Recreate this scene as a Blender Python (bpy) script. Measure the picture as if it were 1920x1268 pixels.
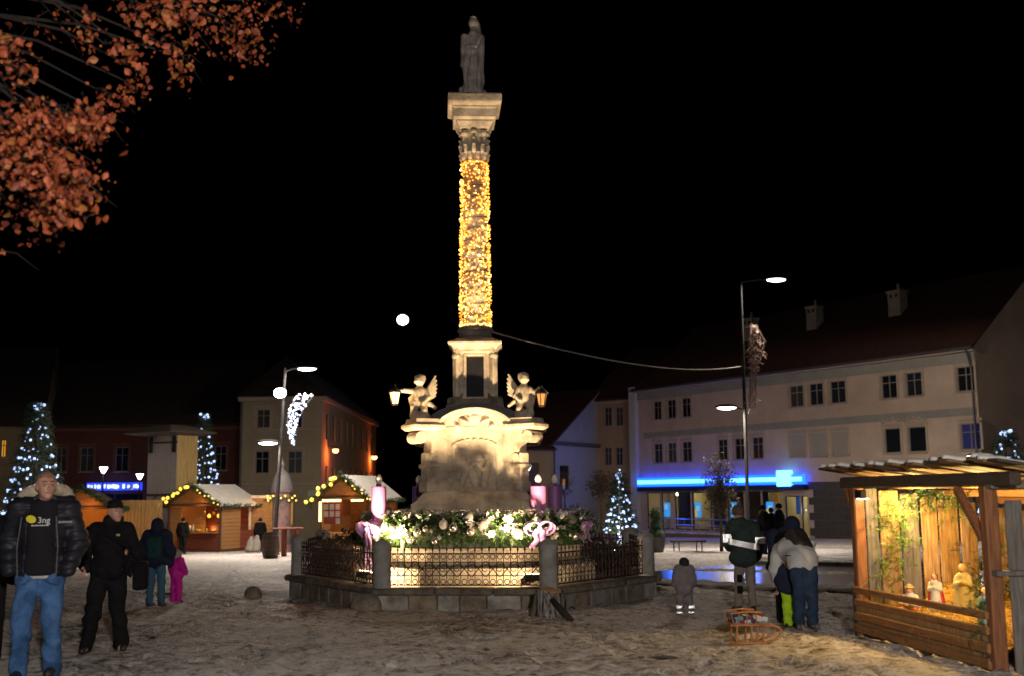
import bpy, bmesh, math, random
import numpy as np
from math import pi, sin, cos, radians
from mathutils import Vector, Matrix, Euler

for _o in list(bpy.data.objects):
    bpy.data.objects.remove(_o, do_unlink=True)
SC = bpy.context.scene
COL = SC.collection
random.seed(7)
RNG = np.random.default_rng(7)

# ------------------------------------------------------------------ camera
FPX, EYE = 2117.0, 1.65                       # focal length in photo pixels, eye height
CAM_R = Matrix.Rotation(pi / 2 + radians(7.83), 3, 'X') @ Matrix.Rotation(radians(-0.6), 3, 'Z')
cam_data = bpy.data.cameras.new('camera')
cam_data.sensor_width = 36.0
cam_data.lens = 36.0 * FPX / 1920.0
cam_data.clip_start = 0.05
cam_data.clip_end = 4000.0
cam = bpy.data.objects.new('camera', cam_data)
COL.objects.link(cam)
cam.matrix_world = Matrix.Translation((0, 0, EYE)) @ CAM_R.to_4x4()
SC.camera = cam
cam_data.dof.use_dof = True
cam_data.dof.focus_distance = 18.5
cam_data.dof.aperture_fstop = 1.6

# ------------------------------------------------------------------ night sky, moonlight, exposure
world = bpy.data.worlds.new('World')
SC.world = world
world.use_nodes = True
wn = world.node_tree.nodes
sky = wn.new('ShaderNodeTexSky')
sky.sky_type = 'NISHITA'
sky.sun_disc = False
sky.sun_elevation = radians(-9.0)
sky.sun_rotation = radians(180)
bg = wn['Background']
bg.inputs['Strength'].default_value = 0.02
world.node_tree.links.new(sky.outputs[0], bg.inputs['Color'])

sun_d = bpy.data.lights.new('moonlight', 'SUN')
sun_d.energy = 0.012
sun_d.angle = radians(0.5)
sun_d.color = (1.0, 0.95, 0.88)
sun = bpy.data.objects.new('moonlight', sun_d)
COL.objects.link(sun)
sun.rotation_euler = Vector((97.8, -1000, -155)).to_track_quat('-Z', 'Y').to_euler()

SC.view_settings.view_transform = 'Standard'
SC.view_settings.look = 'None'
SC.view_settings.exposure = 0.0
SC.view_settings.gamma = 1.0
SC.render.engine = 'CYCLES'
SC.cycles.use_denoising = True
SC.cycles.max_bounces = 6
SC.cycles.diffuse_bounces = 3
SC.cycles.glossy_bounces = 3
SC.cycles.transmission_bounces = 4
SC.cycles.caustics_reflective = False
SC.cycles.caustics_refractive = False
SC.cycles.sample_clamp_indirect = 20.0
# ------------------------------------------------------------------ where things stand
def ray(px, py):
    return CAM_R @ Vector(((px - 960) / FPX, -(py - 634) / FPX, -1.0))

def at(px, py, Y):
    d = ray(px, py)
    return Vector((0, 0, EYE)) + d * (Y / d.y)

def G(y):                                      # height of the square, falling gently away from the viewer
    if y < 11: return 0.0
    if y < 20: return -0.03 * (y - 11)
    return -0.27 - 0.02 * (y - 20)

def gr(px, py):                                # point of the ground
    d = ray(px, py)
    lo, hi = 1.0, 400.0
    for _ in range(60):
        m = (lo + hi) / 2
        if EYE + d.z * m / d.y > G(m): lo = m
        else: hi = m
    p = Vector((0, 0, EYE)) + d * (lo / d.y)
    return Vector((p.x, p.y, G(p.y)))

def proj(p):                                   # photo pixel of a point
    c = CAM_R.transposed() @ (Vector(p) - Vector((0, 0, EYE)))
    return 960 + FPX * c.x / -c.z, 634 - FPX * c.y / -c.z

def on_plane(px, py, A, B):                    # ray against the upright plane through A and B: metres along AB, height
    d = ray(px, py)
    ax, ay, bx, by = A[0], A[1], B[0], B[1]
    ux, uy = bx - ax, by - ay
    L = math.hypot(ux, uy); ux /= L; uy /= L
    nx, ny = -uy, ux
    t = (ax * nx + ay * ny) / (d.x * nx + d.y * ny)
    x, y, z = d.x * t, d.y * t, EYE + d.z * t
    return (x - ax) * ux + (y - ay) * uy, z

# ------------------------------------------------------------------ materials
MATS = {}
def mat(name, color, rough=0.8, metal=0.0, var=0.18, scale=6.0, bump=0.15, bscale=40.0, emit=None, estr=0.0,
        spec=0.5, col2=None, stretch=None, thr=None, bdist=0.01, trans=0.0, alpha=None):
    if name in MATS: return MATS[name]
    m = bpy.data.materials.new(name); m.use_nodes = True
    nt = m.node_tree; N = nt.nodes; L = nt.links
    b = N['Principled BSDF']
    b.inputs['Roughness'].default_value = rough
    b.inputs['Metallic'].default_value = metal
    b.inputs['Specular IOR Level'].default_value = spec
    b.inputs['Base Color'].default_value = (*color, 1)
    if trans: b.inputs['Transmission Weight'].default_value = trans
    if var > 0 or bump > 0:
        tc = N.new('ShaderNodeTexCoord')
        mp = N.new('ShaderNodeMapping')
        if stretch: mp.inputs['Scale'].default_value = stretch
        L.new(tc.outputs['Object'], mp.inputs['Vector'])
    if var > 0:
        n = N.new('ShaderNodeTexNoise'); n.inputs['Scale'].default_value = scale; n.inputs['Detail'].default_value = 6
        n.inputs['Roughness'].default_value = 0.65
        L.new(mp.outputs[0], n.inputs['Vector'])
        r = N.new('ShaderNodeValToRGB')
        lo = tuple(max(0, c * (1 - var)) for c in color) if col2 is None else col2
        hi = tuple(min(1, c * (1 + var)) for c in color)
        t = thr or (0.3, 0.7)
        r.color_ramp.elements[0].position = t[0]; r.color_ramp.elements[1].position = t[1]
        r.color_ramp.elements[0].color = (*lo, 1); r.color_ramp.elements[1].color = (*hi, 1)
        L.new(n.outputs['Fac'], r.inputs['Fac'])
        L.new(r.outputs['Color'], b.inputs['Base Color'])
    if bump > 0:
        n2 = N.new('ShaderNodeTexNoise'); n2.inputs['Scale'].default_value = bscale; n2.inputs['Detail'].default_value = 4
        L.new(mp.outputs[0], n2.inputs['Vector'])
        bp = N.new('ShaderNodeBump'); bp.inputs['Strength'].default_value = bump; bp.inputs['Distance'].default_value = bdist
        L.new(n2.outputs['Fac'], bp.inputs['Height']); L.new(bp.outputs[0], b.inputs['Normal'])
    if emit is not None:
        b.inputs['Emission Color'].default_value = (*emit, 1)
        b.inputs['Emission Strength'].default_value = estr
    MATS[name] = m
    return m

def wood(name, color, dark, rough=0.75, axis='Z', scale=9.0):
    s = {'Z': (4, 4, 0.35), 'X': (0.35, 4, 4), 'Y': (4, 0.35, 4)}[axis]
    return mat(name, color, rough, var=0.3, scale=scale, bump=0.5, bscale=scale * 2.2, col2=dark, stretch=s, bdist=0.006)

# ------------------------------------------------------------------ meshes
class MB:
    def __init__(self): self.v = []; self.f = []
    def add(self, vs, fs):
        o = len(self.v); self.v += [tuple(p) for p in vs]; self.f += [tuple(i + o for i in q) for q in fs]; return self
    def box(self, c, s, rz=0.0, b=0.0, R=None):
        hx, hy, hz = s[0] / 2, s[1] / 2, s[2] / 2
        M = R if R is not None else Matrix.Rotation(rz, 3, 'Z')
        c = Vector(c)
        if b <= 0:
            vs = [c + M @ Vector((x * hx, y * hy, z * hz)) for z in (-1, 1) for y in (-1, 1) for x in (-1, 1)]
            return self.add(vs, [(0, 2, 3, 1), (4, 5, 7, 6), (0, 1, 5, 4), (2, 6, 7, 3), (0, 4, 6, 2), (1, 3, 7, 5)])
        b = min(b, hx * .9, hy * .9, hz * .9)
        vs = []; idx = {}
        for sx in (-1, 1):
            for sy in (-1, 1):
                for sz in (-1, 1):
                    for ax in range(3):
                        p = [sx * (hx - b), sy * (hy - b), sz * (hz - b)]
                        p[ax] = (sx, sy, sz)[ax] * (hx, hy, hz)[ax]
                        idx[(sx, sy, sz, ax)] = len(vs); vs.append(c + M @ Vector(p))
        fs = []
        for ax in range(3):
            o1, o2 = (ax + 1) % 3, (ax + 2) % 3
            for s in (-1, 1):
                q = []
                for a1, a2 in ((-1, -1), (1, -1), (1, 1), (-1, 1)):
                    k = [0, 0, 0]; k[ax] = s; k[o1] = a1; k[o2] = a2
                    q.append(idx[(*k, ax)])
                fs.append(tuple(q if s > 0 else q[::-1]))
            for s1 in (-1, 1):                                    # edges along ax
                for s2 in (-1, 1):
                    def kk(sa, which):
                        k = [0, 0, 0]; k[ax] = sa; k[o1] = s1; k[o2] = s2; return idx[(*k, which)]
                    q = (kk(-1, o1), kk(1, o1), kk(1, o2), kk(-1, o2))
                    fs.append(q if s1 * s2 < 0 else q[::-1])
        for sx in (-1, 1):
            for sy in (-1, 1):
                for sz in (-1, 1):
                    q = tuple(idx[(sx, sy, sz, a)] for a in range(3))
                    fs.append(q if sx * sy * sz > 0 else q[::-1])
        return self.add(vs, fs)
    def tube(self, pts, rad, n=8, cap=True):
        pts = [Vector(p) for p in pts]
        if not hasattr(rad, '__len__'): rad = [rad] * len(pts)
        vs = []; up = None
        for i, p in enumerate(pts):
            d = (pts[min(i + 1, len(pts) - 1)] - pts[max(i - 1, 0)])
            d = d.normalized() if d.length > 1e-9 else Vector((0, 0, 1))
            if up is None: up = Vector((1, 0, 0)) if abs(d.x) < .8 else Vector((0, 1, 0))
            s = d.cross(up).normalized(); up = s.cross(d).normalized()
            for k in range(n):
                a = 2 * pi * k / n
                vs.append(p + (s * cos(a) + up * sin(a)) * rad[i])
        fs = [(i * n + k, i * n + (k + 1) % n, (i + 1) * n + (k + 1) % n, (i + 1) * n + k) for i in range(len(pts) - 1) for k in range(n)]
        if cap:
            fs.append(tuple(range(n))[::-1]); fs.append(tuple((len(pts) - 1) * n + k for k in range(n)))
        return self.add(vs, fs)
    def lathe(self, prof, n=16, c=(0, 0, 0), square=False, rot=0.0):
        vs = []; fs = []
        for r, z in prof:
            for k in range(n):
                a = 2 * pi * (k + .5 if square else k) / n + rot
                vs.append((c[0] + r * cos(a), c[1] + r * sin(a), c[2] + z))
        for i in range(len(prof) - 1):
            for k in range(n):
                fs.append((i * n + k, i * n + (k + 1) % n, (i + 1) * n + (k + 1) % n, (i + 1) * n + k))
        fs.append(tuple(range(n))[::-1]); fs.append(tuple((len(prof) - 1) * n + k for k in range(n)))
        return self.add(vs, fs)
    def frustum(self, prof, c=(0, 0, 0), rz=0.0):           # stacked rectangles: (half x, half y, z)
        vs = []; M = Matrix.Rotation(rz, 3, 'Z'); c = Vector(c)
        for hx, hy, z in prof:
            for x, y in ((-1, -1), (1, -1), (1, 1), (-1, 1)): vs.append(c + M @ Vector((x * hx, y * hy, z)))
        fs = [(i * 4 + k, i * 4 + (k + 1) % 4, i * 4 + 4 + (k + 1) % 4, i * 4 + 4 + k) for i in range(len(prof) - 1) for k in range(4)]
        fs += [(3, 2, 1, 0), tuple((len(prof) - 1) * 4 + k for k in range(4))]
        return self.add(vs, fs)
    def prism(self, poly, vec):                             # 3D polygon pushed along vec
        poly = [Vector(p) for p in poly]; vec = Vector(vec); n = len(poly)
        fs = [tuple(range(n))[::-1], tuple(range(n, 2 * n))] + [(k, (k + 1) % n, n + (k + 1) % n, n + k) for k in range(n)]
        return self.add(poly + [p + vec for p in poly], fs)
    def ball(self, c, r, n=8, m=6, sc=(1, 1, 1)):
        vs = [(c[0], c[1], c[2] - r * sc[2])]
        for i in range(1, m):
            t = pi * i / m
            for k in range(n):
                a = 2 * pi * k / n
                vs.append((c[0] + r * sc[0] * sin(t) * cos(a), c[1] + r * sc[1] * sin(t) * sin(a), c[2] - r * sc[2] * cos(t)))
        vs.append((c[0], c[1], c[2] + r * sc[2])); e = len(vs) - 1
        fs = [(0, 1 + (k + 1) % n, 1 + k) for k in range(n)]
        for i in range(m - 2):
            for k in range(n):
                fs.append((1 + i * n + k, 1 + i * n + (k + 1) % n, 1 + (i + 1) * n + (k + 1) % n, 1 + (i + 1) * n + k))
        fs += [(1 + (m - 2) * n + k, 1 + (m - 2) * n + (k + 1) % n, e) for k in range(n)]
        return self.add(vs, fs)
    def octa(self, c, r):
        x, y, z = c
        return self.add([(x + r, y, z), (x - r, y, z), (x, y + r, z), (x, y - r, z), (x, y, z + r), (x, y, z - r)],
                        [(0, 2, 4), (2, 1, 4), (1, 3, 4), (3, 0, 4), (2, 0, 5), (1, 2, 5), (3, 1, 5), (0, 3, 5)])
    def mesh(self, name, m=None, smooth=False):
        me = bpy.data.meshes.new(name)
        me.from_pydata([tuple(p) for p in self.v], [], self.f)
        if smooth: me.polygons.foreach_set('use_smooth', [True] * len(me.polygons))
        if m: me.materials.append(m)
        me.update()
        return me
    def build(self, name, m, parent=None, smooth=False, auto=None, loc=None, label=None):
        me = self.mesh(name, m, smooth or auto is not None)
        if auto is not None: me.set_sharp_from_angle(angle=radians(auto))
        return link(name, me, parent, loc, label)

def link(name, me, parent=None, loc=None, label=None):
    o = bpy.data.objects.new(name, me); COL.objects.link(o)
    if parent is not None: o.parent = parent
    if loc is not None: o.location = loc
    if label: o['label'] = label
    return o

def tag(o, label=None, cat=None, group=None, kind=None):
    if label: o['label'] = label
    if cat: o['category'] = cat
    if group: o['group'] = group
    if kind: o['kind'] = kind
    return o

def thing(name, label, cat, loc=(0, 0, 0), rz=0.0, group=None):
    o = bpy.data.objects.new(name, None); COL.objects.link(o)
    o.empty_display_size = 0.2
    o.location = loc; o.rotation_euler = (0, 0, rz)
    return tag(o, label, cat, group)

def copy_tree(o, parent=None):
    c = o.copy(); COL.objects.link(c); c.parent = parent
    for ch in list(o.children): copy_tree(ch, c)
    return c

def bar(mb, a, b, w, d, bev=0.0):
    """square bar from a to b"""
    a, b = Vector(a), Vector(b); ax = (b - a); L = ax.length
    q = ax.to_track_quat('Z', 'Y').to_matrix()
    return mb.box((a + b) / 2, (w, d, L), R=q, b=bev)

def point_light(name, loc, power, color, radius=0.1, parent=None, spot=None, aim=None, blend=0.6):
    d = bpy.data.lights.new(name, 'SPOT' if spot else 'POINT')
    d.energy = power; d.color = color; d.shadow_soft_size = radius
    if spot: d.spot_size = radians(spot); d.spot_blend = blend
    o = bpy.data.objects.new(name, d); COL.objects.link(o); o.location = loc
    if aim is not None: o.rotation_euler = Vector(aim).to_track_quat('-Z', 'Y').to_euler()
    if parent is not None: o.parent = parent
    return o

# ------------------------------------------------------------------ flowing shapes: blended round forms, meshed
def blend_mesh(prims, cell=0.02, k=0.04, fn=None):
    P = []
    for p in prims:
        t = p[0]
        if t in 'cC': a, b = np.array(p[1], float), np.array(p[2], float); r = max(p[3], p[4]); lo, hi = np.minimum(a, b) - r, np.maximum(a, b) + r
        elif t in 'eE': a = np.array(p[1], float); r = max(p[2]); lo, hi = a - r, a + r
        elif t in 'bB': a = np.array(p[1], float); r = float(np.linalg.norm(p[2])) + p[3]; lo, hi = a - r, a + r
        P.append((p, lo, hi))
    adds = [q for q in P if q[0][0].islower()]
    lo = np.min([q[1] for q in adds], 0) - 3 * cell - .02; hi = np.max([q[2] for q in adds], 0) + 3 * cell + .02
    n = np.ceil((hi - lo) / cell).astype(int) + 1
    ax = [lo[i] + cell * np.arange(n[i]) for i in range(3)]
    Fd = np.full(n, 1.0, dtype=np.float32)
    for p, l, h in P:
        kk = k if len(p) < 7 or p[6] is None else p[6]
        mg = kk + 3 * cell + .02
        i0 = np.clip(((l - mg - lo) / cell).astype(int), 0, n - 1); i1 = np.clip(((h + mg - lo) / cell).astype(int) + 2, 1, n)
        sl = tuple(slice(i0[i], i1[i]) for i in range(3))
        X, Y, Z = np.meshgrid(ax[0][sl[0]], ax[1][sl[1]], ax[2][sl[2]], indexing='ij')
        t = p[0].lower()
        if t == 'c':
            a, b = np.array(p[1], float), np.array(p[2], float); d = b - a; dd = max(d @ d, 1e-9)
            s = np.clip(((X - a[0]) * d[0] + (Y - a[1]) * d[1] + (Z - a[2]) * d[2]) / dd, 0, 1)
            D = np.sqrt((X - a[0] - s * d[0]) ** 2 + (Y - a[1] - s * d[1]) ** 2 + (Z - a[2] - s * d[2]) ** 2) - (p[3] + (p[4] - p[3]) * s)
        else:
            x, y, z = X - p[1][0], Y - p[1][1], Z - p[1][2]
            rot = p[3] if t == 'e' and len(p) > 3 else (p[4] if t == 'b' and len(p) > 4 else None)
            if rot is not None:
                Mi = np.array(Euler(rot).to_matrix().transposed())
                x, y, z = (Mi[i][0] * x + Mi[i][1] * y + Mi[i][2] * z for i in range(3))
            if t == 'e':
                r = p[2]
                k0 = np.sqrt((x / r[0]) ** 2 + (y / r[1]) ** 2 + (z / r[2]) ** 2)
                k1 = np.sqrt((x / r[0] ** 2) ** 2 + (y / r[1] ** 2) ** 2 + (z / r[2] ** 2) ** 2) + 1e-6
                D = k0 * (k0 - 1) / k1
            else:
                hb = p[2]
                qx, qy, qz = np.abs(x) - hb[0], np.abs(y) - hb[1], np.abs(z) - hb[2]
                D = np.sqrt(np.maximum(qx, 0) ** 2 + np.maximum(qy, 0) ** 2 + np.maximum(qz, 0) ** 2) + np.minimum(np.maximum(qx, np.maximum(qy, qz)), 0) - p[3]
        f = Fd[sl]
        if p[0].isupper():                                        # carve away
            D = -D; hh = np.maximum(kk - np.abs(f - D), 0) / max(kk, 1e-6)
            Fd[sl] = np.maximum(f, D) + hh * hh * kk * .25
        else:
            hh = np.maximum(kk - np.abs(f - D), 0) / max(kk, 1e-6)
            Fd[sl] = np.minimum(f, D) - hh * hh * kk * .25
    if fn is not None:
        X, Y, Z = np.meshgrid(*ax, indexing='ij')
        Fd = fn(X, Y, Z, Fd)
    Fd[0], Fd[-1] = 1, 1; Fd[:, 0], Fd[:, -1] = 1, 1; Fd[:, :, 0], Fd[:, :, -1] = 1, 1
    ins = Fd < 0
    c = [(i, j, m) for i in (0, 1) for j in (0, 1) for m in (0, 1)]
    nx, ny, nz = n
    cs = {q: (slice(q[0], nx - 1 + q[0]), slice(q[1], ny - 1 + q[1]), slice(q[2], nz - 1 + q[2])) for q in c}
    cnt = sum(ins[cs[q]].astype(np.int8) for q in c)
    act = np.argwhere((cnt > 0) & (cnt < 8))
    if len(act) == 0: return MB()
    vid = -np.ones((nx - 1, ny - 1, nz - 1), dtype=np.int64)
    vid[act[:, 0], act[:, 1], act[:, 2]] = np.arange(len(act))
    acc = np.zeros((len(act), 3)); w = np.zeros(len(act))
    for q in c:
        for d in range(3):
            if q[d] == 1: continue
            q2 = list(q); q2[d] = 1
            A = Fd[act[:, 0] + q[0], act[:, 1] + q[1], act[:, 2] + q[2]]
            B = Fd[act[:, 0] + q2[0], act[:, 1] + q2[1], act[:, 2] + q2[2]]
            cr = (A < 0) != (B < 0)
            t = np.where(cr, A / np.where(cr, A - B, 1), 0)
            pos = np.tile(np.array(q, float), (len(act), 1)); pos[:, d] += t
            acc[cr] += pos[cr]; w[cr] += 1
    V = lo + (act + acc / w[:, None]) * cell
    mb = MB(); mb.v = [tuple(r) for r in V]
    for d in range(3):
        o1, o2 = (d + 1) % 3, (d + 2) % 3
        sa = [slice(None)] * 3; sb = [slice(None)] * 3
        sa[d] = slice(0, n[d] - 1); sb[d] = slice(1, n[d])
        a, b = ins[tuple(sa)], ins[tuple(sb)]
        E_ = np.argwhere(a != b)
        E_ = E_[(E_[:, o1] > 0) & (E_[:, o2] > 0) & (E_[:, o1] < n[o1] - 1) & (E_[:, o2] < n[o2] - 1)]
        flip = a[E_[:, 0], E_[:, 1], E_[:, 2]]
        qs = []
        for s1, s2 in ((1, 1), (0, 1), (0, 0), (1, 0)):
            g = E_.copy(); g[:, o1] -= s1; g[:, o2] -= s2
            qs.append(vid[g[:, 0], g[:, 1], g[:, 2]])
        Q = np.stack(qs, 1)
        Q = np.where(flip[:, None], Q, Q[:, ::-1])
        mb.f += [tuple(r) for r in Q.tolist()]
    return mb

def vnoise(x, y, seed=0):
    """smooth value noise on arrays"""
    def h(i, j):
        n = (i * 374761393 + j * 668265263 + seed * 1442695041) & 0xFFFFFFFF
        n = ((n ^ (n >> 13)) * 1274126177) & 0xFFFFFFFF
        return ((n ^ (n >> 16)) & 0xFFFF) / 65535.0
    xi, yi = np.floor(x).astype(np.int64), np.floor(y).astype(np.int64)
    fx, fy = x - xi, y - yi
    fx = fx * fx * (3 - 2 * fx); fy = fy * fy * (3 - 2 * fy)
    return (h(xi, yi) * (1 - fx) + h(xi + 1, yi) * fx) * (1 - fy) + (h(xi, yi + 1) * (1 - fx) + h(xi + 1, yi + 1) * fx) * fy

def needles(mb, p, d, L, n=18, nl=0.05, w=0.006, rnd=random):
    """one conifer sprig: flat needles round a twig from p along d"""
    d = Vector(d).normalized(); p = Vector(p)
    a = d.orthogonal().normalized(); b = d.cross(a)
    for i in range(n):
        t = (i + rnd.random()) / n
        an = rnd.random() * 2 * pi
        o = a * cos(an) + b * sin(an)
        q = p + d * (L * t)
        e = q + (o * .8 + d * .75) * nl * (1.1 - .4 * t)
        s = d.cross(o).normalized() * w
        mb.add([q - s, q + s, e], [(0, 1, 2)])
    return mb
# ------------------------------------------------------------------ ground of the square: trodden, patchy snow
def ground_material():
    m = bpy.data.materials.new('trodden_snow'); m.use_nodes = True
    nt = m.node_tree; N = nt.nodes; L = nt.links; b = N['Principled BSDF']
    tc = N.new('ShaderNodeTexCoord')
    def noise(s, det=8, ro=.65, st=None, dist=0.0):
        n = N.new('ShaderNodeTexNoise'); n.inputs['Scale'].default_value = s; n.inputs['Detail'].default_value = det
        n.inputs['Roughness'].default_value = ro; n.inputs['Distortion'].default_value = dist
        L.new(tc.outputs['Object'], n.inputs['Vector']); return n
    def ramp(src, els):
        r = N.new('ShaderNodeValToRGB'); e = r.color_ramp.elements
        e[0].position, e[0].color = els[0][0], (*els[0][1], 1); e[1].position, e[1].color = els[-1][0], (*els[-1][1], 1)
        for pos, c in els[1:-1]:
            q = e.new(pos); q.color = (*c, 1)
        L.new(src, r.inputs['Fac']); return r
    big, mid, fine = noise(.35, 5, .6, dist=.4), noise(6.5, 7, .66, dist=.1), noise(27, 5, .6)
    add = N.new('ShaderNodeMath'); add.operation = 'MULTIPLY_ADD'; add.inputs[1].default_value = .45
    L.new(big.outputs['Fac'], add.inputs[0]); L.new(mid.outputs['Fac'], add.inputs[2])
    ad2 = N.new('ShaderNodeMath'); ad2.operation = 'MULTIPLY_ADD'; ad2.inputs[1].default_value = .5
    L.new(fine.outputs['Fac'], ad2.inputs[0]); L.new(add.outputs[0], ad2.inputs[2])
    hf = N.new('ShaderNodeMath'); hf.operation = 'MULTIPLY'; hf.inputs[1].default_value = .5; L.new(ad2.outputs[0], hf.inputs[0])
    r = ramp(hf.outputs[0], [(.372, (.05, .045, .043)), (.412, (.145, .128, .12)), (.452, (.39, .355, .345)), (.517, (.76, .74, .73))])
    L.new(r.outputs['Color'], b.inputs['Base Color'])
    r2 = ramp(hf.outputs[0], [(.4, (.55, .55, .55)), (.55, (.75, .75, .75))])
    L.new(r2.outputs['Color'], b.inputs['Roughness'])
    b.inputs['Specular IOR Level'].default_value = .25
    bp = N.new('ShaderNodeBump'); bp.inputs['Strength'].default_value = 1.0; bp.inputs['Distance'].default_value = .05
    L.new(ad2.outputs[0], bp.inputs['Height']); L.new(bp.outputs[0], b.inputs['Normal'])
    return m

def steps(a, b, d0, grow):
    out = [a]; d = d0
    while out[-1] < b: out.append(out[-1] + d); d *= grow
    return out
xs = sorted([-x for x in steps(8, 900, .1, 1.14)][1:] + list(np.arange(-8, 8.01, .075)) + steps(8, 900, .1, 1.14)[1:])
ys = sorted([9 - (y - 9) for y in steps(9, 200, .2, 1.3)][1:] + list(np.arange(9, 24, .075)) + steps(24, 1400, .09, 1.045))
XS, YS = np.meshgrid(np.array(xs), np.array(ys))
gz = np.where(YS < 11, 0, np.where(YS < 20, -.03 * (YS - 11), -.27 - .02 * (YS - 20)))
lump = (vnoise(XS * .7, YS * .7, 1) - .5) * .05 + (vnoise(XS * 2.1, YS * 2.1, 2) - .5) * .045 + (vnoise(XS * 5.3, YS * 5.3, 3) - .5) * .032
foot = np.clip(vnoise(XS * 3.1 + 9, YS * 2.2, 5) - .62, 0, 1) * -.09        # trodden hollows
rf = np.random.default_rng(5); XA, YA_ = np.array(xs), np.array(ys)
for _ in range(900):                                            # footprints
    fx, fy, fa = rf.uniform(-8, 8), rf.uniform(10.5, 25), rf.uniform(-.7, .7)
    i0, i1 = np.searchsorted(XA, [fx - .3, fx + .3]); j0, j1 = np.searchsorted(YA_, [fy - .3, fy + .3])
    dx, dy = XS[j0:j1, i0:i1] - fx, YS[j0:j1, i0:i1] - fy
    u, v = dx * cos(fa) + dy * sin(fa), -dx * sin(fa) + dy * cos(fa)
    q = (u / .075) ** 2 + (v / .17) ** 2
    foot[j0:j1, i0:i1] += -.035 * np.exp(-q ** 2) + .018 * np.exp(-((q - 2.2) / .9) ** 2)
lump += (vnoise(XS * 9.1, YS * 9.1, 7) - .5) * .022
fade = np.clip((60 - YS) / 30, 0, 1) * np.clip((14 - np.abs(XS)) / 4, 0.15, 1)
gz = gz + (lump + foot) * fade
g = MB(); nx_, ny_ = len(xs), len(ys)
g.v = [(float(a), float(b_), float(c)) for a, b_, c in zip(XS.ravel(), YS.ravel(), gz.ravel())]
g.f = [(j * nx_ + i, j * nx_ + i + 1, (j + 1) * nx_ + i + 1, (j + 1) * nx_ + i) for j in range(ny_ - 1) for i in range(nx_ - 1)]
tag(g.build('ground', ground_material(), smooth=True), kind='structure')

# ------------------------------------------------------------------ wet road beyond the monument
RD = Vector((.78, -.626, 0)).normalized(); RN = Vector((.626, .78, 0))
def rpt(p0, s, t, dz):
    p = Vector((p0[0], p0[1], 0)) + RD * s + RN * t
    return (p.x, p.y, G(p.y) + dz)
R0 = (3.28, 25.9)
road_m = mat('wet_asphalt', (.02, .02, .022), .16, var=.4, scale=3, bump=.22, bscale=4, spec=.7, bdist=.012)
def strip(s0, s1, t0, t1, dz, ns, nt_=1, wob=0.0, seed=0):
    mb = MB()
    for i in range(ns + 1):
        for j in range(nt_ + 1):
            s = s0 + (s1 - s0) * i / ns; t = t0 + (t1 - t0) * j / nt_
            w = 0
            if wob and j in (0, nt_): w = (float(vnoise(np.array(s * 1.3), np.array(t * .7 + seed), seed)) - .5) * wob
            mb.v.append(rpt(R0, s, t + w, dz))
    for i in range(ns):
        for j in range(nt_): mb.f.append((i * (nt_ + 1) + j, (i + 1) * (nt_ + 1) + j, (i + 1) * (nt_ + 1) + j + 1, i * (nt_ + 1) + j + 1))
    return mb
tag(strip(-2.5, 40, 0, 8.6, .05, 90, 8, .5, 3).build('road', road_m), kind='structure')
def bank(name, s0, s1, t0, t1, h, seed, m):
    """a lumpy ridge of ploughed snow along the road"""
    mb = MB(); ns = int((s1 - s0) / .16); nt_ = 10
    for i in range(ns + 1):
        for j in range(nt_ + 1):
            s = s0 + (s1 - s0) * i / ns; u = j / nt_
            a = float(vnoise(np.array(s * 1.1), np.array(u * 3.), seed)); b_ = float(vnoise(np.array(s * 3.7), np.array(u * 7.), seed + 1))
            hh = sin(pi * u) ** .8 * h * (.35 + .9 * a) + (b_ - .5) * .07 * sin(pi * u)
            mb.v.append(rpt(R0, s, t0 + (t1 - t0) * u + (a - .5) * .3, .045 + hh - (.04 if j in (0, nt_) else 0)))
    mb.f = [(i * 11 + j, (i + 1) * 11 + j, (i + 1) * 11 + j + 1, i * 11 + j + 1) for i in range(ns) for j in range(nt_)]
    return tag(mb.build(name, m, smooth=True), kind='stuff')
dirty = mat('dirty_snow', (.42, .40, .38), .8, var=.3, scale=2.5, bump=.6, bscale=9, col2=(.1, .075, .055), thr=(.4, .62), bdist=.04)
clean = mat('pavement_snow', (.66, .67, .7), .75, var=.2, scale=1.2, bump=.6, bscale=6, col2=(.24, .23, .23), thr=(.36, .58), bdist=.05)
tag(bank('snow_bank', -2.5, 40, -1.2, .05, .06, 11, dirty), 'dirty ridge of snow along the near road edge', 'snow')
tag(bank('snow_bank', -2.5, 40, 4.4, 5.3, .045, 17, dirty), 'strip of brown slush along the middle of the road', 'slush')
tag(bank('snow_bank', -2.5, 40, 8.3, 10.2, .16, 23, dirty), 'dirty ridge of snow along the far kerb', 'snow')
def patch(name, pts, dz, m):
    mb = MB()
    mb.v = [(x, y, G(y) + dz) for x, y in pts]; mb.f = [tuple(range(len(pts)))]
    return mb
pv = strip(-2.5, 50, 10.0, 62, .10, 60, 40, .4, 5)
for i, v in enumerate(pv.v):
    pv.v[i] = (v[0], v[1], v[2] + .12 * float(vnoise(np.array(v[0] * .8), np.array(v[1] * .8), 31)) - .03)
tag(pv.build('pavement', clean, smooth=True), kind='structure')
# kerb stones of the far pavement
kerb = mat('kerb_granite', (.22, .21, .2), .7, var=.3, scale=12, bump=.3, bscale=60)
kb = MB()
for i in range(28):
    a, b_ = Vector(rpt(R0, -2.4 + i * 1.5, 8.6, .08)), Vector(rpt(R0, -2.4 + i * 1.5 + 1.47, 8.6, .08))
    bar(kb, a, b_, .2, .16, .015)
tag(kb.build('kerb', kerb), kind='structure')

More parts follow.
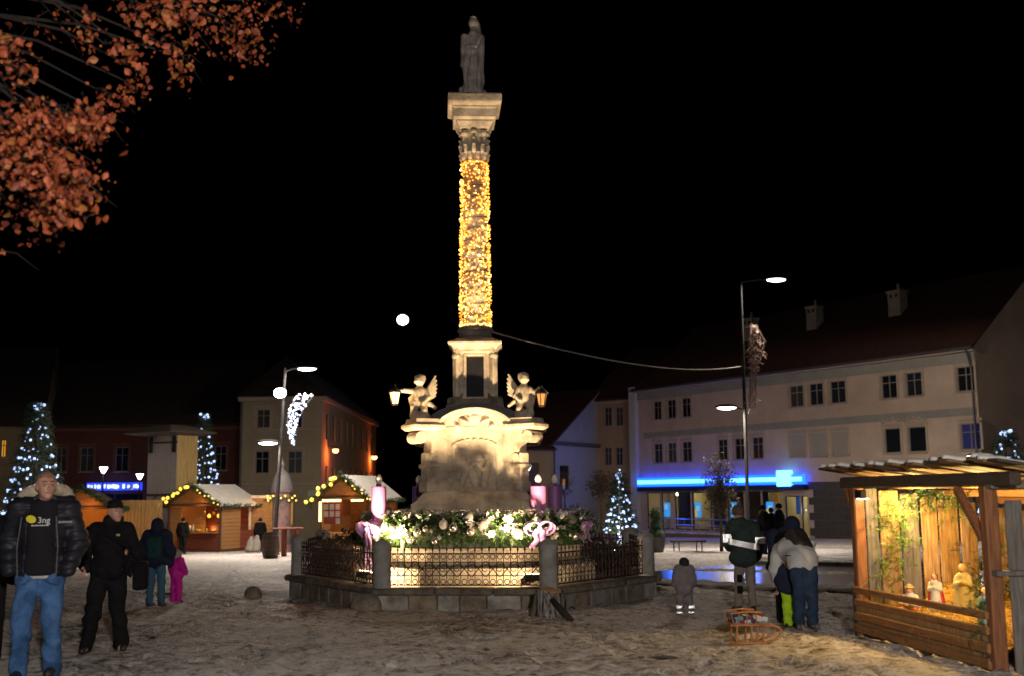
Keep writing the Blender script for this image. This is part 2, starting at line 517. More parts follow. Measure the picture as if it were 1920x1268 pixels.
# moon low in the sky
mo = at(755, 600, 1500)
mm = mat('moon_light', (.9, .9, .9), 1, var=0, bump=0, emit=(.9, .95, 1.0), estr=6)
tag(MB().ball((0, 0, 0), 7.3, 32, 20, (1.06, 1, .94)).build('moon', mm, smooth=True, loc=mo), 'bright white full moon low in the black sky', 'moon')
# ------------------------------------------------------------------ buildings round the square
glass_dark = mat('night_glass', (.012, .014, .02), .08, var=0, bump=.05, bscale=2, spec=.6)
frame_white = mat('window_paint_white', (.26, .24, .22), .6, var=.1, bump=0)
frame_brown = mat('window_paint_brown', (.10, .07, .05), .6, var=.1, bump=0)
plaster_trim = mat('pale_trim_plaster', (.40, .33, .27), .9, var=.12, scale=2, bump=.2)
roof_red = mat('old_clay_tiles', (.06, .024, .018), .8, var=.35, scale=3, bump=.6, bscale=14, stretch=(1, 1, 1), bdist=.04)
roof_dark = mat('dark_tiles', (.05, .038, .034), .85, var=.35, scale=3, bump=.6, bscale=14, bdist=.04)
pipe_m = mat('zinc_pipe', (.10, .10, .10), .5, .6, var=.2, bump=0)

def wall_holes(mb, L, z0, z1, holes, rev=.16, y=0.0):
    us = sorted({0.0, L} | {h[0] for h in holes} | {h[1] for h in holes}); zs = sorted({z0, z1} | {h[2] for h in holes} | {h[3] for h in holes})
    us = [u for u in us if 0 <= u <= L]; zs = [z for z in zs if z0 <= z <= z1]
    for a, b in zip(us, us[1:]):
        for c, d in zip(zs, zs[1:]):
            mu, mz = (a + b) / 2, (c + d) / 2
            if any(h[0] < mu < h[1] and h[2] < mz < h[3] for h in holes): continue
            mb.add([(a, y, c), (b, y, c), (b, y, d), (a, y, d)], [(0, 1, 2, 3)])
    for a, b, c, d in holes:
        mb.add([(a, y, c), (b, y, c), (b, y, d), (a, y, d), (a, y + rev, c), (b, y + rev, c), (b, y + rev, d), (a, y + rev, d)],
               [(0, 4, 5, 1), (3, 2, 6, 7), (0, 3, 7, 4), (1, 5, 6, 2)])
    return mb

glass_curtain = mat('curtained_glass', (.05, .05, .055), .25, var=.3, scale=5, bump=0, stretch=(4, 4, .3))
glass_pale = mat('bluish_glass', (.02, .022, .035), .12, var=.3, bump=0)  # slightly blue pane tint, for variety among the windows
WRND = random.Random(19)
def window(root, a, b, c, d, fm, pm, y=.10, cross=True, sill=True, trim=None, shutter=None, fw=.06):
    """window in the opening a..b, c..d: frame, panes, sill"""
    mb = MB(); w, h = b - a, d - c; m_ = (a + b) / 2
    if pm is glass_dark: pm = WRND.choice((glass_dark, glass_dark, glass_pale, glass_curtain))
    mb.box((m_, y, c + fw / 2), (w - .004, .06, fw)); mb.box((m_, y, d - fw / 2), (w - .004, .06, fw))
    mb.box((a + fw / 2, y, (c + d) / 2), (fw, .06, h - 2 * fw)); mb.box((b - fw / 2, y, (c + d) / 2), (fw, .06, h - 2 * fw))
    if cross:
        mb.box((m_, y - .003, (c + d) / 2), (fw * .8, .05, h - 2 * fw))
        mb.box((m_, y + .002, c + h * .66), (w - 2 * fw, .04, fw * .7))
    f = mb.build('window', fm, root)
    p = MB()
    if cross:
        for x0, x1 in ((a + fw, m_ - fw * .4), (m_ + fw * .4, b - fw)):
            for z0, z1 in ((c + fw, c + h * .66 - fw * .35), (c + h * .66 + fw * .35, d - fw)):
                q = MB().box(((x0 + x1) / 2, y + .012, (z0 + z1) / 2), (x1 - x0, .012, z1 - z0)).build('pane', pm, f)
    else:
        MB().box((m_, y + .012, (c + d) / 2), (w - 2 * fw, .012, h - 2 * fw)).build('pane', pm, f)
    if sill: MB().box((m_, -.04, c - .035), (w + .2, .2, .06), b=.01).build('sill', plaster_trim, f)
    if trim:
        t = MB()
        t.box((m_, -.02, d + .16), (w + .36, .07, .2), b=.01)
        t.box((a - .09, -.012, (c + d) / 2), (.14, .05, h)); t.box((b + .09, -.012, (c + d) / 2), (.14, .05, h))
        t.build('surround', trim, f)
    if shutter:
        s = MB(); n = max(6, int(h / .09))
        for i in range(n): s.box((m_, y - .05, c + (i + .5) * h / n), (w - .02, .02, h / n * .9), b=.008)
        s.build('shutter', shutter, f)
    return f

def frame_of(A, B):
    A, B = Vector((A[0], A[1], 0)), Vector((B[0], B[1], 0)); L = (B - A).length
    return A, B, L, math.atan2(B.y - A.y, B.x - A.x)

# ---- bank: the long pale three-storey house with the blue light band
A, B, BL, BA = frame_of((9.3, 84), (24.75, 60))
bz = -1.75
ZE = on_plane(1510, 684, A, B)[1]
bank_m = mat('peach_plaster', (.50, .40, .33), .9, var=.18, scale=.5, bump=.25, bscale=30)
band_m = mat('grey_green_plaster', (.27, .275, .25), .9, var=.12, scale=1, bump=.2)
bk = thing('bank_building', 'long pale three-storey building with glowing blue light band over its shopfront', 'building', (A.x, A.y, 0), BA)
def U(px, py): return on_plane(px, py, A, B)
def rect(x0, x1, y0, y1):
    u0 = U(x0, (y0 + y1) / 2)[0]; u1 = U(x1, (y0 + y1) / 2)[0]; xm = (x0 + x1) / 2
    return (u0, u1, U(xm, y1)[1], U(xm, y0)[1])
zu = (U(1510, 763)[1], U(1510, 720)[1]); zl = (U(1258, 868)[1], U(1258, 832)[1])
upper = [rect(1225, 1240, 752, 790), rect(1251, 1267, 752, 790), rect(1278, 1295, 750, 788), rect(1480, 1506, 722, 764), rect(1517, 1543, 718, 760), rect(1556, 1585, 713, 755),
         rect(1652, 1681, 702, 744), rect(1698, 1728, 697, 738), rect(1793, 1826, 682, 727)]
lower = [rect(1226, 1242, 834, 870), rect(1252, 1268, 833, 869), rect(1279, 1297, 832, 867), rect(1346, 1364, 826, 862), rect(1377, 1398, 824, 862), rect(1410, 1431, 821, 859),
         rect(1482, 1509, 812, 858), rect(1521, 1549, 810, 857), rect(1562, 1590, 808, 855),
         rect(1658, 1688, 798, 850), rect(1703, 1736, 796, 847), rect(1801, 1838, 788, 840)]
uz = [sum(h[i] for h in upper) / len(upper) for i in (2, 3)]; lz = [sum(h[i] for h in lower) / len(lower) for i in (2, 3)]
shop_u1 = U(1516, 900)[0]; shop_top = U(1360, 915)[1]
zsill = bz + .75
shopcuts = [1212, 1239, 1264, 1296, 1330, 1362, 1396, 1428, 1470]
sh = [(U(a_, 950)[0] + .06, U(b_, 950)[0] - .06, zsill, shop_top - .25) for a_, b_ in zip(shopcuts, shopcuts[1:])]
door_h = (U(1472, 950)[0], U(1500, 950)[0], bz + .45, shop_top - .55)
door_w = (U(1502, 950)[0], U(1514, 950)[0], bz + .45, shop_top - .55)
holes = [(h[0], h[1], uz[0], uz[1]) for h in upper] + [(h[0], h[1], lz[0], lz[1]) for h in lower] + sh + [door_h, door_w]
w = wall_holes(MB(), BL, bz - .5, ZE, holes)
HD = 12.0                                                       # depth of the house
ridge = ZE + HD / 2 * .80
w.add([(BL, 0, bz - .5), (BL, HD, bz - .5), (BL, HD, ZE), (BL, HD / 2, ridge), (BL, 0, ZE)], [(0, 1, 2, 3, 4)])
w.add([(0, 0, bz - .5), (0, HD, bz - .5), (0, HD, ZE), (0, HD / 2, ridge), (0, 0, ZE)], [(4, 3, 2, 1, 0)])
w.add([(0, HD, bz - .5), (BL, HD, bz - .5), (BL, HD, ZE), (0, HD, ZE)], [(3, 2, 1, 0)])
w.build('wall', bank_m, bk)
rl = MB(); ov = .45
rl.add([(-.3, -ov, ZE - ov * .8 + .12), (BL + .15, -ov, ZE - ov * .8 + .12), (BL + .15, HD / 2, ridge + .12), (-.3, HD / 2, ridge + .12),
        (-.3, HD + ov, ZE - ov * .8 + .12), (BL + .15, HD + ov, ZE - ov * .8 + .12),
        (-.3, -ov, ZE - ov * .8 - .03), (BL + .15, -ov, ZE - ov * .8 - .03), (BL + .15, HD / 2, ridge - .03), (-.3, HD / 2, ridge - .03), (-.3, HD + ov, ZE - ov * .8 - .03), (BL + .15, HD + ov, ZE - ov * .8 - .03)],
       [(0, 1, 2, 3), (3, 2, 5, 4), (0, 6, 7, 1), (1, 7, 8, 2), (2, 8, 11, 5), (0, 3, 9, 6), (3, 4, 10, 9), (4, 5, 11, 10), (6, 9, 8, 7), (9, 10, 11, 8)])
rf = rl.build('roof', roof_red, bk)
flue_dark = mat('flue_black', (.01, .01, .01), .9, var=0, bump=0)
chim = mat('chimney_render', (.27, .245, .22), .9, var=.2, scale=3, bump=.3)
for px, pyt, wd in ((1683, 518, .92), (1528, 558, .86), (1408, 590, .8)):
    u, z = U(px, pyt + 35); yy = 3.6
    zb = ZE + yy * .8
    u = min(np.arange(0, BL, .05), key=lambda t: abs(proj((A.x + t * cos(BA) - yy * sin(BA), A.y + t * sin(BA) + yy * cos(BA), zb + .6))[0] - px))
    u = float(u)
    c = MB(); c.box((u, yy, zb + .2), (wd, .7, 2.2)); c.box((u, yy, zb + 1.36), (wd + .14, .84, .12))
    for dx_ in (-.2, .2): MB().box((u + dx_, yy - .352, zb + 1.1), (.18, .02, .2)).build('flue_opening', flue_dark, rf)  # openings not cut: their dark inside is painted as black plates
    c.tube([(u + .1, yy, zb + 1.4), (u + .1, yy, zb + 1.85)], .08, 8)
    c.build('chimney', chim, rf)
# cornice, gutter, bands
MB().box((BL / 2, -.16, ZE - .32), (BL + .2, .34, .3), b=.03).build('cornice', plaster_trim, bk)
MB().tube([(-.2, -ov - .06, ZE - .3), (BL + .2, -ov - .06, ZE - .3)], .08, 8).build('gutter', pipe_m, bk)
MB().box((BL / 2, -.03, ZE - .78), (BL - .02, .07, .52)).build('frieze', band_m, bk)
MB().box((BL / 2 + .3, -.025, lz[1] + .62), (BL - .8, .06, .42)).build('string_course', band_m, bk)
for h in upper:
    window(bk, h[0], h[1], uz[0], uz[1], frame_white, glass_dark, trim=plaster_trim)
shut = mat('roller_shutter', (.38, .36, .34), .6, var=.05, bump=0)
blue_glow = mat('blue_lit_blind', (.012, .022, .15), .5, var=.2, scale=4, bump=0, emit=(.01, .02, .35), estr=.03)
for i, h in enumerate(lower):
    window(bk, h[0], h[1], lz[0], lz[1], frame_white, blue_glow if i == 11 else glass_dark, trim=plaster_trim, shutter=shut if i in (6, 7, 8) else None, cross=i < 6 or i == 11)
# carved panels over the first-floor windows
for i0 in (0, 3, 9):
    q = MB(); u0, u1 = lower[i0][0], lower[min(i0 + 2, 10)][1]
    for k in range(9):
        t = k / 8; q.ball((u0 + (u1 - u0) * t, -.04, lz[1] + .38 + .12 * sin(pi * t * 2) ** 2), .13, 8, 5, (1.2, .4, .8))
    q.build('stucco_garland', plaster_trim, bk, smooth=True)
# the blue light band and its raised square
bb0, bb1 = U(1203, 905)[0], U(1516, 898)[0]
bzc = (U(1203, 905)[1] + U(1516, 898)[1]) / 2
blue = mat('blue_light_band', (.1, .3, .9), .4, var=0, bump=0, emit=(.002, .05, 1.0), estr=6.5)
bluew = mat('white_blue_tube', (.5, .8, 1), .4, var=0, bump=0, emit=(.08, .42, 1.0), estr=4.5)
lb = MB().box(((bb0 + bb1) / 2, -.32, bzc), (bb1 - bb0, .3, .62), b=.05).build('light_band', blue, bk, label='glowing blue light band above the shop windows')
MB().box(((bb0 + bb1) / 2, -.482, bzc), (bb1 - bb0 - .25, .02, .26)).build('tube', bluew, lb)
MB().box(((bb0 + bb1) / 2, -.2, bzc - .5), (bb1 - bb0, .5, .3)).build('fascia', mat('dark_blue_metal', (.02, .03, .10), .4, .3, var=0, bump=0), bk)
lu = U(1480, 900)[0]
lg = MB(); lg.box((lu, -.42, bzc + .06), (1.15, .36, 1.0), b=.05)
lgo = lg.build('logo_box', bluew, bk, label='square illuminated emblem on the blue band')
point_light('band_glow', (bb0 * .75 + bb1 * .25, -.75, bzc - .8), 120, (.04, .10, 1), .25, bk, spot=150, aim=(0, -.75, -1), blend=.4)
point_light('band_glow', (bb0 * .25 + bb1 * .75, -.75, bzc - .8), 120, (.04, .10, 1), .25, bk, spot=150, aim=(0, -.75, -1), blend=.4)
# shop windows
shop_frame = mat('anthracite_frame', (.03, .032, .04), .4, .4, var=0, bump=0)
shop_glass = mat('shop_glass', (.9, .95, 1), .02, var=0, bump=0, trans=1.0)
for h in sh:
    window(bk, h[0], h[1], h[2], h[3], shop_frame, shop_glass, cross=False, sill=False, fw=.07)
inner = mat('bank_inner_wall', (.62, .55, .36), .8, var=.1, scale=1.5, bump=0)
ib = MB()
ib.add([(.3, 2.6, zsill - .4), (shop_u1, 2.6, zsill - .4), (shop_u1, 2.6, shop_top + .2), (.3, 2.6, shop_top + .2)], [(0, 1, 2, 3)])
ib.add([(.3, .18, shop_top), (shop_u1, .18, shop_top), (shop_u1, 2.6, shop_top), (.3, 2.6, shop_top)], [(0, 1, 2, 3)])
ib.add([(.3, .18, zsill - .3), (shop_u1, .18, zsill - .3), (shop_u1, 2.6, zsill - .3), (.3, 2.6, zsill - .3)], [(0, 1, 2, 3)])
ib.build('shop_interior', inner, bk)
curtain = mat('vertical_blind', (.30, .27, .22), .8, var=.15, scale=6, bump=0)
for i in (2, 4, 5, 6):
    q = MB(); n = 10
    for k in range(n):
        u = sh[i][0] + (k + .5) * (sh[i][1] - sh[i][0]) / n
        q.box((u, .34, (zsill + shop_top) / 2), ((sh[i][1] - sh[i][0]) / n * .86, .015, shop_top - zsill - .4), rz=.35)
    q.build('blind', curtain, bk)
point_light('shop_light', (U(1245, 950)[0], 1.2, shop_top - .3), 45, (1, .83, .42), .2, bk)
point_light('shop_light', (U(1330, 950)[0], 1.3, shop_top - .3), 15, (1, .85, .5), .2, bk)
point_light('shop_light', (U(1450, 950)[0], 1.2, shop_top - .3), 28, (1, .85, .5), .2, bk)
point_light('shop_light', (U(1488, 950)[0], 1.6, shop_top - .5), 60, (1, .86, .48), .2, bk)
poster_m = mat('blue_lit_poster', (.05, .3, .7), .5, var=0, bump=0, emit=(.03, .35, .9), estr=.75)
poster_y = mat('yellow_print', (.7, .55, .1), .5, var=0, bump=0, emit=(.7, .5, .06), estr=.5)
poster_p = mat('pale_print', (.5, .7, .8), .5, var=0, bump=0, emit=(.3, .6, .8), estr=.5)
for px, hasy in ((1250, 0), (1308, 1), (1376, 0), (1443, 1)):
    u, z = U(px, 956); q = MB().box((u, .03, z), (.62, .03, 1.0), b=.01).build('poster', poster_m, bk)
    MB().box((u - .08 + .1 * hasy, .008, z + .2 - .1 * hasy), (.3, .012, .35)).build('picture', poster_p, q)
    if hasy: MB().box((u - .16, .004, z - .2), (.22, .012, .5)).build('picture', poster_y, q)
teal = mat('teal_panel', (.05, .3, .32), .5, var=.1, bump=0)
MB().box((U(1430, 930)[0], .3, (zsill + shop_top) / 2), (.5, .03, 2.6)).build('panel', teal, bk)
MB().box((U(1445, 925)[0], .4, U(1445, 925)[1]), (.55, .03, 1.1)).build('poster', mat('orange_brown_print', (.5, .25, .08), .6, var=.4, scale=3, bump=0, emit=(.5, .22, .05), estr=.25), bk)
# entrance door with lit vestibule, snow-covered steps and rails
window(bk, *door_h, shop_frame, shop_glass, cross=False, sill=False, fw=.06).name = 'door'
window(bk, *door_w, shop_frame, shop_glass, cross=False, sill=False, fw=.06)
MB().box((U(1494, 940)[0], .26, U(1494, 940)[1]), (.6, .03, 1.6)).build('poster', mat('deep_blue_print', (.02, .09, .3), .6, var=.2, bump=0, emit=(.02, .12, .45), estr=.35), bk)
point_light('wall_spot', (U(1508, 957)[0], .1, U(1508, 957)[1]), 6, (.8, .85, 1), .08, bk)
# dark clad ground floor to the right
clad = mat('dark_stone_cladding', (.07, .062, .06), .7, var=.2, scale=1.5, bump=.2)
cz0, cz1 = bz - .3, U(1560, 903)[1]
cu0, cu1 = U(1517, 930)[0], BL - .02
rows, cols = 9, 8
first = None
for i in range(rows):
    for j in range(cols):
        uu = cu0 + (cu1 - cu0) * (j + .5 + (.25 if i % 2 else -.0)) / (cols + .25)
        sz = ((cu1 - cu0) / (cols + .25) - .025, .07, (cz1 - cz0) / rows - .025)
        if first is None: first = MB().box((0, 0, 0), sz, b=.012).mesh('cladding_panel', clad)
        link('cladding_panel', first, bk, (uu, -.035, cz0 + (cz1 - cz0) * (i + .5) / rows))
# blue-washed corner pilaster and downpipes
MB().box((-.35, -.05, (bz + ZE) / 2), (.75, .5, ZE - bz), b=.02).build('corner_pilaster', mat('pale_plaster', (.5, .5, .5), .9, var=.1, bump=.2), bk)
point_light('pilaster_wash', (-.2, -.9, bzc + .2), 6, (.05, .2, 1), .3, bk)
dp = MB(); dp.tube([(BL - .25, -.5, ZE - .3), (BL - .2, -.25, ZE - .9), (BL - .2, -.12, ZE - 1.4), (BL - .2, -.12, bz)], .06, 8); dp.build('downpipe', pipe_m, bk)
# ramp, rail and low wall in front of the shop
rm = thing('entrance_ramp', 'brown ramp wall with thin metal handrails before the shop windows', 'ramp', (A.x, A.y, 0), BA)
ru0, ru1 = U(1246, 1005)[0], U(1470, 1008)[0]
MB().box(((ru0 + ru1) / 2, -1.9, bz + .22), (ru1 - ru0, .22, .75), b=.02).build('wall', mat('brown_brick_paint', (.24, .13, .075), .85, var=.2, scale=3, bump=.3), rm)
MB().box(((ru0 + ru1) / 2, -1.9, bz + .63), (ru1 - ru0 + .1, .34, .09), b=.03).build('snow_cap', clean, rm)
steel = mat('brushed_steel', (.5, .5, .52), .35, .9, var=.1, bump=0)
for zr in (1.55, 1.15):
    MB().tube([(ru0, -1.9, bz + zr), (ru1, -1.9, bz + zr)], .03, 6).build('handrail', steel, rm)
for k in range(9):
    MB().tube([(ru0 + (ru1 - ru0) * k / 8, -1.9, bz + .6), (ru0 + (ru1 - ru0) * k / 8, -1.9, bz + 1.55)], .025, 6).build('baluster', steel, rm)
es = thing('entrance_steps', 'dark stone steps with curved rail below the lit doorway', 'steps', (A.x, A.y, 0), BA)
for k in range(3):
    MB().box((U(1493, 1000)[0], -.35 - k * .32, bz + .35 - k * .16), (2.6, .7, .16), b=.015).build('step', mat('step_stone', (.16, .15, .14), .8, bump=.2), es)
for du in (-1.1, .2):
    u = U(1493, 1000)[0] + du
    MB().tube([(u, -1.2, bz), (u, -1.2, bz + .95), (u, -.9, bz + 1.15), (u, -.1, bz + 1.5)], .025, 6).build('handrail', steel, es)

# ---- narrow peach house left of the bank
A2, B2, L2, R2 = frame_of((6.35, 88.5), (9.25, 86.2))
nz = -1.7
ne = on_plane(1150, 749, A2, B2)[1]
nh = thing('narrow_house', 'narrow peach house with paired windows squeezed beside the bank', 'building', (A2.x, A2.y, 0), R2)
hs = []
for x0, x1 in ((1133, 1147), (1154, 1168)):
    for y0, y1 in ((764, 799), (839, 873)):
        u0, z1 = on_plane(x0, y0, A2, B2); u1, z0 = on_plane(x1, y1, A2, B2); hs.append((u0, u1, z0, z1))
w = wall_holes(MB(), L2 + .8, nz - .4, ne, hs)
w.add([(0, 0, nz - .4), (0, 9, nz - .4), (0, 9, ne), (0, 0, ne)], [(3, 2, 1, 0)])
w.build('wall', mat('warm_peach_plaster', (.38, .25, .16), .9, var=.1, scale=.8, bump=.2), nh)
for h in hs: window(nh, *h, frame_white, glass_dark)
q = MB(); q.add([(-.3, -.5, ne), (L2 + .8, -.5, ne), (L2 + .8, 6, ne + 4.6), (-.3, 6, ne + 4.6), (-.3, -.5, ne - .14), (L2 + .8, -.5, ne - .14), (L2 + .8, 6, ne + 4.46), (-.3, 6, ne + 4.46)],
                [(0, 1, 2, 3), (4, 7, 6, 5), (0, 4, 5, 1), (0, 3, 7, 4), (2, 6, 7, 3), (1, 5, 6, 2)])
q.build('roof', roof_red, nh)
MB().box((L2 / 2, -.1, ne - .22), (L2 + .6, .24, .24), b=.03).build('cornice', plaster_trim, nh)
MB().tube([(.12, -.1, ne - .3), (.12, -.1, nz)], .06, 8).build('downpipe', pipe_m, nh)

# ---- white gabled house behind the monument's right shoulder
GA, GB, GL, GRr = frame_of((2.75, 82), (7.2, 89.2))
gz0 = -1.75
gh = thing('gabled_house', 'white gabled house with steep dark red roof behind the candles', 'building', (GA.x, GA.y, 0), GRr)
ge = on_plane(1030, 832, GA, GB)[1]; ua, za = on_plane(1118, 736, GA, GB)
sl = (za - ge) / ua; hw = 7.6; apex = ge + sl * hw
ww = on_plane(1047, 905, GA, GB)
hole = (on_plane(1050, 905, GA, GB)[0], on_plane(1068, 905, GA, GB)[0], on_plane(1060, 918, GA, GB)[1], on_plane(1060, 873, GA, GB)[1])
w = wall_holes(MB(), 2 * hw, gz0 - .4, ge, [hole])
w.add([(0, 0, ge), (2 * hw, 0, ge), (hw, 0, apex)], [(0, 1, 2)])
lh = (2.6, 4.2, gz0 + .3, gz0 + 2.6)
w.add([(0, 0, gz0 - .4), (0, 10, gz0 - .4), (0, 10, ge), (0, 0, ge)], [(3, 2, 1, 0)])
w.build('wall', mat('white_limewash', (.46, .45, .46), .9, var=.1, scale=.9, bump=.3), gh)
window(gh, *hole, frame_brown, glass_dark)
o = .35
q = MB(); 
for s in (0, 1):
    x0 = -o if s == 0 else 2 * hw + o; z0 = ge - sl * o
    q.add([(x0, -.2, z0 + .1), (hw, -.2, apex + .1), (hw, 10, apex + .1), (x0, 10, z0 + .1), (x0, -.2, z0 - .06), (hw, -.2, apex - .06), (hw, 10, apex - .06), (x0, 10, z0 - .06)],
          [(0, 1, 2, 3), (7, 6, 5, 4), (0, 4, 5, 1), (0, 3, 7, 4), (2, 6, 7, 3)] if s else [(3, 2, 1, 0), (4, 5, 6, 7), (1, 5, 4, 0), (4, 7, 3, 0), (3, 7, 6, 2)])
q.build('roof', roof_red, gh)
MB().box((hw * .55, -.1, ge + .05), (hw * 1.05, .26, .28), b=.03).build('cornice', mat('slate_band', (.12, .12, .14), .8, bump=.2), gh)
MB().tube([(-.2, -.1, ge - .15), (.25, -.12, ge - .6), (.25, -.12, gz0)], .06, 8).build('downpipe', pipe_m, gh)
lit_warm = mat('warm_lit_pane', (.6, .3, .08), .5, var=.4, scale=3, bump=0, emit=(1, .42, .08), estr=.8)
MB().box(((hole[0] + hole[1]) / 2, .09, hole[2] + .5), (.3, .02, .5)).build('candle_arch', lit_warm, gh)
MB().box(((hole[0] + hole[1]) / 2, .088, hole[2] + .14), (.3, .02, .18)).build('blue_lamp', mat('blue_sill_light', (.05, .2, .8), .5, var=0, bump=0, emit=(.05, .3, 1), estr=1.2), gh)

# ---- low ochre front next to it with a warm doorway, lamp by the door
OA, OB, OL, OR = frame_of((.2, 80.5), (2.6, 81.8))
oz = on_plane(1010, 842, OA, OB)[1]
oh = thing('ochre_house', 'low ochre house front with lit brown doorway beside the monument', 'building', (OA.x, OA.y, 0), OR)
dh = (on_plane(985, 900, OA, OB)[0], on_plane(1011, 900, OA, OB)[0], -1.6, on_plane(1000, 868, OA, OB)[1])
w = wall_holes(MB(), OL + .3, -2.1, oz, [dh])
w.build('wall', mat('ochre_plaster', (.36, .25, .13), .9, var=.15, scale=1, bump=.2), oh)
dd = MB().box(((dh[0] + dh[1]) / 2, .12, (dh[2] + dh[3]) / 2), (dh[1] - dh[0], .05, dh[3] - dh[2])).build('door', frame_brown, oh)
for k in range(2):
    for j in range(3):
        MB().box(((dh[0] + dh[1]) / 2 + (k - .5) * .42, .085, dh[2] + 1.2 + j * .55), (.32, .02, .45)).build('pane', mat('dim_amber_pane', (.3, .14, .04), .5, var=.4, bump=0, emit=(.8, .3, .05), estr=.22), dd)
q = MB(); q.add([(-.2, -.4, oz), (OL + .4, -.4, oz), (OL + .4, 1.4, oz + .9), (-.2, 1.4, oz + .9), (-.2, -.4, oz - .12), (OL + .4, -.4, oz - .12), (OL + .4, 1.4, oz + .78), (-.2, 1.4, oz + .78)],
                [(0, 1, 2, 3), (4, 7, 6, 5), (0, 4, 5, 1), (0, 3, 7, 4), (2, 6, 7, 3), (1, 5, 6, 2)])
q.build('roof', roof_red, oh)

# ---- corner house with the receding side street
CA, CB, CL, CR = frame_of((-18.1, 75), (-12.7, 75))
ch = thing('corner_house', 'pale two-storey corner house with orange-lit side along the street', 'building', (CA.x, CA.y, 0), CR)
ce = on_plane(530, 745, CA, CB)[1]; cz = -1.75
def crect(x0, x1, y0, y1):
    u0, z1 = on_plane(x0, y0, CA, CB); u1, z0 = on_plane(x1, y1, CA, CB); return (u0, u1, z0, z1)
cw = [crect(482, 506, 768, 802), crect(549, 566, 768, 802), crect(479, 504, 846, 888), crect(540, 566, 846, 888)]
cw[0] = (cw[0][0], cw[0][1], cw[1][2], cw[0][3]); 
cdoor = crect(534, 552, 942, 1000)
w = wall_holes(MB(), CL, cz - .4, ce, cw + [cdoor])
SD = 30.0
side_h = []
for i in range(9):
    y0 = 1.8 + i * 3.0
    side_h += [(y0, y0 + 1.1, 5.4, 7.2), (y0, y0 + 1.1, 1.6, 3.6)]
w2 = wall_holes(MB(), SD, cz - .6, ce, side_h)
w.add([(CL - y_ * 1.0, x_, z_) for x_, y_, z_ in w2.v], w2.f)
w.build('wall', mat('cream_plaster', (.34, .29, .20), .9, var=.12, scale=.8, bump=.25), ch)
for h in cw: window(ch, *h, frame_white, glass_dark, trim=plaster_trim)
for a_, b_, c_, d_ in side_h:
    f = MB().box((CL - .1, (a_ + b_) / 2, (c_ + d_) / 2), (.05, b_ - a_, d_ - c_)).build('window', frame_brown, ch)
    MB().box((CL - .072, (a_ + b_) / 2, (c_ + d_) / 2), (.012, b_ - a_ - .16, d_ - c_ - .16)).build('pane', glass_dark, f)
MB().box((CL / 2, -.1, ce - .12), (CL + .3, .34, .3), b=.04).build('cornice', plaster_trim, ch)
MB().box((CL + .12, SD / 2, ce - .12), (.3, SD, .3), b=.04).build('side_cornice', plaster_trim, ch)
MB().box((CL / 2, -.05, on_plane(530, 908, CA, CB)[1]), (CL - .01, .1, .16), b=.02).build('string_course', plaster_trim, ch)
MB().box((CL / 2, -.04, on_plane(530, 803, CA, CB)[1] - .1), (CL - .01, .08, .12), b=.02).build('string_course', plaster_trim, ch)
q = MB(); q.add([(-.3, -.4, ce + .03), (CL + .4, -.4, ce + .03), (CL + .4, SD, ce + .03), (-.3, SD, ce + .03), (CL * .4, 4, ce + 3.2), (CL * .4, SD - 4, ce + 3.2)],
                [(0, 1, 4), (1, 2, 5, 4), (2, 3, 5), (3, 0, 4, 5), (3, 2, 1, 0)])
q.build('roof', roof_dark, ch)
MB().tube([(.12, -.1, ce - .2), (.12, -.1, cz)], .06, 8).build('downpipe', pipe_m, ch)
dd = MB().box(((cdoor[0] + cdoor[1]) / 2, .12, (cdoor[2] + cdoor[3]) / 2), (cdoor[1] - cdoor[0], .06, cdoor[3] - cdoor[2])).build('door', frame_white, ch)
MB().box(((cdoor[0] + cdoor[1]) / 2 - .02, .085, (cdoor[2] + cdoor[3]) / 2 + .3), (.42, .02, 1.5)).build('pane', mat('amber_shop_pane', (.5, .25, .08), .5, var=.5, scale=5, bump=0, emit=(1, .42, .1), estr=.35), dd)
u, z = on_plane(589, 925, CA, CB)
MB().box((u, -.06, z), (.8, .05, .36)).build('wall_sign', mat('pale_sign', (.5, .45, .42), .6, var=.15, bump=0), ch)
# orange street lanterns on the side wall
for i, (px, py, Yd) in enumerate(((629, 845, 77.5), (688, 858, 101))):
    p = at(px, py, Yd); p.x = max(p.x, CA.x + CL + .32)
    wl = thing('wall_lantern', ['orange wall lantern near the corner of the pale house', 'orange wall lantern at the far end of the side street'][i], 'lantern', p, group='orange lanterns in the side street')
    MB().ball((0, 0, 0), .22 if i == 0 else .26, 12, 8, (1, 1, .8)).build('globe', mat('orange_lamp', (1, .5, .2), .4, var=0, bump=0, emit=(1, .36, .10), estr=9), wl, smooth=True)
    MB().tube([(0, 0, .1), (-.3, 0, .32), (-.3 - .02 * i, 0, .2)], .035, 6).build('bracket', pipe_m, wl)
    MB().lathe([(.28, .1), (.16, .24), (.04, .3)], 12).build('hood', pipe_m, wl, smooth=True)
    point_light('lantern_light', (.25, -.3, -.3), 170 if i == 0 else 190, (1, .17, .03), .15, wl)

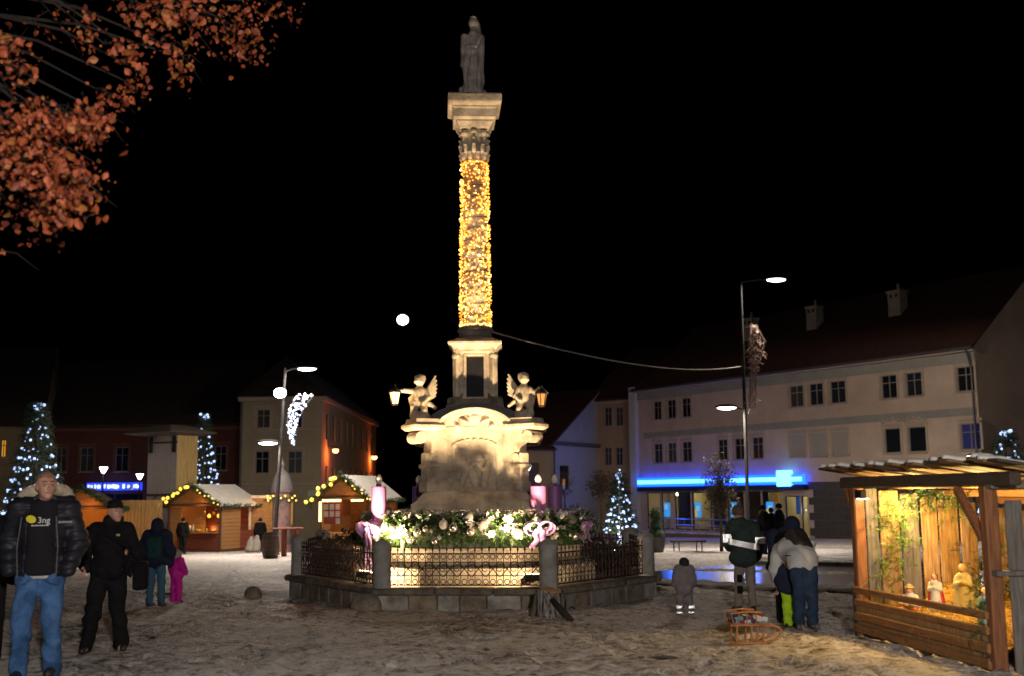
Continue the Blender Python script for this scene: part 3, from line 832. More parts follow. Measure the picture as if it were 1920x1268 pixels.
# ---- dark red house behind the market, and the house at the frame's edge
DA, DB, DL, DR = frame_of((-36.5, 78), (-18.6, 78))
rh = thing('red_house', 'dark red brick-coloured house row behind the market stalls', 'building', (DA.x, DA.y, 0), DR)
de = on_plane(250, 797, DA, DB)[1]; dz = -1.8
dw = []
for x0, x1 in ((104, 124), (150, 175), (216, 241), (287, 312), (346, 368), (402, 425)):
    u0 = on_plane(x0, 860, DA, DB)[0]; u1 = on_plane(x1, 860, DA, DB)[0]
    dw.append((u0, u1, on_plane(230, 884, DA, DB)[1], on_plane(230, 838, DA, DB)[1]))
gsh = (on_plane(160, 930, DA, DB)[0], on_plane(268, 930, DA, DB)[0], dz + .5, on_plane(200, 925, DA, DB)[1])
wall_holes(MB(), DL, dz - .4, de, dw + [gsh]).build('wall', mat('dark_red_plaster', (.125, .042, .024), .9, var=.2, scale=1, bump=.3), rh)
for h in dw: window(rh, *h, frame_white, glass_dark, trim=mat('red_trim', (.2, .08, .05), .9, bump=.2))
window(rh, *gsh, frame_brown, glass_dark, cross=True, sill=False)
q = MB(); q.add([(-.2, -.45, de), (DL + .2, -.45, de), (DL + .2, 6, de + 5.2), (-.2, 6, de + 5.2), (-.2, -.45, de - .16), (DL + .2, -.45, de - .16), (DL + .2, 6, de + 5.04), (-.2, 6, de + 5.04)],
                [(0, 1, 2, 3), (4, 7, 6, 5), (0, 4, 5, 1), (0, 3, 7, 4), (2, 6, 7, 3), (1, 5, 6, 2)])
q.build('roof', roof_dark, rh)
MB().box((DL / 2, -.15, de - .3), (DL, .3, .26), b=.04).build('cornice', mat('red_trim', (.2, .08, .05)), rh)
# blue shop sign with worn white lettering
s0, s1 = on_plane(165, 911, DA, DB), on_plane(268, 914, DA, DB)
sg = thing('shop_sign', 'glowing blue shop sign with white lettering on the red house', 'sign', (DA.x, DA.y, 0), DR)
szc = (s0[1] + s1[1]) / 2
MB().box(((s0[0] + s1[0]) / 2, -.2, szc), (s1[0] - s0[0], .16, .52), b=.02).build('sign_box', mat('sign_blue', (.03, .06, .5), .4, var=0, bump=0, emit=(.02, .05, .9), estr=1.6), sg)
rr = random.Random(4); u = s0[0] + .12
lt = MB()
while u < s1[0] - .25:
    wd = rr.uniform(.1, .22)
    lt = MB()
    for k in range(rr.choice((2, 3))): lt.box((u + k * wd / 2.2, -.3, szc + rr.uniform(-.02, .02)), (.055, .02, rr.uniform(.2, .3)))
    lt.box((u + wd / 2.5, -.302, szc + rr.choice((-.1, .0, .1))), (wd * .8, .02, .05))
    lt.build('letter', mat('sign_white', (.8, .85, 1), .4, var=0, bump=0, emit=(.55, .65, 1), estr=2.2), sg)
    u += wd + rr.choice((.07, .07, .22))
point_light('sign_glow', ((s0[0] + s1[0]) / 2, -.7, szc - .1), 25, (.15, .25, 1), .3, sg)

EA, EB, EL, ER = frame_of((-37, 70), (-30.2, 72))
eh = thing('edge_house', 'ochre house cut by the frame edge with one amber window', 'building', (EA.x, EA.y, 0), ER)
ee = on_plane(40, 792, EA, EB)[1]
eh_w = (on_plane(1, 845, EA, EB)[0], on_plane(12, 845, EA, EB)[0], on_plane(6, 858, EA, EB)[1], on_plane(6, 824, EA, EB)[1])
w = wall_holes(MB(), EL, -2.1, ee, [eh_w])
w.add([(EL, 0, -2.1), (EL, 12, -2.1), (EL, 12, ee), (EL, 6, ee + 5.5), (EL, 0, ee)], [(0, 1, 2, 3, 4)])
w.build('wall', mat('dull_ochre', (.25, .19, .12), .9, var=.15, bump=.2), eh)
window(eh, *eh_w, frame_brown, mat('amber_window', (.6, .3, .05), .5, var=.3, scale=2, bump=0, emit=(1, .42, .04), estr=.55), y=.1)
q = MB(); q.add([(-.2, -.4, ee - .3), (EL + .3, -.4, ee - .3), (EL + .3, 6, ee + 5.6), (-.2, 6, ee + 5.6), (-.2, 12.4, ee - .3), (EL + .3, 12.4, ee - .3)], [(0, 1, 2, 3), (3, 2, 5, 4)])
q.build('roof', roof_dark, eh)

# ---- yellow house beyond the bank's gable
FA, FB, FL_, FR_ = frame_of((33.5, 78), (45, 84))
fe = on_plane(1890, 750, FA, FB)[1]
fh = thing('yellow_house', 'yellow house beyond the gable end of the bank', 'building', (FA.x, FA.y, 0), FR_)
fw_ = (on_plane(1892, 800, FA, FB)[0], on_plane(1925, 800, FA, FB)[0], on_plane(1905, 830, FA, FB)[1], on_plane(1905, 770, FA, FB)[1])
wall_holes(MB(), FL_, -2.5, fe, [fw_]).build('wall', mat('mustard_plaster', (.42, .30, .09), .9, var=.12, bump=.2), fh)
window(fh, *fw_, frame_white, mat('dim_yellow_blind', (.4, .3, .06), .7, var=.1, bump=0), cross=False)
q = MB(); q.add([(-.3, -.5, fe), (FL_, -.5, fe), (FL_, 7, fe + 6), (-.3, 7, fe + 6), (-.3, -.5, fe - .15), (FL_, -.5, fe - .15), (FL_, 7, fe + 5.85), (-.3, 7, fe + 5.85)],
                [(0, 1, 2, 3), (4, 7, 6, 5), (0, 4, 5, 1), (0, 3, 7, 4), (2, 6, 7, 3), (1, 5, 6, 2)])
q.build('roof', roof_dark, fh)
# ------------------------------------------------------------------ the column monument
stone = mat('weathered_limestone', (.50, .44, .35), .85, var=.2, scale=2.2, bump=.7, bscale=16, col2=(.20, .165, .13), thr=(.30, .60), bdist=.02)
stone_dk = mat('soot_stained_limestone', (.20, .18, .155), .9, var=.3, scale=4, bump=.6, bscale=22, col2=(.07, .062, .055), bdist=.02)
slate = mat('slate_lead', (.045, .048, .055), .6, var=.3, scale=5, bump=.3, bscale=20)
granite = mat('black_plaque', (.016, .017, .022), .65, var=.3, scale=8, bump=.1, spec=.15)
MX, MY = -.735, 22.5
def zz(py, dy=0.0, px=890): return at(px, py, MY + dy).z
mon = thing('column_monument', 'tall stone Marian column on scrolled baroque pedestal with stepped base', 'monument', (MX, MY, 0))
Z0 = zz(955, -.95)                                             # foot of the pedestal
# stepped base
nst = 5; zb = -.32
for i in range(nst):
    r = 2.72 - i * .28; t0 = zb if i == 0 else zb + (Z0 - zb) * i / nst; t1 = zb + (Z0 - zb) * (i + 1) / nst
    MB().lathe([(r + .0, t0), (r, t1 - .05), (r + .03, t1 - .04), (r + .03, t1 - .01), (r, t1)], 8, square=True).build('step', stone, mon, auto=20)
# lower pedestal
ped_t = zz(806, -.95)
pw, pd = .86, .74
MB().frustum([(1.2, 1.05, Z0), (1.2, 1.05, Z0 + .1), (1.1, .98, Z0 + .16), (1.02, .92, Z0 + .26), (.96, .86, Z0 + .33), (.93, .83, Z0 + .34)]).build('plinth', stone, mon)
MB().box((0, 0, (Z0 + .3 + ped_t) / 2), (2 * pw, 2 * pd, ped_t - Z0 - .3), b=.03).build('pedestal_body', stone, mon)
for sx in (-1, 1):
    for sy in (-1, 1):
        q = MB(); x, y = sx * (pw + .02), sy * (pd + .01)
        q.box((x, y, (Z0 + .3 + ped_t) / 2 - .2), (.24, .24, ped_t - Z0 - .75), rz=pi / 4, b=.03)
        q.box((x, y, Z0 + .42), (.3, .3, .2), rz=pi / 4, b=.03); q.box((x, y, ped_t - .68), (.3, .3, .08), rz=pi / 4, b=.02)
        q.build('pilaster', stone, mon)
        # scrolled bracket swelling out under the corner
        pr = []
        for k in range(15):
            t = k / 14
            out = .04 + .37 * t ** 1.6 + .07 * sin(t * 2 * pi)
            pr.append((out, ped_t - .62 + .62 * t))
        d = Vector((sx, sy * .55, 0)).normalized(); s_ = Vector((-d.y, d.x, 0))
        base = Vector((sx * pw * .88, sy * pd * .9, 0))
        poly = [base + d * -.15 + Vector((0, 0, pr[0][1]))] + [base + d * o_ + Vector((0, 0, z_)) for o_, z_ in pr] + [base + d * -.15 + Vector((0, 0, pr[-1][1]))]
        c = MB().prism([p - s_ * .19 for p in poly], s_ * .38)
        c.tube([base + d * .40 + s_ * -.22 + Vector((0, 0, ped_t - .14)), base + d * .40 + s_ * .22 + Vector((0, 0, ped_t - .14))], .115, 14)
        c.tube([base + d * .13 + s_ * -.21 + Vector((0, 0, ped_t - .52)), base + d * .13 + s_ * .21 + Vector((0, 0, ped_t - .52))], .075, 12)
        c.build('scroll_bracket', stone, mon, auto=35)
        # cap slab above the bracket
        cc = base + d * .26
        MB().frustum([(.27, .25, ped_t - .005), (.33, .31, ped_t + .05), (.33, .31, ped_t + .1), (.26, .25, ped_t + .15), (.25, .24, ped_t + .22)], c=cc, rz=math.atan2(d.y, d.x)).build('cornice_block', stone, mon)
MB().box((0, 0, ped_t + .05), (2 * pw + .1, 2 * pd + .12, .1), b=.03).build('cornice', stone, mon)
# curved pediment on front and back, lead roof behind it
arc_r, arc_z = .72, ped_t - .12
for sy in (-1, 1):
    ar = MB(); n = 22; prof = [(.60, 0), (.60, .10), (.66, .14), (.70, .14), (.74, .2), (.79, .2), (.79, 0)]
    for k in range(n + 1):
        a = pi * (.06 + .88 * k / n); fl = .62                      # flattened arch
        for r_, o_ in prof: ar.v.append((r_ * cos(a) * 1.0, sy * (pd - .02 + o_), arc_z + r_ * sin(a) * fl + .06))
    m_ = len(prof)
    ar.f = [(k * m_ + j, k * m_ + (j + 1) % m_, (k + 1) * m_ + (j + 1) % m_, (k + 1) * m_ + j) for k in range(n) for j in range(m_)]
    ar.f += [tuple(range(m_)), tuple(n * m_ + j for j in range(m_))[::-1]]
    ar.build('arched_pediment', stone, mon, auto=30)
    tp = MB(); pts = [(.66 * cos(pi * k / 16), sy * (pd + .02), arc_z + .05 + .66 * .62 * sin(pi * k / 16)) for k in range(17)]
    tp.prism(pts, (0, sy * .03, 0)); tp.build('tympanum', stone, mon)
    # carved relief and cartouches
    rel = []
    def R3(x, z, rx, ry, rz_, rot=0): rel.append(('e', (x, sy * (pd + .01), z), (rx, ry, rz_), (0, rot, 0)))
    zc = (Z0 + ped_t) / 2 + .02
    for k in range(11):                                              # framed panel
        a = pi * k / 10
        rel.append(('e', (.40 * cos(a), sy * (pd + .01), zc + .42 + .14 * sin(a)), (.05, .02, .022)))
    for x_ in (-.42, .42): rel.append(('c', (x_, sy * (pd + .005), zc - .55), (x_, sy * (pd + .005), zc + .44), .025, .025))
    rel.append(('c', (-.42, sy * (pd + .005), zc - .55), (.42, sy * (pd + .005), zc - .55), .025, .025))
    for x_, z_, rx, rz_, rt in ((-.2, -.1, .07, .26, .25), (-.17, .2, .055, .06, 0), (-.02, -.18, .09, .2, -.3), (.05, .08, .05, .055, 0), (.2, -.12, .08, .3, .15), (.2, .22, .055, .06, 0), (.1, .02, .16, .04, .7), (-.08, .02, .13, .035, -.8), (0, -.42, .3, .07, 0)):
        R3(x_, zc + z_, rx, .065, rz_, rt)
    for k in range(9):                                               # shell at the foot
        a = pi * (k + .5) / 9
        rel.append(('c', (.05 * cos(a), sy * (pd + .01), zc - .82), (.22 * cos(a), sy * (pd + .02), zc - .82 + .16 * sin(a)), .02, .04))
    rel += [('c', (-.4, sy * (pd + .01), zc - .8), (-.22, sy * (pd + .02), zc - .79), .02, .035), ('c', (.4, sy * (pd + .01), zc - .8), (.22, sy * (pd + .02), zc - .79), .02, .035)]
    for x_, z_, rx, rz_, rt in ((0, .0, .13, .09, 0), (-.2, -.06, .1, .045, .5), (.2, -.06, .1, .045, -.5), (-.33, -.16, .06, .05, .8), (.33, -.16, .06, .05, -.8), (0, .12, .16, .04, 0), (-.12, .1, .07, .035, .6), (.12, .1, .07, .035, -.6)):
        rel.append(('e', (x_, sy * (pd + .06), arc_z + .36 + z_), (rx, .07, rz_), (0, rt, 0)))
    blend_mesh(rel, .017, .025).build('relief', stone, mon, smooth=True)
lead = MB()
for k in range(13):
    a = pi * k / 12
    lead.v += [(.98 * cos(a), -.62, ped_t + .08 + .46 * sin(a)), (.98 * cos(a), .62, ped_t + .08 + .46 * sin(a))]
lead.f = [(2 * k, 2 * k + 1, 2 * k + 3, 2 * k + 2) for k in range(12)] + [tuple(2 * k for k in range(13)), tuple(2 * k + 1 for k in range(13))[::-1]]
lead.build('lead_roof', slate, mon, auto=25)
# upper pedestal with dark plaque
u0, u1 = zz(760, -.3), zz(662, -.4)
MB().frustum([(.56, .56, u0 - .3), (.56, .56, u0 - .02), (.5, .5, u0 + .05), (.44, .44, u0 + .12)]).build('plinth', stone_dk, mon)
MB().box((0, 0, (u0 + u1) / 2 + .05), (.72, .72, u1 - u0 + .1), b=.02).build('upper_pedestal', stone, mon)
for sx in (-1, 1):
    for sy in (-1, 1):
        MB().box((sx * .36, sy * .36, (u0 + u1) / 2 + .12), (.13, .13, u1 - u0 - .05), rz=pi / 4, b=.02).build('pilaster', stone, mon)
        MB().ball((sx * .37, sy * .37, u1 - .06), .09, 10, 8, (1, 1, .8)).build('pilaster_capital', stone, mon, smooth=True)
        v = MB()                                                     # volute foot
        pts = []
        for k in range(14):
            t = k / 13; pts.append((.36 + .22 * (1 - t) ** 1.5 + .05 * sin(t * 5), u0 - .05 + .42 * t))
        d = Vector((sx, sy, 0)).normalized(); s_ = Vector((-d.y, d.x, 0))
        poly = [d * .3 + Vector((0, 0, pts[0][1]))] + [d * (a_ + .05) + Vector((0, 0, z_)) for a_, z_ in pts] + [d * .3 + Vector((0, 0, pts[-1][1]))]
        v.prism([p - s_ * .08 for p in poly], s_ * .16)
        v.tube([d * .58 - s_ * .1 + Vector((0, 0, u0 + .06)), d * .58 + s_ * .1 + Vector((0, 0, u0 + .06))], .1, 12)
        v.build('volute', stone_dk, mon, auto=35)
for a in range(4):
    Rm = Matrix.Rotation(a * pi / 2, 3, 'Z')
    fr = MB(); zc = (u0 + u1) / 2 + .04; hh = (u1 - u0) / 2 - .12
    for x_ in (-.2, .2): fr.box(Rm @ Vector((x_, -.375, zc)), (.06, .05, hh * 2 + .06), rz=a * pi / 2, b=.01)
    for z_ in (zc - hh - .05, zc + hh + .05): fr.box(Rm @ Vector((0, -.374, z_)), (.46, .05, .06), rz=a * pi / 2, b=.01)
    fr.build('plaque_frame', stone, mon)
    MB().box(Rm @ Vector((0, -.366, zc)), (.34, .02, hh * 2), rz=a * pi / 2).build('plaque', granite, mon)
k0 = u1
MB().frustum([(.38, .38, k0 - .02), (.42, .42, k0 + .03), (.42, .42, k0 + .07), (.47, .47, k0 + .14), (.53, .53, k0 + .18), (.53, .53, k0 + .22), (.40, .40, k0 + .28), (.36, .36, k0 + .30)]).build('pedestal_cornice', stone, mon)
cb = zz(616)
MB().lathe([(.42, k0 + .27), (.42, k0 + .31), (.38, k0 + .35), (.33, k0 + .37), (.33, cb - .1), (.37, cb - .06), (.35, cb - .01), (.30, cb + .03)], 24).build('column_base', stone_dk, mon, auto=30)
ct = zz(305)
MB().lathe([(.275, cb), (.27, cb + .9), (.255, cb + 2.0), (.235, ct)], 32).build('shaft', stone, mon, smooth=True)
# capital with acanthus lumps
a0, a1 = zz(246), zz(190)
cap = [('c', (0, 0, ct - .05), (0, 0, a0), .235, .24)]
for row, (zc, n, rr_, sz) in enumerate(((ct + .08, 10, .255, .065), (ct + .24, 10, .265, .07), (ct + .38, 8, .25, .06))):
    for k in range(n):
        a = 2 * pi * (k + .5 * row) / n
        cap.append(('e', (rr_ * cos(a), rr_ * sin(a), zc), (.055, .055, sz + .02), (0, 0, a)))
        cap.append(('e', ((rr_ + .035) * cos(a), (rr_ + .035) * sin(a), zc + .07), (.045, .045, .03), (0, 0, a)))
for k in range(4):
    a = pi / 4 + k * pi / 2
    cap.append(('e', (.27 * cos(a), .27 * sin(a), a0 - .12), (.09, .09, .08)))
    cap.append(('e', (.26 * cos(a + pi / 4), .26 * sin(a + pi / 4), a0 - .09), (.07, .07, .06)))
blend_mesh(cap, .02, .03).build('capital', stone, mon, smooth=True)
MB().frustum([(.30, .30, a0 - .02), (.33, .33, a0 + .03), (.37, .37, a0 + .09), (.37, .37, a0 + .13), (.43, .43, a0 + .17), (.43, .43, a0 + .34), (.45, .45, a0 + .37), (.45, .45, a0 + .40), (.53, .53, a0 + .44), (.545, .545, a0 + .47), (.545, .545, a1 - .03), (.52, .52, a1)], rz=radians(4)).build('abacus', stone, mon)

# string lights wound round the shaft
ll = thing('column_string_lights', 'dense golden string lights wrapped around the column shaft', 'string lights', (MX, MY, 0))
wire = MB(); bA, bB = MB(), MB(); rr = random.Random(3)
turns = 15; npt = turns * 24; pts = []
for i in range(npt + 1):
    t = i / npt; a = 2 * pi * turns * t
    r = .29 - .04 * t
    pts.append((r * cos(a), r * sin(a), cb + .06 + (ct - cb - .1) * t))
wire.tube(pts, .006, 4); wire.build('wire', mat('dark_cable', (.02, .025, .02), .6, var=0, bump=0), ll)
for i in range(1700):
    t = (i + rr.random()) / 1700; t = min(1, max(0, t + rr.gauss(0, .004)))
    a = rr.random() * 2 * pi; r = .285 - .04 * t + rr.uniform(0, .05)
    z = cb + .05 + (ct - cb - .08) * t
    (bA if rr.random() < .76 else bB).ball((r * cos(a), r * sin(a), z), rr.uniform(.013, .023), 7, 5)
for k in range(46):                                               # tight bottom and top rings
    a = 2 * pi * k / 46
    bB.ball((.31 * cos(a), .31 * sin(a), cb + .05 + rr.uniform(-.02, .02)), .02, 6, 4)
    bA.ball((.265 * cos(a), .265 * sin(a), ct - .06 + rr.uniform(-.02, .02)), .018, 6, 4)
tag(bA.build('amber_bulbs', mat('amber_bulb', (1, .7, .3), .4, var=0, bump=0, emit=(1, .27, .012), estr=1.75), ll), kind='stuff')
tag(bB.build('warm_white_bulbs', mat('warm_white_bulb', (1, .9, .6), .4, var=0, bump=0, emit=(1, .62, .18), estr=2.6), ll), kind='stuff')

# statue of the mother with the child
stm = mat('statue_stone', (.46, .41, .37), .9, var=.25, scale=5, bump=.5, bscale=25, col2=(.2, .175, .16), bdist=.015)
sz0 = a1; H = zz(32) - a1; s = H / 1.75
def S(x, y, z): return (x * s, y * s, z * s)
pr = [('e', S(0, 0, .06), (.26 * s, .24 * s, .1 * s)), ('e', S(-.1, -.08, .14), (.15 * s, .15 * s, .1 * s)), ('e', S(.1, .02, .16), (.16 * s, .16 * s, .13 * s)), ('e', S(-.2, -.05, .25), (.05 * s, .06 * s, .07 * s)),
      ('c', S(.02, 0, .2), S(.03, .01, .8), .19 * s, .16 * s), ('c', S(.03, .01, .8), S(.04, 0, 1.15), .15 * s, .14 * s), ('c', S(.04, 0, 1.1), S(.04, 0, 1.36), .15 * s, .12 * s),
      ('c', S(.16, .03, .3), S(.17, .04, 1.3), .075 * s, .07 * s), ('c', S(.04, 0, 1.36), S(.03, -.01, 1.5), .06 * s, .06 * s),
      ('e', S(.015, -.03, 1.6), (.075 * s, .085 * s, .105 * s)), ('e', S(.05, .02, 1.58), (.095 * s, .1 * s, .13 * s)), ('c', S(.06, .05, 1.55), S(.13, .04, 1.2), .09 * s, .08 * s),
      ('e', S(-.13, -.1, 1.3), (.075 * s, .075 * s, .085 * s)), ('c', S(-.12, -.1, 1.2), S(-.06, -.08, .98), .085 * s, .075 * s), ('c', S(-.16, -.1, 1.18), S(-.17, -.12, 1.03), .035 * s, .03 * s),
      ('c', S(-.04, -.05, 1.3), S(-.13, -.09, 1.02), .055 * s, .05 * s), ('c', S(.18, -.02, 1.3), S(.12, -.14, 1.05), .055 * s, .045 * s), ('c', S(.12, -.14, 1.05), S(-.05, -.17, 1.08), .042 * s, .035 * s),
      ('e', S(-.08, -.1, .78), (.11 * s, .1 * s, .17 * s)), ('c', S(-.12, -.1, .72), S(-.04, -.12, .3), .085 * s, .05 * s), ('c', S(-.17, -.06, 1.0), S(-.12, -.1, .7), .05 * s, .06 * s),
      ('c', S(.06, -.16, .85), S(.04, -.2, .2), .035 * s, .04 * s), ('c', S(.12, -.13, .9), S(.13, -.16, .2), .035 * s, .04 * s), ('c', S(-.01, -.17, .6), S(-.06, -.2, .18), .03 * s, .035 * s),
      ('e', S(.03, -.02, 1.72), (.07 * s, .07 * s, .03 * s))]
st = thing('statue', 'grey stone statue of a robed mother carrying a child atop the column', 'statue', (MX - .03, MY, sz0), radians(-18))
def folds(X, Y, Z, F): return F + .016 * s * np.sin((X + .35 * Y) * 55 / s + 2 * np.sin(Z * 4 / s)) * np.clip((1.3 * s - Z) / s, 0, 1)
blend_mesh(pr, .016, .032, folds).build('figure', stm, st, smooth=True)
MB().frustum([(.24 * s, .22 * s, -.02), (.27 * s, .25 * s, .04)]).build('base', stm, st)

# two lantern-bearing cherubs on the corners
def cherub(name, label, loc, rz, flip, lit, rc=1.0):
    f = flip
    q = thing(name, label, 'statue', loc, rz)
    P_ = [('e', (0, 0, .05), (.2, .18, .08)), ('e', (.05 * f, .03, .16), (.15, .14, .13)), ('e', (-.1 * f, 0, .2), (.1, .11, .12)),
          ('c', (-.07 * f, -.06, .42), (-.10 * f, -.1, .22), .085, .062), ('c', (-.10 * f, -.1, .22), (-.05 * f, -.04, .06), .06, .045),
          ('c', (.07 * f, -.02, .42), (.12 * f, -.1, .27), .085, .065), ('c', (.12 * f, -.1, .27), (.13 * f, .0, .12), .06, .045),
          ('e', (0, 0, .43), (.13, .105, .1)), ('c', (0, 0, .45), (0, 0, .64), .115, .125), ('e', (0, -.05, .5), (.1, .08, .09)),
          ('e', (0, -.02, .87), (.1, .105, .11)), ('e', (0, .03, .9), (.11, .1, .1)), ('e', (0, -.11, .85), (.03, .03, .025)), ('e', (.05, -.09, .84), (.04, .035, .035)), ('e', (-.05, -.09, .84), (.04, .035, .035)),
          ('c', (0, 0, .66), (0, -.01, .8), .055, .05),
          ('c', (-.12 * f, -.02, .66), (-.27 * f * rc, -.06, .68 - .3 * (1 - rc)), .055, .045), ('c', (-.27 * f * rc, -.06, .68 - .3 * (1 - rc)), (-.42 * f * rc, -.1, .67), .043, .033),
          ('e', (-.45 * f * rc, -.1, .67), (.045, .04, .035)),
          ('c', (.12 * f, 0, .66), (.2 * f, -.05, .53), .055, .045), ('c', (.2 * f, -.05, .53), (.12 * f, -.13, .44), .043, .033), ('e', (.1 * f, -.15, .43), (.04, .04, .035)),
          ('c', (.14 * f, .04, .4), (-.1 * f, -.12, .36), .045, .05), ('c', (.17 * f, .06, .42), (.28 * f, .08, .34), .05, .04)]
    for k in range(9):
        a = 2 * pi * k / 9; P_.append(('e', (.075 * cos(a), .03 + .07 * sin(a), .945), (.034, .034, .026)))
    blend_mesh(P_, .015, .022).build('figure', stone, q, smooth=True)
    for sd in (-1, 1):
        W = []; up_ = sd == f
        for k in range(6):
            t = k / 5; ang = radians(62 - 34 * t) if up_ else radians(-35 - 25 * t); ln = (.20 - .018 * k) if up_ else .12
            c0 = Vector((sd * .10, .13, .66 - .035 * k)); d0 = Vector((sd * cos(ang), .15, sin(ang)))
            W.append(('c', c0, c0 + d0 * ln * 1.7, .042, .022))
        W.append(('c', (sd * .04, .08, .6), (sd * .11, .13, .68), .05, .045))
        blend_mesh(W, .014, .02).build('wing', stone, q, smooth=True)
    lan = thing('wrought_lantern', label_l := ('lit amber lantern held out by the cherub' if lit else 'dim lantern held by the cherub nearer the lamp post'), 'lantern', Vector(loc) + Matrix.Rotation(rz, 3, 'Z') @ Vector((-.47 * f * rc, -.1 - .2 * (1 - rc), .42 - .25 * (1 - rc))), rz)
    iron = mat('lantern_iron', (.05, .04, .035), .5, .5, var=.2, bump=0)
    g_m = mat('lit_lantern_glass', (1, .7, .3), .3, var=.3, scale=8, bump=0, emit=(1, .58, .16), estr=7) if lit else mat('dull_lantern_glass', (.35, .2, .09), .3, var=.4, scale=12, bump=0, emit=(1, .4, .06), estr=.22)  # the dull lantern's glass also carries a faint amber glow
    MB().lathe([(.055, 0), (.10, .22)], 6).build('glass', g_m, lan)
    cg = MB()
    for k in range(6):
        a = 2 * pi * k / 6; cg.tube([(.06 * cos(a), .06 * sin(a), -.01), (.106 * cos(a), .106 * sin(a), .23)], .009, 4)
    cg.lathe([(.06, -.03), (.065, 0), (.05, .005)], 6); cg.build('cage', iron, lan)
    MB().lathe([(.14, .22), (.13, .25), (.07, .31), (.03, .33), (.02, .37), (.005, .4)], 6).build('cap', iron, lan)
    if lit: point_light('lantern_light', (-.02, -.17, .12), 5, (1, .55, .15), .08, lan)
cherub('cherub_statue', 'winged stone cherub holding a lit lantern on the pedestal corner', (at(787, 797, MY - .7).x, MY - .7, zz(797, -.7)), radians(-12), 1, True)
cherub('cherub_statue', 'winged stone cherub with dim lantern, on the corner nearer the lamp post', (at(983, 797, MY - .7).x, MY - .7, zz(795, -.7)), radians(14), -1, False, .66)

# ------------------------------------------------------------------ octagonal enclosure: stone curb, posts, wrought iron rails
encl = thing('stone_enclosure', 'low octagonal stone wall with posts and wrought iron railings round the monument', 'enclosure')
OV = [(-2.28, 19.2), (.61, 18.8), (2.62, 21.5), (2.6, 24.6), (.7, 27.2), (-2.3, 27.4), (-4.4, 25.6), (-4.42, 22.7)]
ZT = .10                                                        # top of the coping
wall_ms = [mat('wall_block_%s' % n, c, .9, var=.35, scale=4, bump=.6, bscale=18, col2=tuple(v * .35 for v in c), thr=(.3, .65), bdist=.02)
           for n, c in (('grey', (.24, .225, .2)), ('pale', (.36, .345, .31)), ('brown', (.2, .17, .135)), ('ochre', (.25, .20, .14)))]
cop_m = mat('mossy_coping', (.2, .18, .145), .9, var=.35, scale=5, bump=.6, bscale=20, col2=(.06, .05, .038), bdist=.02)
post_m = mat('grey_post_stone', (.33, .33, .32), .85, var=.2, scale=5, bump=.4, bscale=40, col2=(.22, .215, .2))
iron = mat('rusty_wrought_iron', (.045, .03, .025), .6, .4, var=.4, scale=12, bump=.2)
EC = Vector((sum(p[0] for p in OV) / 8, sum(p[1] for p in OV) / 8, 0))
rr = random.Random(12)
bar_mesh = None
def ring_mesh(r, th):
    pts = [(r * cos(2 * pi * k / 12), 0, r * sin(2 * pi * k / 12)) for k in range(13)]
    return MB().tube(pts, th, 4, cap=False).mesh('ring_ornament', iron)
ring_me = ring_mesh(.042, .007)
spike_me = MB().lathe([(.007, 0), (.018, .02), (.012, .045), (.001, .085)], 6).mesh('spear_tip', iron)
scroll_pts = [(.085 * cos(a_) * (1 - a_ / 9), 0, .085 * sin(a_) * (1 - a_ / 9)) for a_ in np.linspace(0, 6, 16)]
scroll_me = MB().tube(scroll_pts, .007, 4).mesh('scroll_ornament', iron)
cross_me = MB().tube([(-.11, 0, -.13), (.11, 0, .13)], .008, 4).tube([(.11, .012, -.13), (-.11, .012, .13)], .008, 4).mesh('cross_stay', iron)
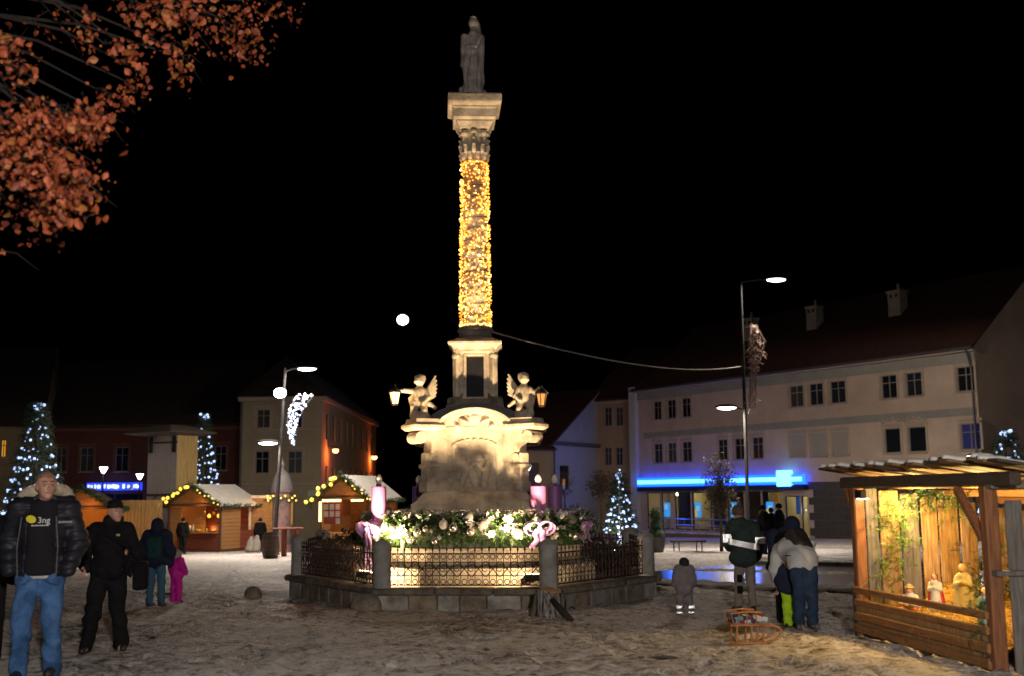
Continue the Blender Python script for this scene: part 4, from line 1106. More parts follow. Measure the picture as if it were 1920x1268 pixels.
for i in range(8):
    a, b = Vector((*OV[i], 0)), Vector((*OV[(i + 1) % 8], 0)); d = (b - a); L = d.length; d.normalize()
    out = Vector((d.y, -d.x, 0)); ang = math.atan2(d.y, d.x)
    near = i in (0, 1, 7)
    # wall blocks, two uneven courses of upright slabs
    nb = max(3, int(L / rr.uniform(.42, .52))); cuts = [0] + sorted((k + rr.uniform(-.22, .22)) / nb for k in range(1, nb)) + [1]
    for k in range(nb):
        c0, c1 = cuts[k] * L + .006, cuts[k + 1] * L - .006
        m_ = a + d * ((c0 + c1) / 2) + out * (-.13 + rr.uniform(-.012, .012))
        MB().box((m_.x, m_.y, -.22), (c1 - c0, .3 + rr.uniform(0, .02), .50), rz=ang + rr.uniform(-.006, .006), b=.018).build('stone_block', rr.choice(wall_ms), encl)
    nc = 3 if near else 2
    for k in range(nc):
        c0, c1 = L * k / nc + (.004 if k else -.1), L * (k + 1) / nc - (.004 if k < nc - 1 else -.1)
        m_ = a + d * ((c0 + c1) / 2) + out * -.11
        MB().box((m_.x, m_.y, ZT - .055), (c1 - c0, .42, .11), rz=ang, b=.03).build('coping', cop_m, encl)
    pp = a + (EC - a).normalized() * .16
    MB().lathe([(.155, ZT), (.15, ZT + .62), (.165, ZT + .66), (.165, ZT + .70), (.14, ZT + .74), (.06, ZT + .79)], 14, (pp.x, pp.y, 0)).build('post', post_m, encl, auto=30)
    # railing
    rl = MB(); ia, ib_ = a + (EC - a).normalized() * .16 + d * .15, b + (EC - b).normalized() * .16 - d * .15
    LL = (ib_ - ia).length; dd = (ib_ - ia).normalized(); an = math.atan2(dd.y, dd.x)
    for z_, t in ((ZT + .045, .02), (ZT + .2, .014), (ZT + .42, .014), (ZT + .56, .02)):
        bar(rl, ia + Vector((0, 0, z_)), ib_ + Vector((0, 0, z_)), t, t)
    rg = rl.build('railing', iron, encl)
    n = int(LL / .115)
    if bar_mesh is None: bar_mesh = MB().tube([(0, 0, 0), (0, 0, .58)], .0075, 5).mesh('bar', iron)
    for k in range(n + 1):
        p = ia + dd * (LL * k / n)
        o_ = link('bar', bar_mesh, rg, (p.x, p.y, ZT + .03)); 
        o_ = link('spear_tip', spike_me, rg, (p.x, p.y, ZT + .6)); o_.rotation_euler = (0, 0, an)
        if k < n:
            pm = ia + dd * (LL * (k + .5) / n)
            o_ = link('ring_ornament', ring_me, rg, (pm.x, pm.y, ZT + .1)); o_.rotation_euler = (0, 0, an)
            o_ = link('ring_ornament', ring_me, rg, (pm.x, pm.y, ZT + .51)); o_.rotation_euler = (0, 0, an)
            if near and k % 2 == 0:
                o_ = link('cross_stay', cross_me, rg, (pm.x + out.x * .012, pm.y + out.y * .012, ZT + .31)); o_.rotation_euler = (0, 0, an)
            elif near:
                o_ = link('scroll_ornament', scroll_me, rg, (pm.x + out.x * .012, pm.y + out.y * .012, ZT + .31)); o_.rotation_euler = (0, 0, an)
# raised floor inside the enclosure
fl = MB(); fl.v = [(EC.x + (x - EC.x) * .93, EC.y + (y - EC.y) * .93, -.12) for x, y in OV]; fl.f = [tuple(range(8))]
fl.build('enclosure_floor', mat('pale_slabs', (.4, .36, .3), .85, var=.3, scale=3, bump=.4), encl)

# ------------------------------------------------------------------ advent wreath round the pedestal
WR, WRt = 2.02, .24
wz = zz(992, -2.1)
wr = thing('advent_wreath', 'huge green fir advent wreath ring hung with silver baubles and bows', 'wreath', (MX, MY, wz))
fir = mat('fir_needles', (.055, .13, .022), .6, var=.45, scale=9, bump=0, col2=(.02, .055, .015))
core = MB(); n = 48
MB().tube([(WR * cos(2 * pi * k / n), WR * sin(2 * pi * k / n), 0) for k in range(n + 1)], WRt * .86, 12, cap=False).build('core', mat('wreath_core', (.01, .02, .008), .9, var=0, bump=0), wr)
nd = MB(); rr = random.Random(5)
for i in range(3600):
    a = rr.random() * 2 * pi; b = rr.random() * 2 * pi
    if -sin(a) < -.35 and rr.random() < .7: continue             # fewer at the hidden back
    rad = WRt * rr.uniform(.45, .95)
    p = Vector(((WR + rad * cos(b)) * cos(a), (WR + rad * cos(b)) * sin(a), rad * sin(b)))
    d = Vector((cos(b) * cos(a), cos(b) * sin(a), sin(b))) + Vector((rr.gauss(0, .5), rr.gauss(0, .5), rr.gauss(-.25, .5)))
    needles(nd, p, d, rr.uniform(.12, .24), 13, .055, .0075, rr)
tag(nd.build('fir_sprigs', fir, wr), kind='stuff')
silver = mat('silver_bauble', (.82, .78, .74), .18, .85, var=0, bump=0)
pearl = mat('pearl_bauble', (.8, .74, .7), .3, .0, var=0, bump=0)
bm1 = MB().ball((0, 0, 0), .06, 14, 10).lathe([(.014, .055), (.014, .078)], 8).mesh('bauble', silver, True)
bm2 = MB().ball((0, 0, 0), .06, 14, 10).lathe([(.014, .055), (.014, .078)], 8).mesh('bauble', pearl, True)
clear_m = mat('clear_bauble_glass', (.85, .85, .85), .03, var=0, bump=0, trans=.85)
bm3 = MB().ball((0, 0, 0), .11, 18, 12).lathe([(.02, .105), (.02, .13)], 8).mesh('bauble', clear_m, True)
for i in range(125):
    a = -pi / 2 + rr.gauss(0, 1.0) if rr.random() < .85 else rr.random() * 2 * pi
    b = rr.uniform(-.9, 2.2)
    ca = WRt + .03
    p = ((WR + ca * cos(b)) * cos(a), (WR + ca * cos(b)) * sin(a), ca * sin(b))
    o_ = link('bauble', rr.choice((bm1, bm1, bm2)) if i % 13 else bm3, wr, p); sc_ = rr.choice((.5, .7, 1.0, 1.35)) if i % 13 else 1.0
    o_.scale = (sc_, sc_, sc_)
bow_m = mat('lilac_satin', (.45, .26, .56), .6, var=.12, scale=4, bump=.2, bscale=10)
def bow(a, size, drop):
    c = Vector((cos(a), sin(a), 0)) * (WR + WRt + .06); t = Vector((-sin(a), cos(a), 0)); o = Vector((cos(a), sin(a), 0))
    q = MB(); up = Vector((0, 0, 1))
    for sd in (-1, 1):
        for lay, (hh, ln) in enumerate(((.13, .34), (.10, .26))):
            pts = []
            for k in range(13):
                ph = pi * 2 * k / 12
                pts.append((sd * size * ln * (1 - cos(ph)) / 2, size * hh * sin(ph) * (1 if k < 7 else 1), .05 * sin(ph)))
            w_ = .10 * size
            vs = []
            for x_, z_, y_ in pts:
                ww = w_ * (.35 + .9 * x_ * sd / (size * ln + .001))
                p = c + t * x_ + up * (z_ + .04 * lay) + o * (y_ + .05)
                vs += [p + o * ww * .6 - up * ww * .2, p - o * ww * .6 + up * ww * .2]
            q.add(vs, [(2 * k, 2 * k + 1, 2 * k + 3, 2 * k + 2) for k in range(12)])
        pts = [(sd * (.02 + .12 * k / 8 + .03 * sin(k)), -drop * k / 8) for k in range(9)]
        vs = []
        for j, (x_, z_) in enumerate(pts):
            p = c + t * x_ + up * z_ + o * (.06 + .02 * sin(j * 1.7)); vs += [p - t * .07 * size, p + t * .07 * size]
        q.add(vs, [(2 * k, 2 * k + 1, 2 * k + 3, 2 * k + 2) for k in range(8)])
    q.ball(tuple(c + o * .06), .055 * size, 10, 8)
    me = q.mesh('bow', bow_m, True); ob = link('bow', me, wr)
    md = ob.modifiers.new('thick', 'SOLIDIFY'); md.thickness = .006
    return ob
bow(radians(-146), 1.05, .8); bow(radians(-60), .9, .35); bow(radians(-28), .5, .3)
# dried rose clusters and white sprays tucked between
for i in range(34):
    a = -pi / 2 + rr.gauss(0, .9); b = rr.uniform(-.2, 1.9); ca = WRt + .05
    p = Vector(((WR + ca * cos(b)) * cos(a), (WR + ca * cos(b)) * sin(a), ca * sin(b)))
    q = MB()
    for k in range(7):
        d = Vector((rr.gauss(0, 1), rr.gauss(0, 1), rr.gauss(0, 1))).normalized()
        t = d.orthogonal().normalized(); u_ = d.cross(t)
        l = rr.uniform(.05, .1); q.add([p, p + d * l * .5 + t * .03 + u_ * .01, p + d * l, p + d * l * .5 - t * .03 + u_ * .01], [(0, 1, 2), (0, 2, 3)])
    q.build('silver_leaf_spray', mat('silvered_leaf', (.6, .55, .55), .45, .3, var=.1, bump=0), wr)
# white silk blossoms
pet = MB()
for ring_, (n_, ln, el) in enumerate(((6, .085, .35), (5, .06, .9))):
    for k in range(n_):
        a = 2 * pi * (k + .5 * ring_) / n_; d = Vector((cos(a) * cos(el), sin(a) * cos(el), sin(el))); t = Vector((-sin(a), cos(a), 0))
        pet.add([(0, 0, 0), d * ln * .55 + t * .026 + Vector((0, 0, .008)), d * ln, d * ln * .55 - t * .026 + Vector((0, 0, .008))], [(0, 1, 2), (0, 2, 3)])
pet.ball((0, 0, .02), .014, 6, 4)
pet_me = pet.mesh('blossom', mat('white_silk', (.74, .66, .64), .7, var=.1, bump=0), True)
for i in range(46):
    a = -pi / 2 + rr.gauss(0, .95); b = rr.uniform(-.5, 1.7); ca = WRt + .06
    o_ = link('blossom', pet_me, wr, ((WR + ca * cos(b)) * cos(a), (WR + ca * cos(b)) * sin(a), ca * sin(b)))
    o_.rotation_euler = Vector((cos(b) * cos(a), cos(b) * sin(a), sin(b))).to_track_quat('Z', 'Y').to_euler(); sc_ = rr.uniform(.8, 1.4); o_.scale = (sc_, sc_, sc_)
# supports of the ring
for k in range(6):
    a = radians(-90 + 60 * k + 20)
    MB().tube([(WR * cos(a), WR * sin(a), -wz - .1), (WR * cos(a), WR * sin(a), 0)], .045, 8).build('support', post_m, wr)

# four big candles on the wreath
lil = mat('lilac_wax', (.30, .12, .34), .45, var=.08, scale=2, bump=.05); pink = mat('pink_wax', (.40, .15, .36), .45, var=.06, scale=2, bump=.05)
purp = mat('purple_wax', (.17, .09, .27), .45, var=.08, scale=2, bump=.05)
fl_m = mat('milky_bulb', (.75, .68, .6), .25, var=.05, bump=0, emit=(1, .8, .6), estr=.02)
for px, pyt, pyb, wd, Yd, m_, lb in ((710, 913, 975, 28, MY - 1.35, pink, 'pink candle with white bulb at the wreath end nearest the stalls'),
                                   (1010, 912, 975, 30, MY - 1.5, pink, 'pink candle in front of the purple one, beside the pedestal'),
                                   (1041, 912, 968, 26, MY - .3, lil, 'lilac candle half hidden behind the pink candle'),
                                   (785, 912, 960, 24, MY + 1.2, purp, 'dark purple candle partly hidden behind the pedestal')):
    top, bot = at(px, pyt, Yd), at(px, pyb, Yd); r = wd / 2 / FPX * Yd; h = top.z - bot.z
    cd = thing('advent_candle', lb, 'candle', (bot.x, Yd, bot.z), group='candles of the advent wreath')
    MB().lathe([(r * 1.0, -.12), (r, h - .02), (r * .96, h), (r * .8, h + .004), (r * .3, h - .01)], 28).build('wax', m_, cd, auto=40)
    MB().lathe([(.05, h - .01), (.05, h + .05), (.035, h + .06)], 12).build('socket', purp, cd, auto=30)
    MB().lathe([(.03, h + .05), (.058, h + .09), (.065, h + .13), (.05, h + .18), (.02, h + .22), (.004, h + .23)], 16).build('bulb', fl_m, cd, smooth=True)

# floodlights on the enclosure floor
def flood(label, loc, aim, power, spot, lens=True, col=(1, .67, .35), stand=0.0):
    f = thing('floodlight', label, 'floodlight', loc, group='floodlights at the monument')
    ax = (Vector(aim) - Vector(loc)).normalized(); R_ = ax.to_track_quat('Y', 'Z').to_matrix()
    MB().box((0, 0, .12), (.3, .12, .2), R=R_, b=.02).build('housing', mat('black_alu', (.03, .03, .03), .5, .5, var=0, bump=0), f)
    MB().box(Vector((0, 0, .12)) + ax * .068, (.25, .008, .16), R=R_).build('lens', mat('flood_lens_%d' % int(col[2] * 100), (1, .9, .7), .3, var=0, bump=0, emit=col, estr=12), f)
    MB().tube([(-.17, 0, 0), (-.17, 0, .12)], .012, 6).tube([(.17, 0, 0), (.17, 0, .12)], .012, 6).box((0, 0, -.006), (.36, .1, .012)).build('bracket', mat('black_alu', (.03, .03, .03)), f)
    if stand: MB().tube([(0, 0, -stand), (0, 0, 0)], .03, 8).build('stand', mat('black_alu', (.03, .03, .03)), f)
    point_light('flood_beam', Vector((0, 0, .14)) + ax * .12, power, col, .09, f, spot=spot, aim=ax, blend=.9)
    if stand: point_light('flood_spill', Vector((0, 0, .02)) + Vector((ax.x, ax.y, 0)).normalized() * .2, 110, col, .08, f, spot=168, aim=(ax.x, ax.y, -.42 * Vector((ax.x, ax.y)).length), blend=.3)
flood('warm floodlight on the ground behind the bow, at the fence end nearest the stalls', (-2.62, 20.25, .12), (MX - .1, MY - .3, 7.2), 2300, 100, stand=.24)
flood('warm floodlight at the foot of the steps behind the front post', (.28, 19.25, .10), (MX + .05, MY - .2, 7.0), 2600, 100, stand=.22)
# ------------------------------------------------------------------ market stalls and what stands round them
plank_a = wood('stall_planks_amber', (.38, .20, .07), (.20, .09, .03), axis='X')
plank_r = wood('stall_planks_red', (.22, .05, .025), (.12, .025, .015), axis='X')
plank_d = wood('stall_planks_dark', (.09, .05, .03), (.04, .022, .014), axis='X')
snow_m = mat('roof_snow', (.72, .70, .66), .8, var=.12, scale=3, bump=.5, bscale=8, bdist=.03)
fir_d = mat('garland_needles', (.03, .07, .02), .7, var=.4, scale=9, bump=0)
amber_b = mat('round_amber_bulb', (1, .7, .2), .4, var=0, bump=0, emit=(1, .58, .06), estr=1.7)
def planks(root, name, m, p0, p1, z0, z1, n, t=.03, gap=.008, rnd=None, vertical=False):
    """boards between p0 and p1, each one its own part"""
    p0, p1 = Vector((*p0, 0)), Vector((*p1, 0)); d = p1 - p0; L = d.length; an = math.atan2(d.y, d.x); d.normalize()
    for k in range(n):
        if vertical:
            c = p0 + d * (L * (k + .5) / n)
            MB().box((c.x, c.y, (z0 + z1) / 2), (L / n - gap, t, z1 - z0), rz=an, b=.006).build(name, m, root)
        else:
            c = (p0 + p1) / 2; h = (z1 - z0) / n
            MB().box((c.x, c.y, z0 + h * (k + .5)), (L, t, h - gap), rz=an, b=.006).build(name, m, root)

def garland(root, pts, n, r, m, seed, name='garland'):
    q = MB(); rr = random.Random(seed); pts = [Vector(p) for p in pts]
    seg = [(pts[i + 1] - pts[i]).length for i in range(len(pts) - 1)]; tot = sum(seg)
    for k in range(n):
        s_ = rr.random() * tot; i = 0
        while s_ > seg[i] and i < len(seg) - 1: s_ -= seg[i]; i += 1
        p = pts[i].lerp(pts[i + 1], s_ / seg[i])
        needles(q, p, (rr.gauss(0, 1), rr.gauss(0, 1), rr.gauss(-.2, 1)), r, 9, r * .5, .012, rr)
    return tag(q.build(name, m, root), kind='stuff')

def stall(label, loc, rz, w, l, eave, rise, back_m, side_m, roof_m, seed, front='open', light=30, lcol=(1, .42, .12), bulbs=True):
    st_ = thing('market_stall', label, 'market stall', loc, rz, group='wooden market stalls')
    hw = w / 2
    MB().box((0, l / 2, -.06), (w + .2, l + .2, .16), b=.02).build('floor', plank_d, st_)
    for x in (-hw, hw):
        for y in (0.04, l):
            MB().box((x, y, eave / 2), (.11, .11, eave), b=.012).build('post', plank_d, st_)
    planks(st_, 'plank', back_m, (-hw, l - .06), (hw, l - .06), .05, eave, 8)
    planks(st_, 'plank', side_m, (-hw, .1), (-hw, l - .1), .05, eave, 9)
    # right-hand side: boards, then an opening
    planks(st_, 'plank', side_m, (hw, .1), (hw, l * .55), .05, eave, 12)
    planks(st_, 'plank', back_m, (hw, l * .55), (hw, l - .1), .05, eave * .42, 4)
    # front: counter
    planks(st_, 'plank', back_m, (-hw + .5 * w * .35, .02), (hw - .08, .02), .05, .82, 5)
    MB().box((w * .09, -.08, .86), (w * .8, .5, .05), b=.01).build('counter', plank_a, st_)
    # lit inner side panel
    MB().box((-hw + w * .12, .12, eave * .62), (w * .2, .03, eave * .62)).build('side_panel', plank_a, st_)
    g = MB(); g2 = MB()
    g.add([(-hw - .02, .02, eave), (hw + .02, .02, eave), (0, .02, eave + rise)], [(0, 1, 2)])
    g2.add([(-hw - .02, l, eave), (hw + .02, l, eave), (0, l, eave + rise)], [(2, 1, 0)])
    g.build('gable', plank_a, st_); g2.build('gable', plank_a, st_)
    MB().box((0, -.02, eave - .03), (w, .1, .12), b=.01).build('lintel', plank_d, st_)
    ov = .3; sl = rise / hw
    for s in (-1, 1):
        q = MB(); x0 = s * (hw + ov); z0 = eave - sl * ov
        for t, m_, nm in ((.05, plank_d, 'roof'), (.11, roof_m, 'roof_cover')):
            q = MB(); zo = 0 if nm == 'roof' else .053; e = 0 if nm == 'roof' else .03
            P_ = [(x0, -.35 - e, z0 + zo), (0, -.35 - e, eave + rise + zo), (0, l + .25, eave + rise + zo), (x0, l + .25, z0 + zo)]
            tk = .05 if nm == 'roof' else .06
            q.add(P_ + [(a_, b_, c_ + tk) for a_, b_, c_ in P_], [(0, 1, 2, 3), (7, 6, 5, 4), (0, 4, 5, 1), (2, 6, 7, 3), (0, 3, 7, 4)] if s > 0 else [(3, 2, 1, 0), (4, 5, 6, 7), (1, 5, 4, 0), (3, 7, 6, 2), (4, 7, 3, 0)])
            q.build(nm, m_, st_)
    gp = [(-hw - ov - .05, -.4, eave - sl * ov - .1), (-hw - ov, -.4, eave - sl * ov + .1), (0, -.42, eave + rise + .12), (hw + ov, -.4, eave - sl * ov + .1)]
    garland(st_, gp, 420, .2, fir_d, seed)
    garland(st_, [(hw + ov, -.35, eave - sl * ov + .08), (hw + ov, l + .2, eave - sl * ov + .08)], 200, .14, fir_d, seed + 1)
    rr = random.Random(seed)
    if bulbs:
        for k in range(11):
            t = k / 10 * .95
            p = Vector(gp[1]).lerp(Vector(gp[2]), t) + Vector((rr.gauss(0, .08), -.12, rr.gauss(0, .09)))
            MB().ball(tuple(p), .085, 10, 8).build('bulb', amber_b, st_, smooth=True)
        for k in range(7):
            p = Vector(gp[2]).lerp(Vector(gp[3]), .3 + .7 * k / 6) + Vector((rr.gauss(0, .05), -.14, rr.gauss(0, .06)))
            MB().ball(tuple(p), .04, 8, 6).build('bulb', amber_b, st_, smooth=True)
    point_light('stall_lamp', (0, l * .35, eave + .05), light, lcol, .1, st_)
    point_light('stall_lamp', (hw * .3, -.35, eave - .18), light * .35, lcol, .1, st_)
    return st_
SY = 55.0
pa = at(362, 1030, SY)
sA = stall('wooden market stall with snow-lit roof, amber bulbs and red interior', (pa.x, SY, G(SY) + .05), radians(-22), 3.0, 3.0, 2.2, .85, plank_r, plank_a, snow_m, 21, light=45)
# goods on the counter: bottles, cups, baskets
wax = mat('cream_goods', (.7, .6, .45), .6, var=.2, bump=0); ding = mat('gold_goods', (.6, .35, .08), .4, .4, var=.2, bump=0)
MAs = sA.matrix_basis.copy() if False else Matrix.Translation(sA.location) @ Matrix.Rotation(radians(-22), 4, 'Z')
goods = [('punch_pot', 'pale round pot on the stall counter', 'pot', lambda: MB().lathe([(.1, 0), (.2, .08), (.22, .2), (.17, .3), (.06, .36), (.02, .4)], 16), wax, (-.35, -.05)),
         ('bottle', 'pale slim bottle beside the round pot on the counter', 'bottle', lambda: MB().lathe([(.05, 0), (.05, .22), (.02, .3), (.02, .36)], 10), wax, (.05, -.1)),
         ('basket', 'low basket of small goods on the stall counter', 'basket', lambda: MB().lathe([(.14, 0), (.2, .12), (.18, .12), (.13, .03)], 14), ding, (.35, -.08)),
         ('candle_jar', 'small gold jar at the stall counter end', 'jar', lambda: MB().lathe([(.07, 0), (.08, .14), (.05, .17)], 12), ding, (.8, -.06))]
for nm, lb, ct_, f, m_, (x, y) in goods:
    p = MAs @ Vector((x, y, .888)); tag(f().build(nm, m_, smooth=True, loc=p), lb, ct_)
for k in range(5):
    p = MAs @ Vector((.15 + k * .28, .6, 1.75 - .12 * (k % 2)))
    tag(MB().ball((0, 0, 0), .09, 10, 8).lathe([(.02, .085), (.02, .12)], 8).build('hanging_ornament', amber_b if k % 2 else ding, smooth=True, loc=p), ['first', 'second', 'third', 'fourth', 'fifth'][k] + ' hanging gold ornament from the lit panel inside the red stall', 'ornament', 'ornaments hanging in the red stall')

pb = at(643, 1030, 49.0)
sB = stall('orange-lit stall with gold-bulb garland behind the fence', (pb.x, 49.0, G(49) + .05), radians(-14), 2.2, 3.6, 2.35, .85, plank_a, plank_a, snow_m, 33, light=40, lcol=(1, .40, .08))
tube_m = mat('warm_tube', (1, .8, .4), .4, var=0, bump=0, emit=(1, .72, .26), estr=4)
MB().box((-.5, -.1, 2.22), (.85, .05, .1)).build('tube_light', tube_m, sB); MB().box((.68, -.1, 2.22), (.55, .05, .08)).build('tube_light', tube_m, sB)
MB().box((-1.02, -.12, 1.75), (.09, .05, .85)).build('tube_light', tube_m, sB)
nb = MB().box((-.45, -.09, 1.7), (.85, .03, .95), b=.01).build('notice_board', mat('notice_red', (.2, .03, .03), .7, bump=0), sB)
for k in range(7):
    MB().box((-.75 + (k % 3) * .27 + (.55 if k == 6 else 0), -.112, 1.95 - (k // 3) * .3), (.2, .012, .24)).build('notice', mat('paper', (.45, .42, .38), .8, var=.1, bump=0), nb)
pc = at(150, 1030, 50)
sC = stall('dark stall with glowing orange opening behind the walking men', (pc.x, 50, G(50)), radians(12), 2.6, 2.8, 2.1, .75, plank_d, plank_d, roof_dark, 41, light=55, lcol=(1, .36, .05), bulbs=False)
MB().box((.1, .9, 1.35), (2.2, .03, 1.5)).build('lit_panel', mat('orange_panel', (.75, .36, .06), .7, var=.08, bump=0), sC)

# wooden fence screen between the stalls
ws = thing('wooden_screen', 'tall amber wooden board screen between two stalls', 'fence', (0, 0, 0))
p0, p1 = at(218, 1000, 53), at(303, 1000, 53)
planks(ws, 'board', wood('screen_boards', (.34, .21, .07), (.2, .11, .035), axis='Z'), (p0.x, p0.y), (p1.x, p1.y), G(53) - .05, at(260, 938, 53).z, 13, vertical=True, gap=.012)
point_light('screen_lamp', (p0.x + 1.1, 51.6, 2.0), 16, (1, .6, .16), .1, ws)
MB().lathe([(.10, 0), (.07, .12)], 10, (p0.x + 1.1, 51.6, 2.0)).build('lamp_cup', mat('dull_cup', (.3, .25, .15), .5), ws)

# clad tower of the stage
TY = 58.0
pt = at(328, 1000, TY)
tw = thing('board_tower', 'tall box tower clad in pale boards with yellow side and dark cap', 'tower', (pt.x, TY, G(TY)), radians(58))
tz = at(328, 816, TY).z - G(TY)
gw = wood('pale_grey_boards', (.42, .38, .36), (.3, .27, .26), axis='Z'); yw = wood('yellow_boards', (.42, .30, .11), (.3, .2, .07), axis='Z')
sx_, sy_ = 1.35, 2.2
planks(tw, 'board', gw, (0, sy_), (0, 0), 0, tz, 7, vertical=True)
planks(tw, 'board', yw, (0, 0), (sx_, 0), 0, tz, 6, vertical=True)
planks(tw, 'board', yw, (sx_, 0), (sx_, sy_), 0, tz, 6, vertical=True)
for z in (tz * .48, tz * .94): MB().box((-.04, sy_ / 2, z), (.06, sy_ + .1, .1), b=.01).build('batten', plank_d, tw)
bar(MB(), (0, 0, 0), (0, 0, 1), .1, .1)
for a_, b_ in (((-.05, .1, tz * .3), (-.05, .75, tz * .47)), ((-.05, sy_ - .1, tz * .3), (-.05, sy_ - .75, tz * .47))): bar(MB(), a_, b_, .06, .05).build('brace', plank_d, tw)
for y in (.2, sy_ - .25): MB().box((-.05, y, tz - .45), (.05, .28, .85), b=.01).build('black_drape', mat('black_cloth', (.012, .012, .013), .9, bump=.2), tw)
MB().frustum([(1.15, 1.3, tz + .02), (1.6, 1.8, tz + .12), (1.5, 1.7, tz + .2), (.5, .6, tz + .55)], c=(sx_ / 2 - .2, sy_ / 2, 0)).build('cap_roof', mat('weathered_cap', (.16, .13, .10), .8, var=.3, bump=.3), tw)
point_light('tower_lamp', (sx_ * .75, -1.6, 1.0), 14, (1, .62, .18), .1, tw)
MB().lathe([(.06, -.08), (.1, .02)], 10, (sx_ * .75, -1.6, .95)).tube([(sx_ * .75, -1.6, 0), (sx_ * .75, -1.6, .9)], .02, 6).build('ground_lamp', pipe_m, tw)

# advertising pillar with dome
py_ = 53.0; pp = at(527, 1020, py_)
adv = thing('poster_pillar', 'round poster pillar with domed cap and finial behind the lamp post', 'pillar', (pp.x, py_, G(py_)))
zt = at(527, 905, py_).z - G(py_); zd = at(527, 872, py_).z - G(py_)
MB().lathe([(.5, 0), (.5, .3), (.42, .34), (.42, zt - .5), (.5, zt - .45), (.5, zt - .35)], 24).build('drum', mat('pillar_posters', (.16, .09, .08), .8, var=.4, scale=3, bump=0, col2=(.10, .09, .10), thr=(.45, .5)), adv, auto=30)
MB().lathe([(.52, zt - .35), (.5, zt - .2), (.44, zt + .1), (.32, zt + .4), (.14, zd - .25), (.06, zd - .15), (.09, zd - .05), (.1, zd + .05), (.04, zd + .18), (.01, zd + .35)], 20).build('dome', mat('grey_dome', (.09, .085, .09), .6, var=.15, bump=.1), adv, auto=40)
garland(adv, [(.56 * cos(a_), .56 * sin(a_), zt - .75 + .1 * sin(3 * a_)) for a_ in np.linspace(0, 6.28, 13)], 120, .16, fir_d, 51)
for k in range(12):
    a_ = -pi + pi * k / 11; MB().ball((.66 * cos(a_), .66 * sin(a_), zt - .72 + .12 * sin(k * 2.1)), .045, 8, 6).build('bulb', amber_b, adv, smooth=True)

# standing tables, barrel, sacks by the lamp post
bp_ = gr(507, 1047)
ba = thing('barrel', 'dark upright barrel standing beside the lamp post', 'barrel', bp_)
MB().lathe([(.27, 0), (.33, .25), (.35, .5), (.33, .75), (.27, 1.0), (.25, .97)], 20).build('staves', plank_d, ba, auto=40)
for z in (.15, .35, .68, .88): MB().lathe([(.335 if .2 < z < .8 else .31, z - .02), (.345 if .2 < z < .8 else .318, z), (.335 if .2 < z < .8 else .31, z + .02)], 20).build('hoop', pipe_m, ba)
tp_ = gr(519, 1044)
tb = thing('standing_table', 'brown standing table behind the barrel by the fence post', 'table', (tp_.x + .35, tp_.y + .3, tp_.z))
MB().box((0, 0, 1.12), (1.25, .7, .05), b=.015).build('table_top', plank_r, tb)
for x in (-.12, .35): MB().box((x, 0, .55), (.14, .5, 1.1), b=.015).build('leg', plank_r, tb)
dp_ = at(497, 1030, 57)
db = thing('door_panel', 'amber wooden door panel standing beside the stall', 'door panel', (dp_.x, 57, G(57)))
planks(db, 'board', plank_a, (-.7, 0), (.75, 0), 0, 2.55, 5, vertical=True)
MB().box((.03, .0, 2.62), (1.6, .12, .14), b=.01).build('lintel', wax, db); 
for x in (-.78, .83): MB().box((x, 0, 1.28), (.12, .12, 2.55), b=.01).build('jamb', wax, db)
point_light('panel_lamp', (0, -1.0, 2.4), 18, (1, .6, .2), .1, db)
MB().lathe([(.1, 2.4), (.06, 2.55)], 10).build('lamp_cup', pipe_m, db)
for k, (px, sc_) in enumerate(((470, 1.0), (481, 1.1))):
    p = gr(px, 1029); p = Vector((p.x * 53 / p.y, 53, G(53)))
    tag(blend_mesh([('e', (0, 0, .3 * sc_), (.2, .16, .32 * sc_)), ('e', (.02, 0, .62 * sc_), (.1, .09, .12)), ('e', (-.04, -.02, .15), (.23, .18, .17))], .03, .06).build('sack', mat('pale_sack', (.3, .27, .24), .9, var=.15, bump=.5), smooth=True, loc=p),
        ['pale tied sack leaning near the stall side', 'taller pale sack beside the other sack'][k], 'sack')

# ------------------------------------------------------------------ rough stones and stump at the enclosure
def rock(label, loc, sx, sy, sz, seed, m):
    rr = random.Random(seed)
    P_ = [('e', (0, 0, sz * .4), (sx, sy, sz * .62))] + [('e', (rr.uniform(-.5, .5) * sx, rr.uniform(-.5, .5) * sy, sz * rr.uniform(.1, .5)), (sx * .55, sy * .6, sz * .45)) for _ in range(4)]
    return tag(blend_mesh(P_, .02, .06).build('guard_stone', m, smooth=True, loc=loc), label, 'stone')
rock_m = mat('guard_stone_m', (.27, .23, .18), .9, var=.3, scale=5, bump=.7, bscale=16, bdist=.03, col2=(.1, .085, .07))
p = gr(474, 1120); rock('worn round guard stone lying apart on the snow', (p.x, p.y, p.z - .03), .16, .13, .24, 2, rock_m)
rock('worn guard stone leaning against the front wall corner', (-2.45, 19.0, G(19) - .06), .26, .17, .34, 3, rock_m)
sp = Vector((.5, 17.35, G(17.35)))
stp = thing('tree_stump', 'sawn tree stump with pale top and dark stick before the wall', 'stump', sp)
q = MB(); rr = random.Random(8)
for k, (r, z) in enumerate(((.29, -.03), (.25, .1), (.235, .22), (.225, .36), (.22, .38))):
    for j in range(18):
        a_ = 2 * pi * j / 18; w_ = 1 + .10 * sin(3 * a_ + k * .4) + .06 * sin(7 * a_ + k) + rr.uniform(-.05, .05)
        q.v.append((r * w_ * cos(a_), r * w_ * sin(a_), z + (.03 * sin(a_ * 2) if k == 4 else 0)))
q.f = [(k * 18 + j, k * 18 + (j + 1) % 18, (k + 1) * 18 + (j + 1) % 18, (k + 1) * 18 + j) for k in range(4) for j in range(18)]
